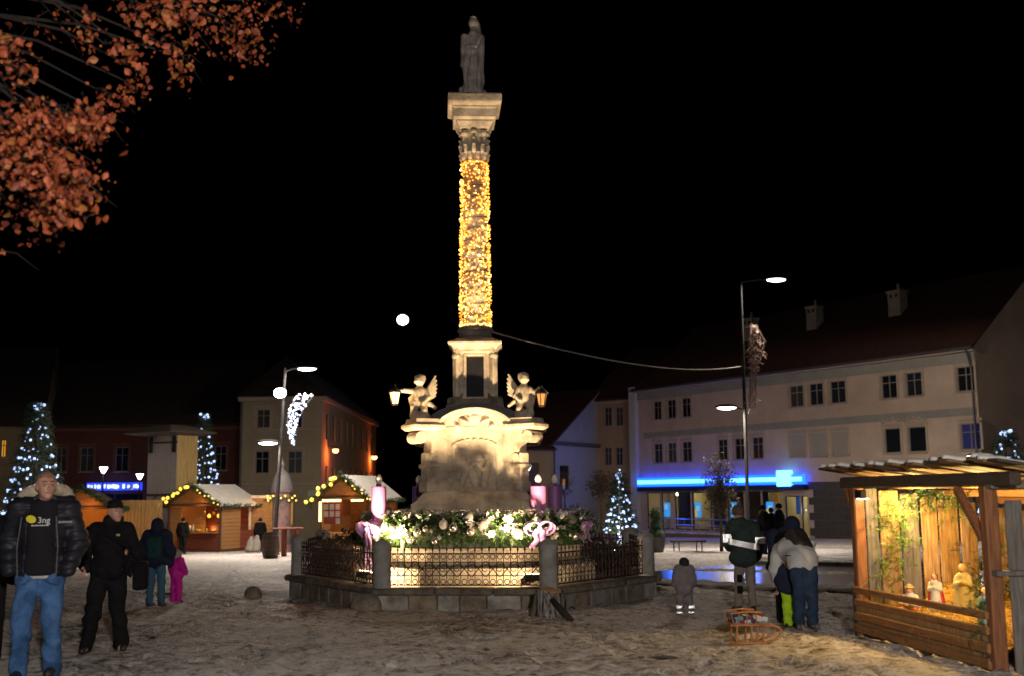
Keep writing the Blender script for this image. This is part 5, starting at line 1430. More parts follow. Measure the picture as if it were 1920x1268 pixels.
q.build('bark', mat('stump_bark', (.34, .31, .30), .95, var=.5, scale=4, bump=1, bscale=14, stretch=(5, 5, .5), bdist=.04, col2=(.03, .026, .024), thr=(.4, .62)), stp, smooth=True)
MB().lathe([(.215, .36), (.205, .385), (.06, .43), (.01, .44)], 18).build('sawn_top', wood('sawn_wood', (.42, .24, .11), (.25, .13, .06), axis='Z'), stp, smooth=True)
MB().tube([(.05, -.28, .28), (.2, -.4, .12), (.34, -.5, -.02)], [.045, .05, .04], 8).build('stick', mat('black_stick', (.02, .018, .016), .8, bump=.3), stp, smooth=True)
# dark grate hole / meltwater patch on the ground
# ------------------------------------------------------------------ tall lamp posts
pole_m = mat('grey_lamp_pole', (.022, .022, .023), .8, .0, spec=.04, var=.15, scale=4, bump=0)
led = mat('cold_lamp_lens', (1, 1, 1), .3, var=0, bump=0, emit=(1, .93, .86), estr=14)
def tall_lamp(label, base, top_z, heads, lean=0.0):
    t = thing('street_lamp', label, 'street lamp', base, group='tall lamp posts on the square')
    h = top_z - base[2]
    MB().tube([(0, 0, 0), (0, 0, 1.1), (0, 0, 1.15), (lean * .5, 0, h * .55), (lean, 0, h)], [.13, .125, .085, .075, .05], 12).build('pole', pole_m, t, auto=40)
    MB().lathe([(.2, 0), (.2, .04), (.14, .07)], 12).build('base_plate', pole_m, t)
    for hx, hz, pw_ in heads:
        z = hz - base[2]; s = 1 if hx > base[0] else -1; dx = hx - base[0]
        MB().tube([(lean * z / h, 0, z - .05), (dx * .5, 0, z + .06), (dx, 0, z + .1)], .035, 8).build('arm', pole_m, t)
        b_ = MB().ball((dx, 0, z + .1), .5, 16, 8, (1, .5, .22)).build('lamp_head', pole_m, t, smooth=True)
        MB().ball((dx, -.03, z + .05), .42, 16, 8, (1, .52, .22)).build('lens', led, b_, smooth=True)
        point_light('lamp_beam', (dx, -.2, z - .15), pw_, (1, .82, .65), .25, t, spot=176, aim=(0, .12, -1), blend=.12)
    return t
LR = gr(1405, 1031); LR = Vector((LR.x, LR.y, LR.z))
Yr = LR.y
h1, h2 = at(1455, 527, Yr), at(1362, 767, Yr)
tall_lamp('tall grey lamp post with two lit heads before the bank', LR, at(1389, 533, Yr).z, [(h1.x, h1.z, 3300), (h2.x, h2.z, 1800)], at(1389, 533, Yr).x - LR.x)
LY = 49.0; lb_ = at(516, 1040, LY); LL_ = Vector((lb_.x, LY, G(LY)))
h3, h4 = at(576, 694, LY), at(503, 833, LY)
tall_lamp('tall grey lamp post with two lit heads beside the market stalls', LL_, at(535, 690, LY).z, [(h3.x, h3.z, 1600), (h4.x, h4.z, 850)], at(535, 690, LY).x - LL_.x)
# bright floodlight clamped to the market pole
p = at(525, 737, LY - .3)
sf = thing('pole_spotlight', 'glaring white spotlight clamped high on the market lamp post', 'spotlight', p)
MB().ball((0, 0, 0), .25, 16, 10, (1.1, .5, .85)).build('lens', mat('lens_with_glare', (1, 1, 1), .3, var=0, bump=0, emit=(1, .98, 1), estr=30), sf, smooth=True)  # lens drawn oversized, the lamp's glare is put into its shape
MB().lathe([(.2, 0), (.16, .2), (.08, .3)], 14).build('housing', pole_m, sf).rotation_euler = (-pi / 2, 0, 0)
MB().tube([(0, .15, 0), (.22, .3, .0)], .04, 6).build('clamp', pole_m, sf)
point_light('spot_beam', (0, -.5, -.1), 1700, (1, .82, .66), .25, sf, spot=150, aim=(-.12, -.75, -1), blend=.5)
point_light('spot_spill', (0, -.55, 0), 380, (1, .94, .9), .25, sf)

# ------------------------------------------------------------------ comet decorations on the posts
def comet(name, label, root, curve, width, lit, seed, n):
    t = thing(name, label, 'decoration', root)
    rr = random.Random(seed); q = MB(); fr = MB()
    C = [Vector(c) for c in curve]
    def pt(u):
        x = u * (len(C) - 1); i = min(int(x), len(C) - 2); return C[i].lerp(C[i + 1], x - i)
    fr.tube(C, .02, 6); fr.tube([c + Vector((width(i / (len(C) - 1)), 0, 0)) for i, c in enumerate(C)], .018, 6)
    for i in range(0, len(C)):
        u = i / (len(C) - 1); fr.tube([C[i], C[i] + Vector((width(u), 0, 0))], .012, 4)
    fr.build('frame', pipe_m, t)
    for i in range(n):
        u = rr.random(); p = pt(u) + Vector((rr.uniform(-.06, 1.0) * width(u), rr.uniform(-.08, .08), rr.gauss(0, .05)))
        if lit: q.ball(tuple(p), rr.uniform(.025, .05), 6, 4)
        else:
            e = p + Vector((rr.gauss(0, .1), rr.gauss(0, .05), -abs(rr.gauss(.12, .08)))); q.tube([p, e], .012, 3)
    tag(q.build('bulbs' if lit else 'tinsel', mat('ice_white_bulb', (.8, .85, 1), .4, var=0, bump=0, emit=(.55, .64, 1), estr=2.0) if lit else mat('unlit_tinsel', (.32, .22, .19), .6, .2, var=.3, bump=0), t), kind='stuff')
    return t
r_ = at(552, 745, LY - .2)
pxs = lambda px, py: (at(px, py, LY - .2) - r_)
comet('comet_decoration', 'white glowing comet tail decoration on the market lamp post', r_, [pxs(557, 742), pxs(548, 758), pxs(540, 778), pxs(538, 795), pxs(541, 812), pxs(545, 833)], lambda u: .6 * (1 - u) ** .7 + .12, True, 5, 150)
r_ = at(1400, 610, Yr - .2)
pxs = lambda px, py: (at(px, py, Yr - .2) - r_)
comet('comet_decoration', 'unlit straw-coloured comet decoration on the lamp post by the bank', r_, [pxs(1406, 610), pxs(1404, 640), pxs(1406, 668), pxs(1407, 690), pxs(1406, 720), pxs(1406, 765)], lambda u: (.62 * sin(pi * min(1, u * 1.6 + .1)) if u < .55 else .16) + .1, False, 6, 420)
# hanging cable from the column to the post
cA, cB = Vector((MX + .3, MY, zz(622))), at(1390, 687, Yr)
q = []
for k in range(41):
    u = k / 40; p = cA.lerp(cB, u); p.z -= .8 * 4 * u * (1 - u) * .5; q.append(p)
tag(MB().tube(q, .019, 6).build('hanging_cable', mat('snowy_cable', (.30, .27, .24), .8, var=.3, scale=3, bump=0)), 'long sagging cable strung from the column base to the lamp post', 'cable')

# ------------------------------------------------------------------ small globe lamps
def globe_lamp(label, px, py, Y, power=25, col=(1, .86, .78)):
    p = at(px, py, Y); z0 = G(Y)
    t = thing('globe_lamp', label, 'street lamp', (p.x, Y, z0), group='low cup lamps of the square')
    h = p.z - z0
    MB().tube([(0, 0, 0), (0, 0, h - .15)], [.06, .04], 8).build('pole', pole_m, t)
    MB().lathe([(.05, h - .17), (.09, h - .12), (.22, h + .14), (.2, h + .17), (.04, h + .2)], 16).build('glass_cup', mat('lit_cup', (1, .9, .85), .3, var=0, bump=0, emit=(1, .82, .74), estr=7), t, smooth=True)
    MB().lathe([(.24, h + .17), (.2, h + .22), (.03, h + .3)], 16).build('cap', pole_m, t)
    if power: point_light('cup_light', (0, -.35, h + .05), power, col, .15, t)
    return t
globe_lamp('lit cup lamp before the blue shop sign', 194, 882, 60, 40)
globe_lamp('smaller lit cup lamp next to the pale tower', 262, 894, 68, 25)
globe_lamp('lit cup lamp showing above the stable roof', 1822, 862, 52, 40)
globe_lamp('lit cup lamp by the ochre doorway', 990, 878, 74, 30)
# added lamp, unseen behind the viewer, standing in for a camera flash
flash_lamp = thing('globe_lamp', 'added unseen cup lamp behind the viewer, standing in for a camera flash', 'street lamp', (1.0, -2.6, 0), group='low cup lamps of the square')
MB().tube([(0, 0, 0), (0, 0, 2.75)], [.06, .04], 8).build('pole', pole_m, flash_lamp)
MB().lathe([(.05, 2.72), (.09, 2.76), (.22, 3.02), (.2, 3.05), (.04, 3.08)], 16).build('glass_cup', MATS['lit_cup'], flash_lamp, smooth=True)
MB().lathe([(.24, 3.05), (.2, 3.1), (.03, 3.2)], 16).build('cap', pole_m, flash_lamp)
point_light('cup_light', (0, .4, 2.9), 4200, (1, .89, .81), .12, flash_lamp, spot=140, aim=(-.06, 1, -.02), blend=.6)  # forward beam in place of the flash

# ------------------------------------------------------------------ lit fir trees
dark_fir = mat('dark_fir', (.04, .075, .035), .8, var=.4, scale=5, bump=0)
ice = mat('cold_white_bulb', (.8, .87, 1), .4, var=0, bump=0, emit=(.42, .58, 1), estr=1.9)
trunk_m = mat('bark', (.08, .06, .045), .95, var=.4, scale=6, bump=.8, bscale=20, stretch=(4, 4, .6), bdist=.02)
def fir_tree(label, base, H, R, seed, rows, z_lo=.08, bulb=.05, nspr=1500, gapf=.62, white_trunk=False):
    t = thing('lit_fir_tree', label, 'fir tree', base, group='fir trees with cold white lights')
    rr = random.Random(seed)
    MB().tube([(0, 0, 0), (0, 0, H * .97)], [max(.05, H * .02), .012], 8).build('trunk', trunk_m if not white_trunk else mat('lit_birch_wrap', (.7, .68, .66), .8, var=.1, bump=.2), t)
    q = MB()
    for i in range(nspr):
        u = rr.random() ** 1.35; z = H * (z_lo + (1 - z_lo) * u); r = R * (1 - u) ** .9 * rr.uniform(.35, 1.0)
        a = rr.random() * 2 * pi
        needles(q, (r * cos(a), r * sin(a), z), (cos(a), sin(a), rr.uniform(-.45, .1)), R * .22 + .08, 9, R * .07 + .05, .012, rr)
    tag(q.build('crown', dark_fir, t), kind='stuff')
    b_ = MB()
    for k in range(rows):
        u = (k + .5) / rows; n = max(4, int((1 - u) * R * 2 * pi / (bulb * 3.2)))
        ph = rr.random() * 6
        for j in range(n):
            a = 2 * pi * j / n + ph
            if rr.random() > gapf + .2 * sin(a * 3 + k): continue
            r = R * (1 - u) ** .9 * 1.02; z = H * (z_lo + (1 - z_lo) * u) + .07 * H / rows * sin(a * 2 + k) + .16 * H / rows * cos(a) + rr.gauss(0, .11) * H / rows
            b_.ball((r * cos(a), r * sin(a), z), bulb * rr.uniform(.6, 1.25), 6, 4)
    for k in range(7): b_.ball((rr.gauss(0, R * .1), rr.gauss(0, R * .1), H * (.96 + .03 * rr.random())), bulb * 1.3, 6, 4)
    if white_trunk:
        for k in range(16): b_.ball((rr.gauss(0, .05), -.06, H * z_lo * k / 16), bulb * .8, 6, 4)
    tag(b_.build('light_string', ice, t), kind='stuff')
    return t
YA = 45.0; p = at(60, 1000, YA); fir_tree('broad tall fir tree ringed with cold white lights behind the walking man', (p.x, YA, G(YA)), at(64, 755, YA).z - G(YA), 1.38, 61, 13, .16, .05, 1800)
YA = 62.0; p = at(378, 1000, YA); fir_tree('slim tall fir tree with cold lights rising behind the stall roof', (p.x, YA, G(YA)), at(371, 775, YA).z - G(YA), 1.15, 62, 14, .2, .06, 1200)
YA = 30.0; p = at(1164, 1060, YA); fir_tree('small fir with sparse white lights and pale wrapped trunk by the fence', (p.x, YA, G(YA)), at(1157, 886, YA).z - G(YA), .43, 63, 8, .42, .035, 420, .62, True)
YA = 40.0; p = at(1897, 1000, YA); fir_tree('fir with cold lights showing above the stable roof end', (p.x, YA, G(YA)), at(1893, 806, YA).z - G(YA), 1.25, 64, 12, .2, .05, 900)
lf = at(1153, 1034, 29.0)
fl_ = thing('ground_spot', 'small white ground spotlight shining at the pale tree trunk', 'spotlight', (lf.x, 29.0, lf.z - .12))
MB().box((0, 0, .1), (.28, .1, .18), b=.02).build('housing', pole_m, fl_); MB().box((0, -.056, .11), (.24, .01, .14), b=.004).build('lens', mat('spot_lens', (1, 1, 1), .3, var=0, bump=0, emit=(1, .95, .9), estr=9), fl_)
MB().tube([(0, .02, -.45), (0, .02, .02)], .02, 6).build('stake', pole_m, fl_)
point_light('spot_beam', (0, .25, .35), 30, (1, .92, .85), .1, fl_)

# ------------------------------------------------------------------ bare and clipped trees, shrubs, bench, planter
def twiggy(name, label, base, trunk_h, c, rad, seed, n, m, cat='tree', tw=.012, leafy=None, group=None):
    t = thing(name, label, cat, base, group=group)
    rr = random.Random(seed); c = Vector(c); rad = Vector(rad)
    MB().tube([(0, 0, 0), (.02, 0, trunk_h * .5), (0, .01, trunk_h), (c.x, c.y, c.z)], [tw * 5, tw * 4, tw * 3.4, tw * 2], 8).build('trunk', m, t, smooth=True)
    q = MB(); lv = MB()
    for i in range(n):
        d = Vector((rr.gauss(0, 1), rr.gauss(0, 1), rr.gauss(.15, 1))).normalized()
        e = c + Vector((d.x * rad.x, d.y * rad.y, d.z * rad.z)) * rr.uniform(.65, 1.05)
        s_ = c + Vector((0, 0, -rad.z * rr.uniform(0, .8))) * .9; mid = s_.lerp(e, .5) + Vector((rr.gauss(0, .06), rr.gauss(0, .06), rr.gauss(.04, .06))) * rad.length
        q.tube([s_, mid, e], [tw * .9, tw * .6, tw * .25], 3, cap=False)
        for k in range(3):
            p = mid.lerp(e, rr.random()); f = p + Vector((rr.gauss(0, 1), rr.gauss(0, 1), rr.gauss(.2, 1))).normalized() * rad.length * .16
            q.tube([p, f], [tw * .45, tw * .15], 3, cap=False)
            if leafy:
                for _ in range(leafy):
                    g_ = p.lerp(f, rr.random()); u_ = Vector((rr.gauss(0, 1), rr.gauss(0, 1), rr.gauss(0, 1))).normalized() * .06; v_ = u_.orthogonal().normalized() * .035
                    lv.add([g_ - u_, g_ + v_, g_ + u_, g_ - v_], [(0, 1, 2, 3)])
    tag(q.build('crown', m, t), kind='stuff')
    if leafy: tag(lv.build('leaves', mat('dry_dark_leaves', (.05, .035, .022), .8, var=.4, bump=0), t), kind='stuff')
    return t
tp = gr(1353, 1034); Yt = tp.y; cz_ = at(1350, 910, Yt).z - tp.z
twiggy('street_tree', 'bare oval-crowned street tree in front of the blue light band', tp, cz_ - 1.2, (0, 0, cz_), (.82, .8, 1.55), 71, 170, trunk_m, leafy=3, tw=.016)
Yt = 66; tp = at(1128, 1000, Yt); cz_ = at(1126, 908, Yt).z - G(Yt)
twiggy('street_tree', 'bare round-headed tree beside the small lit fir', (tp.x, Yt, G(Yt)), cz_ - .8, (0, 0, cz_), (.85, .8, .95), 72, 120, trunk_m, leafy=3, tw=.016)
Yt = 70; tp = at(1060, 1000, Yt); cz_ = at(1056, 905, Yt).z - G(Yt)
twiggy('street_tree', 'thin bare tree against the white gabled house', (tp.x, Yt, G(Yt)), cz_ - .8, (-.2, 0, cz_), (1.2, .9, 1.3), 73, 60, trunk_m, tw=.013)
dry = mat('dry_twigs', (.22, .12, .07), .9, var=.3, bump=0)
for k, (x, y, h, r, lb) in enumerate(((-3.9, 23.6, .85, .45, 'dry twiggy bush inside the fence nearest the stalls'), (-3.5, 24.7, .95, .5, 'taller dry bush behind the fence post near the orange stall'),
                                      (1.95, 22.7, .8, .42, 'dry twiggy bush inside the fence nearest the road'), (1.6, 24.0, .9, .5, 'taller dry bush behind the wreath by the small lit fir'), (-3.0, 25.6, .9, .5, 'dry bush at the back of the enclosure'))):
    twiggy('dry_bush', lb, (x, y, -.12), h * .3, (0, 0, h * .62), (r, r, h * .5), 80 + k, 90, dry, 'bush', tw=.008, leafy=2, group='dry bushes inside the enclosure')
# three-ball topiary in a pot
tp = gr(1232, 1036); Yt = tp.y
tz_ = [at(1232, y_, Yt).z - tp.z for y_ in (964, 984, 1004)]
tt = thing('ball_topiary', 'dark three-ball topiary in a round pot beside the enclosure', 'topiary', tp)
for k, (z, r) in enumerate(zip(tz_, (.27, .25, .36))):
    q = MB(); rr = random.Random(90 + k)
    q.ball((0, 0, z), r * .8, 12, 8)
    for i in range(520):
        d = Vector((rr.gauss(0, 1), rr.gauss(0, 1), rr.gauss(0, 1))).normalized(); p = Vector((0, 0, z)) + d * r * rr.uniform(.8, 1.02)
        u_ = Vector((rr.gauss(0, 1), rr.gauss(0, 1), rr.gauss(0, 1))).normalized() * .035; v_ = u_.orthogonal().normalized() * .02
        q.add([p - u_, p + v_, p + u_, p - v_], [(0, 1, 2, 3)])
    tag(q.build('clipped_ball', dark_fir, tt), kind='stuff')
MB().tube([(0, 0, .4), (0, 0, tz_[0])], .03, 6).build('stem', trunk_m, tt)
MB().lathe([(.26, 0), (.34, .3), (.38, .6), (.4, .62), (.36, .62), (.33, .56)], 18).build('pot', mat('dark_pot', (.07, .06, .065), .6, var=.2, bump=.1), tt, auto=40)
# backless bench on the far pavement
bp2 = gr(1290, 1034)
be = thing('bench', 'long backless dark bench on the snowy pavement before the bank', 'bench', bp2, radians(-6))
zt2 = at(1290, 1015, bp2.y).z - bp2.z
for k in range(4): MB().box((0, -.18 + k * .12, zt2), (1.5, .1, .07), b=.012).build('slat', plank_d, be)
for x in (-.58, -.36, .36, .58): MB().tube([(x, 0, 0), (x, 0, zt2 - .03)], .025, 6).build('leg', pole_m, be)

# ------------------------------------------------------------------ leafy branches reaching in from a tree beside the viewer
tr = thing('autumn_tree', 'tree with hanging rust-orange leaves reaching in overhead', 'tree', (-6.3, 8.4, 0))
OT = Vector((-6.3, 8.4, 0))
MB().tube([(0, 0, -.1), (.05, 0, 1.5), (.1, -.05, 3.2), (.0, .1, 5.2), (.2, .2, 8.0)], [.32, .26, .22, .17, .08], 12).build('trunk', trunk_m, tr, smooth=True)
clusters = [  # photo position, spread, leaves, depth
    (430, 60, 55, 35, 70, 9.0), (455, 80, 38, 40, 60, 9.2), (475, 15, 60, 18, 50, 9.4), (330, 35, 55, 32, 75, 8.6), (300, 20, 60, 25, 60, 8.4), (335, 115, 18, 38, 32, 8.4), (270, 25, 50, 30, 40, 8.3), (545, 20, 14, 30, 8, 9.3),
    (245, 95, 28, 22, 26, 8.2), (270, 148, 9, 28, 14, 8.3), (245, 165, 14, 24, 16, 8.2), (220, 100, 28, 22, 22, 8.0), (355, 130, 8, 30, 9, 8.5), (165, 55, 13, 40, 24, 7.8),
    (20, 110, 28, 40, 50, 7.2), (60, 140, 14, 14, 4, 7.2), (150, 235, 45, 28, 80, 7.4), (185, 225, 18, 36, 40, 7.6), (100, 225, 60, 28, 70, 7.2), (35, 250, 45, 38, 85, 7.0), (60, 215, 40, 26, 40, 7.1),
    (90, 300, 50, 35, 100, 7.1), (120, 350, 42, 40, 150, 7.2), (105, 400, 28, 18, 40, 7.2), (150, 370, 24, 26, 36, 7.3), (60, 320, 30, 40, 50, 7.0), (10, 290, 20, 50, 40, 6.9), (35, 340, 16, 14, 8, 7.0),
    (190, 415, 3, 8, 1, 7.4), (178, 370, 10, 22, 5, 7.4), (5, 470, 4, 6, 2, 7.0), (110, 60, 110, 50, 22, 9.8), (60, 30, 80, 40, 16, 9.6), (200, 190, 40, 30, 30, 8.6), (40, 400, 50, 30, 36, 8.4), (90, 440, 40, 20, 16, 8.3), (170, 330, 25, 30, 16, 8.0)]
leafm = [mat('rust_leaf_%d' % i, c, .6, var=.35, scale=20, bump=0, col2=tuple(v * .45 for v in c)) for i, c in enumerate(((.30, .058, .018), (.40, .095, .030), (.17, .032, .013), (.28, .095, .02)))]
leaf_me = []
for m_ in leafm:
    L_, W_ = .054, .022
    vs = [(0, 0, 0), (W_ * .8, .008, -L_ * .3), (W_, .006, -L_ * .55), (W_ * .5, .0, -L_ * .85), (0, -.006, -L_), (-W_ * .5, .0, -L_ * .85), (-W_, .006, -L_ * .55), (-W_ * .8, .008, -L_ * .3), (0, -.008, -L_ * .5)]
    leaf_me.append(MB().add(vs, [(0, 1, 8), (1, 2, 8), (2, 3, 8), (3, 4, 8), (4, 5, 8), (5, 6, 8), (6, 7, 8), (7, 0, 8)]).mesh('leaf', m_, True))
rr = random.Random(77)
twig = MB(); limb = MB(); nleaf = 0; rest = [MB() for _ in leafm]
spots = []
for px, py, sx_, sy_, n, Yd in clusters:
    c = at(px, py, Yd) - OT
    src = Vector((.1, 0, 4.3 + max(0, (300 - py)) / 300 * 2.0))
    mid = src.lerp(c, .5) + Vector((rr.gauss(0, .15), rr.gauss(0, .15), rr.uniform(.3, .8)))
    top = c + Vector((-.1, 0, sy_ / FPX * Yd * .9))
    limb.tube([src, src.lerp(mid, .6), mid, mid.lerp(top, .6) + Vector((0, 0, .1)), top], [.035, .026, .018, .012, .006], 5)
    for k in range(max(1, n // 9)):
        e = c + Vector((rr.gauss(0, 1) * sx_ / FPX * Yd, rr.gauss(0, .3), rr.gauss(-.3, .7) * sy_ / FPX * Yd)); twig.tube([top, top.lerp(e, .55) + Vector((0, 0, .05)), e], [.006, .004, .0015], 3)
    for k in range(int(n * 1.6)):
        off = (max(-2.0, min(2.0, rr.gauss(0, .66))), max(-1.8, min(1.8, rr.gauss(0, .7))))
        p = at(px + off[0] * sx_, py + off[1] * sy_, Yd + rr.gauss(0, .3)) - OT
        spots.append((p, n))
rr.shuffle(spots)
far = [s_ for s_ in spots]
for i, (p, n) in enumerate(far):
    k = rr.choice((0, 0, 1, 1, 2, 3)); ro = Euler((rr.gauss(0, .75), rr.gauss(0, .7), rr.uniform(-1.6, 1.6))); sc_ = rr.choice((.45, .6, .8, .95, 1.25)) * rr.uniform(.85, 1.15)
    if i < 300:
        o_ = link('leaf', leaf_me[k], tr, p); o_.rotation_euler = ro; o_.scale = (sc_, sc_, sc_)
    else:
        M_ = ro.to_matrix() * sc_
        rest[k].add([Vector(p) + M_ @ v.co for v in leaf_me[k].vertices], [tuple(f.vertices) for f in leaf_me[k].polygons])
fm = MB(); 
for k, r_ in enumerate(rest):
    if r_.v: tag(r_.build('foliage', leafm[k], tr, smooth=True), kind='stuff')
limb.build('limb', mat('dark_limb_bark', (.016, .012, .010), .95, var=.4, bump=.6), tr, smooth=True)
tag(twig.build('twigs', MATS['dark_limb_bark'], tr), kind='stuff')
# ------------------------------------------------------------------ people
skin = mat('skin', (.50, .27, .20), .55, var=.1, scale=12, bump=.1, bscale=60)
skin_m = skin
def cloth(name, c, rough=.9, var=.2, **k): return mat(name, c, rough, var=var, scale=8, bump=.4, bscale=35, spec=.15, **k)
black = cloth('black_wool', (.008, .008, .009)); navy = cloth('navy_cloth', (.018, .022, .05)); denim = mat('blue_denim', (.065, .15, .33), .9, var=.2, scale=4, bump=.5, bscale=60, spec=.15, col2=(.02, .055, .14), thr=(.36, .64))
shoe_m = mat('dark_leather', (.02, .018, .016), .5, var=.2, bump=.1)

J0 = dict(pel=(0, 0, .95), che=(0, 0, 1.27), nec=(0, .01, 1.47), hea=(0, -.02, 1.63),
          sa=(-.18, 0, 1.42), sb=(.18, 0, 1.42), ea=(-.25, .02, 1.14), eb=(.25, .02, 1.14), wa=(-.25, -.06, .90), wb=(.25, -.06, .90),
          ha=(-.09, 0, .92), hb=(.09, 0, .92), ka=(-.10, -.02, .50), kb=(.10, -.02, .50), aa=(-.10, .02, .09), ab=(.10, .02, .09))
def joints(H, **ov):
    s = H / 1.75; J = dict(J0); J.update(ov)
    return {k: tuple(v * s for v in p) for k, p in J.items()}, s
def body_prims(J, s, turn=0.0, face=True, hs=1.0):
    h = Vector(J['hea']); s0 = s
    T = lambda x, y, z: tuple(h + Matrix.Rotation(turn, 3, 'Z') @ Vector((x * s0 * hs, y * s0 * hs, z * s0 * hs)))
    P_ = [('e', J['pel'], (.15 * s, .1 * s, .12 * s)), ('c', J['pel'], J['che'], .11 * s, .12 * s), ('e', J['che'], (.16 * s, .1 * s, .18 * s)),
          ('c', J['sa'], J['sb'], .055 * s, .055 * s), ('c', J['nec'], T(0, .01, -.06), .055 * s, .05 * s)]
    for a in 'ab':
        P_ += [('c', J['s' + a], J['e' + a], .05 * s, .04 * s), ('c', J['e' + a], J['w' + a], .04 * s, .027 * s),
               ('c', J['h' + a], J['k' + a], .085 * s, .055 * s), ('c', J['k' + a], J['a' + a], .055 * s, .036 * s)]
        A_ = Vector(J['a' + a]); P_.append(('c', A_ + Vector((0, .03 * s, -.04 * s)), A_ + Vector((0, -.14 * s, -.055 * s)), .04 * s, .03 * s))
    s = s0 * hs
    P_ += [('e', T(0, .015, .02), (.078 * s, .098 * s, .10 * s)), ('e', T(0, -.03, -.06), (.055 * s, .06 * s, .06 * s))]
    if face:
        P_ += [('c', T(0, -.095, .0), T(0, -.112, -.035), .010 * s, .016 * s, None, .012), ('c', T(-.04, -.085, .022), T(.04, -.085, .022), .014 * s, .014 * s, None, .012),
               ('e', T(-.078, .01, -.01), (.012 * s, .022 * s, .032 * s), (0, 0, 0)), ('e', T(.078, .01, -.01), (.012 * s, .022 * s, .032 * s), (0, 0, 0)),
               ('E', T(-.032, -.098, .004), (.017 * s, .014 * s, .011 * s)), ('E', T(.032, -.098, .004), (.017 * s, .014 * s, .011 * s)),
               ('c', T(-.02, -.087, -.066), T(.02, -.087, -.066), .009 * s, .009 * s, None, .008), ('E', T(0, -.097, -.060), (.024 * s, .008 * s, .003 * s)), ('e', T(0, -.07, -.10), (.025 * s, .022 * s, .02 * s))]
    return [tuple(x for x in p if True) for p in P_], T
def hand(mb, w, e, s, curl=.9, side=1):
    """five-fingered hand continuing the forearm e-w, slightly curled"""
    w, e = Vector(w), Vector(e); d = (w - e).normalized(); a = d.orthogonal().normalized()
    a = (Vector((0, -1, 0)) - d * d.dot(Vector((0, -1, 0)))).normalized(); b = d.cross(a) * side
    pc = w + d * .05 * s
    P_ = [('c', w - d * .03 * s, w + d * .01 * s, .028 * s, .026 * s)]
    for k in range(4): P_.append(('c', w + d * .01 * s + a * (.018 - .012 * k) * s, w + d * .085 * s + a * (.030 - .020 * k) * s, .015 * s, .012 * s))
    for k, L_ in enumerate((.068, .078, .072, .056)):
        p = w + d * .088 * s + a * (.030 - .020 * k) * s; dd = (d * cos(curl * .5) + b * sin(curl * .5)); d2 = (d * cos(curl * 1.3) + b * sin(curl * 1.3))
        m = p + dd * L_ * .55 * s; P_ += [('c', p, m, .0098 * s, .009 * s), ('c', m, m + d2 * L_ * .5 * s, .009 * s, .0075 * s)]
    t0 = w + d * .025 * s + a * .028 * s; t1 = t0 + (d * .6 + a * .7 + b * .3) * .04 * s
    P_ += [('c', t0, t1, .013 * s, .011 * s), ('c', t1, t1 + (d * .9 + a * .1 + b * .4) * .032 * s, .011 * s, .008 * s)]
    h_ = blend_mesh(P_, .0055, .006); return mb.add(h_.v, h_.f)
def upper(J, s, i=.03, belly=0.0, arms=True, arm_i=None):
    ai = i if arm_i is None else arm_i
    P_ = [('e', J['pel'], ((.165 + i) * s, (.115 + i + belly) * s, .15 * s)), ('c', J['pel'], J['che'], (.125 + i) * s, (.13 + i) * s), ('e', J['che'], ((.175 + i) * s, (.115 + i) * s, .2 * s)),
          ('c', J['sa'], J['sb'], (.06 + i * .8) * s, (.06 + i * .8) * s), ('c', J['nec'], J['che'], (.06 + i * .6) * s, .1 * s)]
    if arms:
        for a in 'ab': P_ += [('c', J['s' + a], J['e' + a], (.058 + ai) * s, (.05 + ai) * s), ('c', J['e' + a], J['w' + a], (.05 + ai) * s, (.036 + ai) * s)]
    return P_
def lower(J, s, i=.018):
    P_ = [('e', J['pel'], ((.155 + i) * s, (.105 + i) * s, .12 * s))]
    for a in 'ab': P_ += [('c', J['h' + a], J['k' + a], (.088 + i) * s, (.06 + i) * s), ('c', J['k' + a], tuple(Vector(J['a' + a]) + Vector((0, 0, -.03 * s))), (.06 + i) * s, (.05 + i) * s)]
    return P_
def shoes(root, J, s, m, dirs=((0, -1), (0, -1))):
    for a, d in zip('ab', dirs):
        A_ = Vector(J['a' + a]); D_ = Vector((d[0], d[1], 0)).normalized()
        b_ = [('c', A_ + D_ * -.05 * s + Vector((0, 0, -.045 * s)), A_ + D_ * .17 * s + Vector((0, 0, -.055 * s)), .045 * s, .04 * s), ('c', A_ + Vector((0, 0, .04 * s)), A_ + Vector((0, 0, -.03 * s)), .05 * s, .05 * s)]
        zf = A_.z - .092 * s
        blend_mesh(b_, .014, .03, lambda X, Y, Z, F: np.maximum(F, zf - Z)).build('shoe', m, root, smooth=True)
def hem(z): return lambda X, Y, Z, F: np.maximum(F, z - Z)
def puffer(z, per=.105, amp=.014, phase=0):
    def f(X, Y, Z, F):
        F = F - amp * np.abs(np.sin((Z + phase) * pi / per)) + amp * .5
        return np.maximum(F, z - Z)
    return f
def wrinkle(z=None, amp=.008, fr=22):
    def f(X, Y, Z, F):
        F = F + amp * np.sin(Z * fr + 3 * np.sin(X * 14) + Y * 9) * np.sin(X * 11 + Z * 5) + amp * .8 * np.sin(Z * fr * 2.1 + X * 24 + 2.5 * np.sin(Z * 7 + Y * 20)) * np.clip(np.sin(Z * 6.5 + X * 4), 0, 1)
        return F if z is None else np.maximum(F, z - Z)
    return f
def person(label, loc, rz, group=None):
    return thing('person', label, 'person', loc, rz, group)
def put(prims, name, m, root, cell=.02, k=.04, fn=None):
    return blend_mesh(prims, cell, k, fn).build(name, m, root, smooth=True)
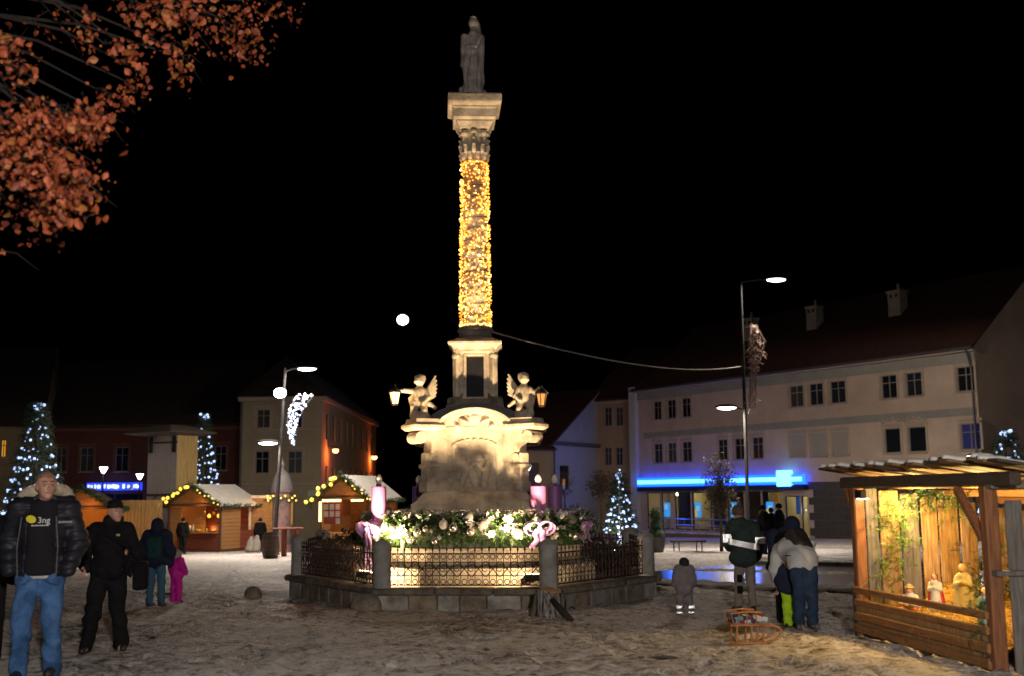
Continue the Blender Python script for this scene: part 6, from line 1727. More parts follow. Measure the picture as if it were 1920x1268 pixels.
def eyes(root, T, s):
    for x in (-.032, .032):
        e = MB().ball(T(x, -.0815, .003), .0125 * s, 12, 8).build('eye', mat('eye_white', (.32, .28, .26), .3, var=0, bump=0), root, smooth=True)
        MB().ball(T(x, -.0885, .002), .0068 * s, 8, 6).build('iris', mat('dark_iris', (.03, .02, .015), .2, var=0, bump=0), e, smooth=True)
        MB().tube([T(x - .018, -.102, .028), T(x, -.108, .034), T(x + .018, -.102, .029)], .0045 * s, 5).build('eyebrow', mat('dark_brow', (.05, .035, .025), .9, var=0, bump=0), root, smooth=True)
    MB().tube([T(-.022, -.094, -.063), T(0, -.100, -.062), T(.022, -.094, -.063)], .0045 * s, 6).build('lips', mat('lips', (.36, .14, .11), .5, var=0, bump=0), root, smooth=True)

# --- tall man in open quilted jacket and jeans
p = gr(66, 1258); Yp = 10.8
J, s = joints(1.90, ea=(-.28, .03, 1.15), eb=(.29, .03, 1.14), wa=(-.24, -.10, .93), wb=(.24, -.10, .92), ka=(-.13, -.06, .5), kb=(.09, .03, .5), aa=(-.13, -.08, .09), ab=(.10, .12, .09), hea=(.02, -.04, 1.63), sa=(-.2, 0, 1.43), sb=(.2, 0, 1.43))
m1 = person('tall man in open black quilted jacket with fur hood and blue jeans', (at(74, 1150, Yp).x, Yp, 0.0), radians(10))
bp, T = body_prims(J, s, radians(22))
b_ = blend_mesh(bp, .012, .03); b_.build('body', skin, m1, smooth=True); eyes(m1, T, s)
put([('e', T(0, .017, .022), (.0795 * s, .0995 * s, .1015 * s))], 'hair', mat('cropped_hair', (.26, .15, .11), .9, var=.3, scale=40, bump=.4), m1, .014, .02, lambda X, Y, Z, F: np.maximum(F, (J['hea'][2] + .035 * s) - Z - .25 * (Y - J['hea'][1])))
put(lower(J, s, .022), 'jeans', denim, m1, .013, .03, wrinkle(None, .011, 19))
shoes(m1, J, s, shoe_m)
tee = upper(J, s, .018, .03, arms=False)
put(tee, 't_shirt', cloth('black_cotton', (.014, .014, .018)), m1, .016, .05, hem(.86 * s))
def open_front(X, Y, Z, F):
    F = F - .017 * np.abs(np.sin((Z + .02 + .012 * np.sin(X * 9)) * pi / .092)) ** .7 + .010 + .004 * np.sin(X * 46 + 4 * np.sin(Z * 30)) * np.sin(Z * 50 + Y * 20)
    F = np.maximum(F, .80 * s - Z)
    gap = np.minimum(.115 * s + .03 * (1.2 - Z) - np.abs(X - .015), -(Y + .02))        # open at the front
    return np.maximum(F, gap)
jk = upper(J, s, .050, .02, arm_i=.034)
put(jk, 'jacket', mat('quilted_nylon', (.012, .013, .020), .55, var=.2, scale=5, bump=.25, bscale=20, spec=.35), m1, .012, .045, open_front)
put([('e', J['pel'], (.185 * s, .155 * s, .16 * s))], 'undershirt', cloth('white_cotton', (.55, .54, .52)), m1, .014, .03, lambda X, Y, Z, F: np.maximum(np.maximum(F, .835 * s - Z), Z - .9 * s))
for x_ in (-1, 1):
    MB().tube([(x_ * .06 * s, -.142 * s, .835 * s), (x_ * .10 * s, -.136 * s, .80 * s), (x_ * .145 * s, -.10 * s, .785 * s)], .004, 5).build('pocket_seam', mat('dark_thread', (.02, .04, .09), .9, var=0, bump=0), m1)
    MB().tube([(x_ * .155 * s, -.165 * s, .84 * s), (x_ * .165 * s, -.185 * s, 1.1 * s), (x_ * .14 * s, -.175 * s, 1.36 * s)], .006, 5).build('zipper', mat('dull_zip', (.10, .10, .11), .5, .5, var=0, bump=0), m1)
# fur-trimmed hood lying on the shoulders
fu = MB(); rr = random.Random(9); hc = Vector(J['nec'])
arc = [hc + Vector((.185 * s * sin(a), .02 + .13 * s * cos(a), .10 * s + .03 * s * cos(a) - .10 * s * (abs(a) / 2.0) ** 2)) for a in np.linspace(-2.0, 2.0, 22)]
put([('c', arc[i], arc[i + 1], .042 * s, .042 * s) for i in range(21)], 'hood_lining', mat('fur_pile', (.5, .42, .31), .95, var=.3, scale=30, bump=.8), m1, .016, .03)
for i in range(2600):
    k = rr.randrange(21); c = arc[k].lerp(arc[k + 1], rr.random()); d = Vector((rr.gauss(0, 1), rr.gauss(0, 1), rr.gauss(.5, 1))).normalized()
    q0 = c + d * .042 * s; e_ = q0 + (d + Vector((rr.gauss(0, .4), rr.gauss(0, .4), rr.gauss(0, .4)))).normalized() * rr.uniform(.015, .035); w_ = d.orthogonal().normalized() * .003
    fu.add([q0 - w_, q0 + w_, e_], [(0, 1, 2)])
tag(fu.build('fur_trim', mat('beige_fur', (.62, .53, .40), .9, var=.3, scale=20, bump=0), m1), kind='stuff')
# print on the shirt: yellow bubble, white lettering
yb = MB(); yv = J['che'][1] - .172 * s; zc_ = 1.335 * s
yb.prism([(-.068 + .036 * cos(a) * (1.25), yv - .012, zc_ + .008 + .036 * sin(a) - .006 * cos(a)) for a in np.linspace(0, 2 * pi, 14)[:-1]], (0, .012, 0))
yb.build('yellow_print', mat('yellow_ink', (.62, .56, .02), .7, var=0, bump=0), m1)
def lettering(txt, size, loc, rot, m_, parent, name='lettering', ext=.002):
    cu = bpy.data.curves.new(name, 'FONT'); cu.body = txt; cu.size = size; cu.extrude = ext; cu.align_x = 'CENTER'; cu.align_y = 'CENTER'
    o_ = bpy.data.objects.new(name, cu); COL.objects.link(o_)
    dg = bpy.context.evaluated_depsgraph_get(); me = bpy.data.meshes.new_from_object(o_.evaluated_get(dg)); bpy.data.objects.remove(o_)
    me.materials.clear(); me.materials.append(m_)
    ob = link(name, me, parent, loc); ob.rotation_euler = rot; return ob
wi = mat('white_ink', (.7, .72, .72), .7, var=0, bump=0)
lettering('3ng', .078, (.045, yv - .008, zc_ - .004), (pi / 2, 0, 0), wi, m1)
sm = MB(); rr = random.Random(2)
for k in range(16): sm.box((-.06 + k * .0095, yv - .008, zc_ - .05), (.007, .004, rr.uniform(.006, .011)))
tag(sm.build('small_print', wi, m1), kind='stuff')
sm = MB()
for k in range(9):
    sm.box((.185 + k * .0125, -.205 * s + .006 * k, 1.315 * s), (.008, .006, rr.uniform(.016, .022)), rz=.45)
tag(sm.build('chest_print', mat('grey_ink', (.42, .42, .45), .7, var=0, bump=0), m1), kind='stuff')

# --- man in black with knit cap, holding something small
p = gr(205, 1212); Yp = 12.9
J, s = joints(1.70, ka=(-.13, -.12, .52), kb=(.10, .06, .5), aa=(-.22, .02, .10), ab=(.16, .12, .10), ha=(-.09, -.01, .92), ea=(-.29, .04, 1.15), wa=(-.24, -.16, .97), eb=(.28, .05, 1.15), wb=(.27, -.03, .9), hea=(.06, -.05, 1.60), nec=(.03, 0, 1.46), sa=(-.165, 0, 1.38), sb=(.175, .01, 1.38))
m2 = person('man in black coat and knit cap with a shoulder bag, mid-stride', (at(203, 1100, Yp).x, Yp, G(Yp)), radians(12))
bp, T = body_prims(J, s, radians(30)); b_ = blend_mesh(bp, .012, .03); hand(b_, J['wa'], J['ea'], s, 1.2, 1); hand(b_, J['wb'], J['eb'], s, .8, -1)
b_.build('body', skin, m2, smooth=True); eyes(m2, T, s)
put([('e', T(0, .02, .055), (.09 * s, .108 * s, .088 * s))], 'knit_cap', cloth('black_knit', (.012, .012, .013)), m2, .012, .02, lambda X, Y, Z, F: np.maximum(F, (J['hea'][2] + .028 * s) - Z) + .003 * np.sin(X * 300) * 0)
put(lower(J, s, .03), 'trousers', black, m2, .013, .03, wrinkle(None, .012, 19))
put(upper(J, s, .042, .05, arm_i=.032), 'coat', cloth('black_coat', (.008, .008, .010)), m2, .014, .04, wrinkle(.74 * s, .012))
MB().box((.11 * s, -.185 * s, 1.33 * s), (.04, .01, .025), rz=.2, b=.003).build('chest_badge', mat('dull_badge', (.3, .28, .12), .7, var=0, bump=0), m2)
put([('c', tuple(Vector(J['nec']) + Vector((-.02, -.02, .02))), tuple(Vector(J['nec']) + Vector((.02, .02, .03))), .095 * s, .095 * s)], 'scarf', cloth('black_knit', (.012, .012, .013)), m2, .015, .03, wrinkle(None, .008, 60))
shoes(m2, J, s, shoe_m, ((-.1, -1), (.2, -1)))
put([('b', (.36 * s, -.05 * s, .86 * s), (.05 * s, .1 * s, .13 * s), .03)], 'shoulder_bag', mat('black_bag', (.007, .007, .008), .9, var=.2, bump=.2, spec=.1), m2, .02, .03)
MB().tube([(.36 * s, -.05 * s, 1.0 * s), (.2 * s, -.2 * s, 1.2 * s), (-.05 * s, -.19 * s, 1.36 * s)], .014, 6).build('bag_strap', mat('black_bag', (.012, .012, .014)), m2)
wv = Vector(J['wa']); tag(MB().box((0, 0, 0), (.07, .012, .02), rz=.4, b=.003).build('small_phone', mat('pale_phone', (.5, .52, .55), .3, var=0, bump=0), loc=Vector(m2.location) + Matrix.Rotation(radians(12), 3, 'Z') @ (wv + Vector((.02, -.075, -.07)))), 'small pale object in the hand of the man in black', 'phone')

# --- dark figure cut by the frame edge
Yp = 12.0
J, s = joints(1.70)
m0 = person('dark-clad person cut off by the frame edge behind the tall man', (at(-26, 1150, Yp).x, Yp, G(Yp)), radians(25))
bp, T = body_prims(J, s, radians(20)); blend_mesh(bp, .018, .03).build('body', skin, m0, smooth=True)
put(upper(J, s, .06, .04), 'coat', black, m0, .022, .05, wrinkle(.55 * s)); put(lower(J, s, .02), 'trousers', black, m0, .022, .04); shoes(m0, J, s, shoe_m)
put([('e', T(0, .02, .05), (.092 * s, .11 * s, .09 * s))], 'knit_cap', black, m0, .016, .02, hem(J['hea'][2] + .03 * s))
MB().box(T(0, -.1, .065), (.06, .01, .03), b=.004).build('cap_badge', MATS['yellow_ink'], m0)

# --- hooded adult with backpack, seen from behind, with a child in pink
Yp = 20.6
J, s = joints(1.52, ka=(-.12, .0, .5), kb=(.11, 0, .5), aa=(-.14, .02, .09), ab=(.12, .02, .09), wa=(-.26, -.04, .92), wb=(.3, -.04, .95), eb=(.3, .02, 1.12), ea=(-.28, .02, 1.12))
m3 = person('hooded adult in navy coat with backpack, seen from behind', (at(292, 1100, Yp).x, Yp, G(Yp)), radians(172))
bp, T = body_prims(J, s, 0, False); blend_mesh(bp, .018, .03).build('body', skin, m3, smooth=True)
put(upper(J, s, .075, .04), 'coat', navy, m3, .02, .06, wrinkle(.62 * s)); put(lower(J, s, .02), 'jeans', cloth('teal_denim', (.055, .13, .21)), m3, .02, .04, wrinkle(None, .006)); shoes(m3, J, s, shoe_m)
put([('e', T(0, .03, .02), (.125 * s, .14 * s, .15 * s)), ('e', T(0, .05, -.1), (.15 * s, .12 * s, .08 * s))], 'hood', navy, m3, .018, .05)
put([('b', (-.06 * s, .24 * s, 1.2 * s), (.09 * s, .05 * s, .16 * s), .05), ('b', (-.06 * s, .30 * s, 1.1 * s), (.07 * s, .02 * s, .07 * s), .03)], 'backpack', cloth('dark_teal_pack', (.015, .05, .06)), m3, .018, .02)
Yp = 21.4
J, s = joints(.95, hea=(0, -.02, 1.60), ea=(-.26, -.02, 1.18), wa=(-.3, -.12, 1.02), eb=(.28, -.02, 1.2), wb=(.33, -.05, 1.02), ka=(-.12, 0, .48), kb=(.12, 0, .48), aa=(-.13, 0, .1), ab=(.14, 0, .1))
m4 = person('small child in a magenta snowsuit beside the hooded adult', (at(331, 1090, Yp).x, Yp, G(Yp)), radians(150))
bp, T = body_prims(J, s, 0, False, 1.45); blend_mesh(bp, .014, .02).build('body', skin, m4, smooth=True)
mag = cloth('magenta_suit', (.62, .02, .36), rough=.6)
put(upper(J, s, .06, .03) + lower(J, s, .045), 'snowsuit', mag, m4, .015, .04, wrinkle(None, .006, 30))
put([('e', T(0, .02, .02), (.155 * s, .165 * s, .175 * s))], 'hat', cloth('pale_hat', (.35, .3, .3)), m4, .014, .03); shoes(m4, J, s, shoe_m)

# --- small child in grey snowsuit with reflective boots
refl = mat('reflective_tape', (.97, .98, 1), .23, 1.0, var=0, bump=0)
def retro(root, c, rx, ry, z0, z1, a, tilt=0.0, name='reflective_band', arc=(0, 2 * pi)):
    """reflective tape: a sheet of tiny corner-cube prisms that send light back where it came from"""
    rows = max(1, round((z1 - z0) / (a * .866))); n = max(8, int(abs(arc[1] - arc[0]) * (rx + ry) / 2 / a)); q = MB()
    def pt(u, v):
        t = arc[0] + (arc[1] - arc[0]) * u / n
        nv = Vector((cos(t) / rx, sin(t) / ry, 0)).normalized()
        return Vector((c[0] + rx * cos(t), c[1] + ry * sin(t), z0 + (z1 - z0) * v / rows + tilt * cos(t))), nv
    for r_ in range(rows):
        for k in range(n):
            o = .5 * (r_ % 2)
            for tri in (((k + o, r_), (k + 1 + o, r_), (k + .5 + o, r_ + 1)), ((k + 1 + o, r_), (k + 1.5 + o, r_ + 1), (k + .5 + o, r_ + 1))):
                P3 = [pt(*t) for t in tri]; cn = (P3[0][0] + P3[1][0] + P3[2][0]) / 3
                side = ((P3[0][0] - P3[1][0]).length + (P3[1][0] - P3[2][0]).length + (P3[2][0] - P3[0][0]).length) / 3
                ap = cn - P3[0][1] * side / 2.449
                q.add([P3[0][0], P3[1][0], P3[2][0], ap], [(0, 1, 3), (1, 2, 3), (2, 0, 3)])
    return q.build(name, refl, root)
Yp = 17.3
J, s = joints(.84, hea=(-.02, -.02, 1.58), ka=(-.14, .0, .48), kb=(.14, -.02, .48), aa=(-.2, .02, .1), ab=(.16, -.04, .1), wa=(-.3, -.04, .98), wb=(.28, -.04, .98))
m5 = person('toddler in grey snowsuit with reflective ankle bands walking by the wall', (at(1284, 1140, Yp).x, Yp, G(Yp)), radians(185))
bp, T = body_prims(J, s, 0, False, 1.45); blend_mesh(bp, .014, .02).build('body', skin, m5, smooth=True)
put(upper(J, s, .075, .05) + lower(J, s, .05) + [('e', (0, .02, .82 * s), (.27 * s, .23 * s, .2 * s))], 'snowsuit', cloth('grey_suit', (.20, .18, .185)), m5, .014, .05, wrinkle(None, .006, 30))
put([('e', T(0, .02, .03), (.16 * s, .17 * s, .16 * s))], 'hat', cloth('dark_hat', (.03, .03, .035)), m5, .012, .03); shoes(m5, J, s, shoe_m)
for a in 'ab':
    A_ = Vector(J['a' + a])
    retro(m5, (A_.x, A_.y), .125 * s, .125 * s, A_.z + .13 * s, A_.z + .21 * s, .010)
    retro(m5, (A_.x, A_.y), .12 * s, .12 * s, A_.z - .02 * s, A_.z + .03 * s, .010)

# --- adult in green jacket with broad reflective band
Yp = 17.9
J, s = joints(1.66, pel=(0, .0, .93), che=(.02, -.02, 1.26), nec=(.04, -.02, 1.46), hea=(.07, -.06, 1.58), ha=(-.08, 0, .92), hb=(.08, 0, .92), ka=(-.09, .02, .5), kb=(.10, -.02, .5), aa=(-.10, .05, .1), ab=(.12, -.04, .1),
              ea=(-.25, .02, 1.12), wa=(-.25, -.08, .9), eb=(.26, -.02, 1.12), wb=(.2, -.22, 1.02), sa=(-.16, 0, 1.37), sb=(.18, -.02, 1.37))
m6 = person('adult in dark green jacket with a glaring white reflective band', (at(1398, 1110, Yp).x, Yp, G(Yp)), radians(178))
bp, T = body_prims(J, s, 0, False); b_ = blend_mesh(bp, .016, .03); b_.build('body', skin, m6, smooth=True)
gj = cloth('dark_green_jacket', (.035, .055, .05))
put(upper(J, s, .045, .05, arm_i=.03) + [('e', (.01, 0, .86 * s), (.24 * s, .2 * s, .16 * s))], 'jacket', gj, m6, .018, .06, wrinkle(.70 * s))
retro(m6, (.01, -.005), .278 * s, .238 * s, 1.04 * s, 1.135 * s, .014, tilt=.055)
A_, B_ = Vector(J['eb']), Vector(J['wb'])
retro(m6, (A_.x, A_.y), .106 * s, .106 * s, A_.z + .0, A_.z + .13, .014, name='sleeve_band')
A_ = Vector(J['ea']); retro(m6, (A_.x, A_.y), .106 * s, .106 * s, A_.z - .02, A_.z + .08, .014, name='sleeve_band')
put(lower(J, s, .012), 'trousers', cloth('beige_grey_trousers', (.24, .21, .18)), m6, .018, .04, wrinkle(None, .007))
for z in (.54, .36): put([('b', (.10 * s, .055 * s, z * s), (.03 * s, .03 * s, .05 * s), .012)], 'knee_patch', black, m6, .014, .02)
put([('e', T(0, .03, .04), (.105 * s, .12 * s, .11 * s)), ('c', T(0, .05, .1), T(-.02, .06, .17), .03 * s, .035 * s)], 'knit_hat', cloth('brown_hat', (.12, .08, .06)), m6, .014, .03, hem(J['hea'][2] - .02 * s))
put([('c', T(-.06, .07, -.15), T(.10, .06, -.14), .065 * s, .07 * s)], 'hood_roll', gj, m6, .018, .04)
shoes(m6, J, s, shoe_m, ((0, -1), (.2, -1)))

# --- person in white jacket bending over, dark backpack
Yp = 14.9
m7 = person('person in white jacket and jeans bending forward, dark backpack on', (at(1510, 1180, Yp).x, Yp, G(Yp)), 0)
J = dict(pel=(0, 0, .80), che=(-.06, .30, 1.0), nec=(-.09, .46, 1.06), hea=(-.1, .58, 1.02), sa=(-.21, .40, .98), sb=(.13, .42, 1.03), ea=(-.27, .42, .72), eb=(.2, .52, .78), wa=(-.22, .52, .52), wb=(.08, .62, .6),
         ha=(-.075, .0, .78), hb=(.085, 0, .78), ka=(-.06, -.02, .44), kb=(.10, -.02, .44), aa=(-.065, .03, .09), ab=(.11, .05, .09)); s = .98
bp, T = body_prims(J, s, pi, False); b_ = blend_mesh(bp, .014, .03); hand(b_, J['wa'], J['ea'], s); b_.build('body', skin, m7, smooth=True)
dj = cloth('dark_blue_denim', (.03, .055, .10), col2=(.015, .03, .06))
put([('e', J['pel'], (.17, .13, .14))] + lower(J, s, .02)[1:], 'jeans', dj, m7, .012, .03, wrinkle(None, .010, 20))
wj = cloth('white_jacket', (.52, .54, .53), var=.1)
wp = [('e', (0, .02, .83), (.205, .165, .13)), ('e', (.02, .06, .92), (.2, .17, .12)), ('c', (0, .06, .88), J['che'], .17, .17), ('e', J['che'], (.2, .17, .16)), ('c', J['sa'], J['sb'], .085, .085), ('c', J['sa'], J['ea'], .09, .075), ('c', J['ea'], J['wa'], .075, .055), ('c', J['sb'], J['eb'], .09, .08), ('c', J['eb'], J['wb'], .075, .055), ('e', (.17, .36, 1.03), (.11, .1, .1))]
put(wp, 'jacket', wj, m7, .012, .035, wrinkle(None, .011, 26))
MB().box((-.17, -.03, .93), (.12, .02, .012), rz=.3).build('pocket_zip', black, m7)
put([('b', (.02, .22, 1.10), (.10, .11, .04), .05, (.8, .25, .5)), ('b', (.05, .12, 1.05), (.06, .03, .04), .03, (.8, .25, .5))], 'backpack', mat('dark_brown_pack', (.035, .025, .022), .7, var=.3, bump=.3), m7, .014, .03)
put([('e', (-.1, .52, 1.1), (.12, .14, .13)), ('e', (-.1, .45, 1.08), (.11, .1, .1))], 'knit_hat', black, m7, .014, .04)
shoes(m7, J, s, mat('grey_boot', (.12, .11, .1), .7, var=.3, bump=.2), ((-.25, -1), (.1, -1)))
# --- second adult in navy crouching just behind, child with bright green trousers
Yp = 15.7
m8 = person('person in dark navy coat stooping behind the white jacket', (at(1476, 1170, Yp).x, Yp, G(Yp)), radians(10))
J = dict(pel=(0, .12, .74), che=(.03, .0, 1.08), nec=(.06, -.04, 1.22), hea=(.11, -.08, 1.30), sa=(-.13, -.02, 1.16), sb=(.2, -.02, 1.18), ea=(-.15, -.04, .88), eb=(.25, -.1, .92), wa=(-.05, -.12, .66), wb=(.16, -.2, .75),
         ha=(-.08, .12, .72), hb=(.08, .12, .72), ka=(-.06, .02, .42), kb=(.1, .02, .42), aa=(-.03, .12, .09), ab=(.12, .12, .09)); s = .95
bp, T = body_prims(J, s, .4, False); b_ = blend_mesh(bp, .016, .03); b_.build('body', skin, m8, smooth=True)
put(upper(J, s, .05, .04), 'coat', navy, m8, .018, .05, wrinkle()); put(lower(J, s, .02), 'trousers', black, m8, .018, .04); put([('e', T(0, .02, .03), (.11, .12, .12))], 'hood', navy, m8, .016, .03); shoes(m8, J, s, shoe_m)
Yp = 15.25
J, s = joints(.9, ka=(-.08, 0, .48), kb=(.09, -.02, .48), aa=(-.09, 0, .1), ab=(.09, -.03, .1), wa=(-.2, -.12, 1.0), wb=(.24, -.1, 1.0))
m9 = person('child in bright yellow-green trousers half hidden by the stooping adults', (at(1482, 1170, Yp).x, Yp, G(Yp)), radians(-15))
bp, T = body_prims(J, s, 0, True, 1.4); blend_mesh(bp, .012, .02).build('body', skin, m9, smooth=True)
put(upper(J, s, .06, .03), 'coat', navy, m9, .014, .04, hem(.8 * s)); put(lower(J, s, .035), 'trousers', cloth('lime_trousers', (.38, .62, .02), rough=.6), m9, .014, .04, wrinkle(None, .005, 30)); shoes(m9, J, s, shoe_m)
put([('e', T(0, .02, .04), (.11 * s, .12 * s, .12 * s))], 'hat', black, m9, .012, .02, hem(J['hea'][2] + .02 * s))

# --- dark figures talking on the far pavement
for k, (px, hh, rz_, lb, bottom) in enumerate(((1434, 1.72, 100, 'dark-clad adult on the far pavement, farthest from the doorway', navy), (1449, 1.62, 170, 'dark-clad person with brown bag in the middle of the far trio', black), (1464, 1.76, 250, 'dark-clad adult on the far pavement, nearest the doorway', black))):
    Yp = 40.5 + (k % 2) * .6
    J, s = joints(hh)
    m_ = person(lb, (at(px, 1040, Yp).x, Yp, G(Yp) + .1), radians(rz_), group='people talking on the far pavement')
    bp, T = body_prims(J, s, 0, False); blend_mesh(bp, .03, .04).build('body', skin, m_, smooth=True)
    put(upper(J, s, .06, .04), 'coat', black, m_, .03, .06, hem(.6 * s)); put(lower(J, s, .02), 'trousers', bottom, m_, .03, .04); shoes(m_, J, s, shoe_m)
    put([('e', T(0, .02, .04), (.1 * s, .12 * s, .11 * s))], 'hat', black, m_, .025, .02)
    if k == 1: tag(MB().box((0, 0, .3), (.36, .16, .42), b=.04).tube([(-.1, 0, .5), (-.08, 0, .68), (.08, 0, .68), (.1, 0, .5)], .012, 5).build('shopping_bag', cloth('brown_bag', (.26, .11, .03)), loc=(m_.location.x, Yp - .45, G(Yp) + .25)), 'brown shopping bag held among the dark trio', 'bag')
# --- seller and customer at the red stall
for k, (px, Yp, hh, rz_, lb) in enumerate(((342, 51.5, 1.6, 170, 'dark figure standing at the corner of the red stall'), (487, 54, 1.55, 200, 'dark figure beside the sacks near the amber door panel'))):
    J, s = joints(hh); m_ = person(lb, (at(px, 1030, Yp).x, Yp, G(Yp)), radians(rz_))
    bp, T = body_prims(J, s, 0, False); blend_mesh(bp, .035, .04).build('body', skin, m_, smooth=True)
    put(upper(J, s, .05, .03), 'coat', black, m_, .035, .06, hem(.6 * s)); put(lower(J, s, .02), 'trousers', black, m_, .035, .04); shoes(m_, J, s, shoe_m)
    put([('e', T(0, .02, .04), (.1 * s, .12 * s, .11 * s))], 'hat', black, m_, .03, .02)

# ------------------------------------------------------------------ wooden sled with patterned blanket
sp_ = gr(1408, 1207); Yp = sp_.y
sw = wood('varnished_ash', (.36, .16, .055), (.24, .09, .03), rough=.45, axis='X')
sl_ = thing('wooden_sled', 'varnished wooden sled with curled runners standing on the snow', 'sled', sp_, radians(4)); sl_.scale = (.76, .76, .76)
for y in (-.17, .17):
    pts = [(-.36, y, .03), (-.1, y, .025), (.15, y, .03), (.28, y, .06), (.38, y, .12), (.42, y, .2), (.37, y, .255), (.25, y, .275), (.1, y, .275)]
    MB().tube(pts, .017, 8).build('runner', sw, sl_, smooth=True)
    for x in (-.24, -.02, .16): bar(MB(), (x - .02, y, .04), (x, y * .9, .28), .028, .028, .005).build('strut', sw, sl_)
    MB().box((-.04, y * .9, .285), (.62, .035, .025), b=.006).build('side_rail', sw, sl_)
for k in range(5): MB().box((-.04, -.14 + k * .07, .305), (.6, .05, .014), b=.004).build('slat', sw, sl_)
MB().tube([(-.30, -.2, .3), (-.34, -.2, .46), (-.1, -.2, .485), (.12, -.2, .47)], .014, 8).build('back_rail', sw, sl_, smooth=True)
MB().tube([(-.30, .2, .3), (-.34, .2, .46), (-.1, .2, .485), (.12, .2, .47)], .014, 8).build('back_rail', sw, sl_, smooth=True)
for x in (-.22, -.1, .04):
    MB().tube([(x, -.2, .3), (x, -.2, .48)], .009, 6).build('spindle', sw, sl_)
bl_m = bpy.data.materials.new('patchwork_blanket'); bl_m.use_nodes = True
nt = bl_m.node_tree; vo = nt.nodes.new('ShaderNodeTexVoronoi'); vo.inputs['Scale'].default_value = 14; tc_ = nt.nodes.new('ShaderNodeTexCoord'); rp = nt.nodes.new('ShaderNodeValToRGB')
rp.color_ramp.interpolation = 'CONSTANT'
for pos, c in ((.0, (.02, .03, .08)), (.25, (.15, .02, .03)), (.45, (.12, .25, .38)), (.65, (.03, .03, .05)), (.8, (.4, .42, .45))):
    e_ = rp.color_ramp.elements.new(pos); e_.color = (*c, 1)
nt.links.new(tc_.outputs['Object'], vo.inputs['Vector']); nt.links.new(vo.outputs['Color'], rp.inputs['Fac']); nt.links.new(rp.outputs['Color'], nt.nodes['Principled BSDF'].inputs['Base Color']); nt.nodes['Principled BSDF'].inputs['Roughness'].default_value = .9
bk_ = blend_mesh([('b', (-.04, 0, .36), (.24, .13, .03), .03), ('e', (-.2, .02, .4), (.1, .12, .06)), ('e', (.1, -.02, .39), (.12, .12, .05)), ('e', (-.05, .03, .42), (.12, .1, .05))], .014, .04, wrinkle(None, .008, 40)).build('blanket', bl_m, smooth=True, loc=sp_)
bk_.rotation_euler = (0, 0, radians(4)); bk_.scale = (.76, .76, .76); tag(bk_, 'patchwork blanket in dark red and blue bundled on the sled', 'blanket')
# ------------------------------------------------------------------ nativity stable
LP, RP = gr(1620, 1196), gr(1874, 1254)
SV = RP - LP; SL = math.hypot(SV.x, SV.y); SA = math.atan2(SV.y, SV.x)
stb = thing('nativity_stable', 'open wooden nativity stable of rough planks lit warm from inside', 'stable', (LP.x, LP.y, min(LP.z, RP.z)), SA)
zf = at(1630, 914, LP.y).z - stb.location.z
DP = 2.25; zbk = zf - .34
w_post = wood('reddish_post_wood', (.26, .11, .045), (.13, .05, .02)); w_plank = wood('rough_plank_wood', (.40, .26, .12), (.18, .10, .045)); w_rail = wood('rail_wood', (.30, .15, .055), (.16, .07, .025), axis='X')
w_grey = wood('grey_slab_wood', (.17, .16, .145), (.08, .07, .06)); w_dark = wood('dark_beam_wood', (.07, .05, .035), (.035, .025, .018), axis='X'); w_roof = wood('roof_board_wood', (.24, .15, .07), (.11, .065, .03), axis='Y')
rr = random.Random(31)
for x, y, m_ in ((0, 0, w_post), (SL, 0, w_post), (0, DP, w_plank), (SL, DP, w_plank)):
    MB().box((x, y, (zf if y == 0 else zbk) / 2 - .05), (.13, .13, (zf if y == 0 else zbk) + .1), b=.015).build('post', m_, stb)
bar(MB(), (-.36, 0, zf + .06), (SL + .5, 0, zf + .06), .11, .13, .015).build('front_beam', w_dark, stb)
bar(MB(), (-.5, DP, zbk + .06), (SL + .5, DP, zbk + .06), .13, .12, .015).build('back_beam', w_dark, stb)
for x, s_ in ((SL - .03, -1),):
    bar(MB(), (x + s_ * .04, -.03, zf - .5), (x + s_ * .48, -.03, zf - .02), .08, .07, .01).build('knee_brace', w_post, stb)
bar(MB(), (-.03, -.0, zf - .42), (-.30, -.0, zf + .0), .07, .06, .01).build('knee_brace', w_post, stb)
# far gable wall: uneven upright planks, gaps between them
y = .1
while y < DP - .05:
    wd = rr.uniform(.15, .25)
    MB().box((.0 + rr.uniform(-.015, .015), y + wd / 2, (zf - .34 * y / DP) / 2 + .02), (.03, wd, zf - .34 * y / DP - .04), rz=rr.uniform(-.03, .03), b=.008).build('wall_plank', rr.choice((w_plank, w_plank, w_grey)), stb)
    y += wd + rr.uniform(.015, .05)
x = .06
while x < SL - .1:
    wd = rr.uniform(.16, .26)
    MB().box((x + wd / 2, DP + rr.uniform(.06, .09), zbk / 2), (wd, .03, zbk), rz=rr.uniform(-.02, .02), b=.008).build('wall_plank', rr.choice((w_plank, w_plank, w_post)), stb)
    x += wd + rr.uniform(.015, .05)
# near gable: grey slabs with gaps and cross rails
y = .12
while y < DP:
    wd = rr.uniform(.12, .18)
    MB().box((SL + .05 + rr.uniform(0, .02), y + wd / 2, zf * .47), (.03, wd, zf * .9), rz=rr.uniform(-.03, .03), b=.008).build('slab', w_grey, stb)
    y += wd + rr.uniform(.06, .12)
for z in (.95, 1.75): bar(MB(), (SL + .1, -.05, z), (SL + .1, DP + .05, z), .13, .05, .01).build('cross_rail', w_grey, stb)
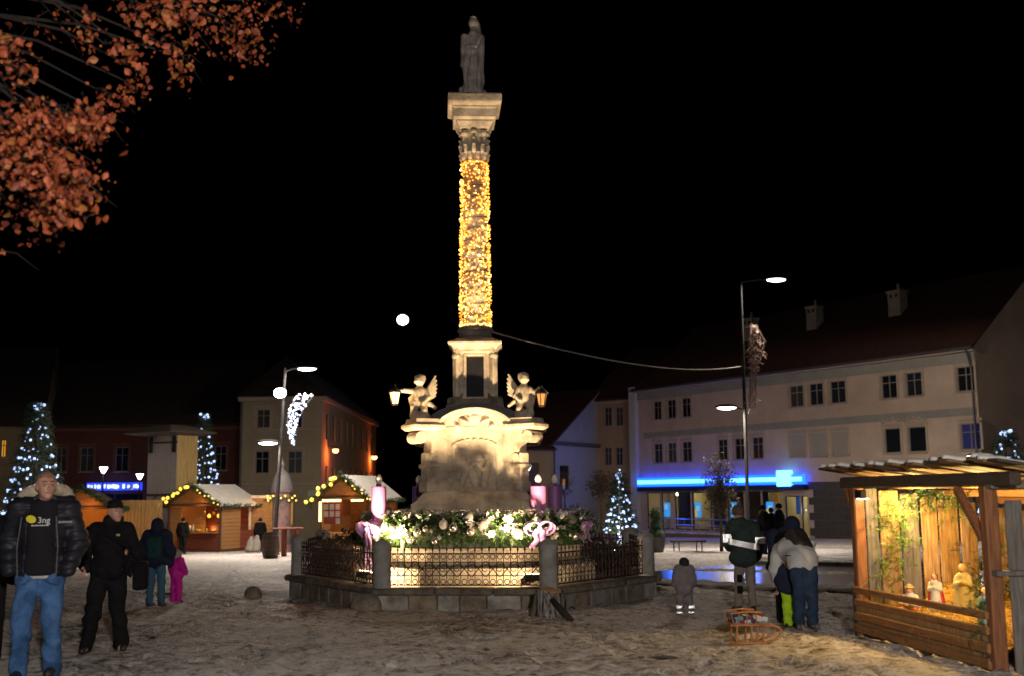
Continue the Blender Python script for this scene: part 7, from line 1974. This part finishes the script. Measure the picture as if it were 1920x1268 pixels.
# roof boards with snow on their ends
nb_ = 22; x0 = -.42; tot = SL + 1.1
for k in range(nb_):
    xx = x0 + tot * (k + .5) / nb_; e = rr.uniform(-.10, .10); z1, z2 = zf + .20 + rr.uniform(-.012, .012), zbk + .16
    a_, b_ = Vector((xx, -.26 + e, z1 + .035)), Vector((xx, DP + .3, z2 - .04))
    bar(MB(), a_, b_, tot / nb_ * .96, .028, .007).build('roof_board', w_roof if k % 3 else w_dark, stb)
    d_ = (b_ - a_).normalized()
    bb = blend_mesh([('c', a_ + d_ * .04 + Vector((-.03, 0, .03)), a_ + d_ * .5 + Vector((.03, 0, .035)), .035, .028), ('e', a_ + d_ * rr.uniform(.1, .3) + Vector((0, 0, .04)), (.06, .1, .03))], .02, .03)
    if rr.random() < .8: bb.build('snow_clump', mat('roof_snow', (.72, .70, .66)), stb, smooth=True)
for yy in (.55, 1.2, 1.8):
    z_ = zf + .1 - (zf - zbk) * yy / DP; bar(MB(), (-.45, yy, z_ - .0), (SL + .4, yy, z_ - .0), .09, .08, .01).build('rafter', w_rail, stb)
# rails at the front, dark skirt board
for z in (.56, .42, .26, .12): MB().box((SL / 2, -.085, z), (SL + .02, .04, .075 if z > .3 else .10), b=.012).build('front_rail', w_rail, stb)
for z in (.19, .33): MB().box((SL / 2, -.05, z), (SL - .06, .022, .10), b=.006).build('low_board', w_plank, stb)
MB().box((SL / 2, .0, .03), (SL, .05, .14), b=.01).build('skirt', w_dark, stb)
bar(MB(), (.0, -.07, 0), (.0, -.07, .58), .1, .05, .01).build('rail_post', w_dark, stb)
# straw bed
def sz_(x, y): return .16 + .30 * min(1, max(0, y / 1.1)) + .10 * sin(x * 2.1 + y * 1.7) * min(1, y) + .05 * sin(x * 5 - y * 4)
sm_ = MB(); nx_, ny_ = 40, 30
for j in range(ny_ + 1):
    for i in range(nx_ + 1):
        x_, y_ = .05 + (SL - .1) * i / nx_, .04 + (DP - .1) * j / ny_; sm_.v.append((x_, y_, sz_(x_, y_) + rr.uniform(-.012, .012)))
sm_.f = [(j * (nx_ + 1) + i, j * (nx_ + 1) + i + 1, (j + 1) * (nx_ + 1) + i + 1, (j + 1) * (nx_ + 1) + i) for j in range(ny_) for i in range(nx_)]
straw = mat('golden_straw', (.58, .38, .09), .75, var=.3, scale=18, bump=.8, bscale=40, col2=(.32, .19, .04), bdist=.02)
sbed = sm_.build('straw_bed', straw, stb, smooth=True)
q = MB()
for i in range(9000):
    x_, y_ = rr.uniform(.04, SL - .05), rr.uniform(-.02, DP - .1); z_ = sz_(x_, y_) + rr.uniform(-.01, .03); a = rr.random() * 2 * pi; L_ = rr.uniform(.05, .14); t = rr.gauss(0, .35)
    d = Vector((cos(a) * cos(t), sin(a) * cos(t), sin(t))) * L_; s_ = d.orthogonal().normalized() * .0035; p = Vector((x_, y_, z_))
    q.add([p - s_, p + s_, p + d + s_ * .6, p + d - s_ * .6], [(0, 1, 2, 3)])
for i in range(120):
    x_ = rr.uniform(.1, SL - .1); p = Vector((x_, -.11, rr.uniform(.1, .58))); d = Vector((rr.gauss(0, .03), -.01, -rr.uniform(.06, .2))); s_ = Vector((.003, 0, 0)); q.add([p - s_, p + s_, p + d], [(0, 1, 2)])
tag(q.build('loose_straw', straw, stb), kind='stuff')
# fir branches hung on the planks
pine = mat('pine_green', (.11, .20, .035), .6, var=.4, scale=9, bump=0, col2=(.05, .10, .02))
def wl(px, py, Yd): return stb.matrix_basis.inverted() @ at(px, py, Yd)
def spray(c, r, n, seed, m_):
    r2 = random.Random(seed); q = MB(); c = Vector(c)
    for i in range(n):
        p = c + Vector((r2.gauss(0, r[0]), r2.gauss(0, r[1]), r2.gauss(0, r[2]))); needles(q, p, (r2.gauss(0, .6), r2.gauss(0, .6) - .3, r2.gauss(-.6, .6)), .14, 12, .06, .005, r2)
    tag(q.build('fir_branch', m_, stb), kind='stuff')
Yi = LP.y
bpy.context.view_layer.update()
spray((.14, .45, 1.45), (.05, .13, .17), 80, 1, pine); spray((.14, .40, 1.05), (.05, .09, .2), 50, 2, pine); spray((.15, .3, .75), (.06, .1, .12), 30, 8, pine); spray((.12, 1.1, 1.62), (.05, .12, .1), 40, 3, pine); spray((.3, 1.6, 1.3), (.06, .12, .1), 30, 4, pine)
spray((.6, 1.35, .75), (.18, .2, .16), 130, 5, dark_fir); spray((SL - .35, .12, .55), (.08, .05, .16), 40, 6, pine); spray((SL - .1, -.06, .5), (.06, .04, .12), 20, 7, dark_fir); spray((SL * .6, .02, zf - .12), (.3, .03, .05), 40, 11, pine)
# lamp in the corner
MB().box((.16, -.02, zf - .08), (.16, .08, .1), b=.01).build('lamp_housing', pole_m, stb)
MB().box((.17, .0, zf - .135), (.12, .1, .012), b=.004).build('lamp_lens', mat('stable_lens', (1, 1, .9), .3, var=0, bump=0, emit=(1, .93, .7), estr=14), stb)
point_light('stable_lamp', (.42, .45, zf - .22), 82, (1, .62, .19), .07, stb)
point_light('stable_lamp', (SL * .62, .55, zf - .22), 78, (1, .62, .19), .07, stb)

# ------------------------------------------------------------------ painted figures in the straw
MS = Matrix.Translation(stb.location) @ Matrix.Rotation(SA, 4, 'Z')
def fig(name, label, px, py, lx, parts, rz=0.0, cat='figurine'):
    """figure on the straw where the sight line meets local x = lx"""
    o = MS.inverted() @ Vector((0, 0, EYE)); d = MS.to_3x3().inverted() @ ray(px, py); t = (lx - o.x) / d.x; p = o + d * t
    zs = sz_(p.x, p.y) - .02
    w = MS @ Vector((p.x, p.y, zs))
    f = thing(name, label, cat, w, rz, group='painted nativity figures')
    for nm, m_, pr in parts: blend_mesh(pr, .009, .02).build(nm, m_, f, smooth=True)
    return f
pal = lambda n, c: mat('paint_' + n, c, .5, var=.12, scale=20, bump=.1)
fsk = pal('skin', (.55, .33, .22))
def robed(h, robe, cloak, head, lean=0, arms=True):
    P_ = [('c', (0, 0, .03), (0, 0, h * .5), h * .17, h * .12), ('c', (0, 0, h * .5), (0, lean, h * .72), h * .12, h * .105), ('e', (0, -.02, .02), (h * .2, h * .18, .03))]
    if arms: P_ += [('c', (-h * .13, 0, h * .7), (-h * .15, -h * .06, h * .55), h * .05, h * .045), ('c', (-h * .15, -h * .06, h * .55), (-.01, -h * .16, h * .6), h * .042, h * .035), ('c', (h * .13, 0, h * .7), (h * .15, -h * .06, h * .55), h * .05, h * .045), ('c', (h * .15, -h * .06, h * .55), (.01, -h * .16, h * .6), h * .042, h * .035)]
    C_ = [('c', (-h * .08, h * .03, h * .72), (-h * .15, h * .05, .06), h * .07, h * .09), ('c', (h * .08, h * .03, h * .72), (h * .15, h * .05, .06), h * .07, h * .09), ('c', (0, h * .06, h * .74), (0, h * .1, .06), h * .09, h * .1)]
    H_ = [('e', (0, lean - .01, h * .87), (h * .07, h * .08, h * .09)), ('c', (0, lean, h * .75), (0, lean, h * .85), h * .04, h * .04), ('e', (0, lean - h * .085, h * .86), (h * .016, h * .02, h * .02)), ('e', (0, -h * .18, h * .61), (h * .03, h * .03, h * .035))]
    V_ = [('e', (0, lean + .012, h * .90), (h * .09, h * .09, h * .09)), ('c', (0, lean + h * .06, h * .86), (0, lean + h * .08, h * .7), h * .08, h * .08)]
    return [('robe', robe, P_), ('cloak', cloak, C_), ('head', fsk, H_), ('headcloth', head, V_)]
cream, redp, bluep, white, green_, orange, brown = pal('cream', (.55, .48, .26)), pal('red', (.45, .03, .025)), pal('blue', (.12, .30, .45)), pal('white', (.62, .62, .56)), pal('green', (.06, .22, .05)), pal('orange', (.55, .16, .05)), pal('brown', (.2, .09, .04))
fig('robed_figure', 'cream robed standing figure with headcloth and folded hands', 1805, 1085, .95, robed(.52, cream, cream, pal('ochre', (.5, .40, .14))), radians(-30))
fig('robed_figure', 'kneeling figure in red cloak over white, dark green fir behind', 1752, 1075, .72, robed(.42, white, redp, pal('hair', (.2, .07, .03)), -.02), radians(-30))
fig('robed_figure', 'blue robed figure with white head by the thick post', 1846, 1105, 1.45, robed(.46, bluep, bluep, white), radians(-45))
h = .42
fig('seated_figure', 'seated figure in white shirt and orange trousers behind the rails', 1706, 1115, .72,
    [('shirt', white, [('c', (0, 0, .16), (0, 0, .27), .062, .06), ('c', (-.07, 0, .27), (-.10, -.04, .19), .028, .025), ('c', (-.10, -.04, .19), (-.03, -.08, .19), .025, .02), ('c', (.07, 0, .27), (.10, -.04, .19), .028, .025), ('c', (.10, -.04, .19), (.03, -.08, .19), .025, .02)]),
     ('trousers', orange, [('e', (0, .01, .13), (.07, .06, .05)), ('c', (-.04, 0, .13), (-.07, -.10, .13), .038, .034), ('c', (-.07, -.10, .13), (-.08, -.12, .02), .033, .028), ('c', (.04, 0, .13), (.07, -.10, .13), .038, .034), ('c', (.07, -.10, .13), (.08, -.12, .02), .033, .028)]),
     ('head', fsk, [('e', (0, -.01, .345), (.034, .038, .044)), ('c', (0, 0, .28), (0, 0, .33), .02, .02), ('e', (0, -.05, .34), (.008, .01, .01))]), ('hat', pal('straw_hat', (.4, .25, .08)), [('e', (0, 0, .375), (.065, .065, .01)), ('e', (0, 0, .39), (.035, .035, .025))])], radians(-35))
fig('lamb_figure', 'small pale lamb figure lying in the straw', 1683, 1092, .55, [('body', white, [('e', (0, 0, .07), (.12, .06, .06)), ('e', (-.13, -.02, .12), (.045, .035, .035)), ('c', (-.10, 0, .09), (-.13, -.02, .12), .035, .03), ('e', (-.17, -.03, .11), (.025, .02, .02)), ('e', (-.12, .02, .14), (.012, .025, .01)), ('c', (-.06, -.05, .04), (-.12, -.07, .02), .018, .015), ('c', (.07, -.05, .04), (.02, -.08, .02), .02, .015)])], radians(10))
# small wooden crate by the road edge and dark meltwater drain
dr = gr(1250, 1236)
tag(MB().box((0, 0, .012), (.55, .16, .02), b=.006).build('drain_grate', mat('black_iron', (.012, .012, .012), .6, .5, bump=.3), loc=dr), 'dark narrow drain showing through the snow', 'drain')
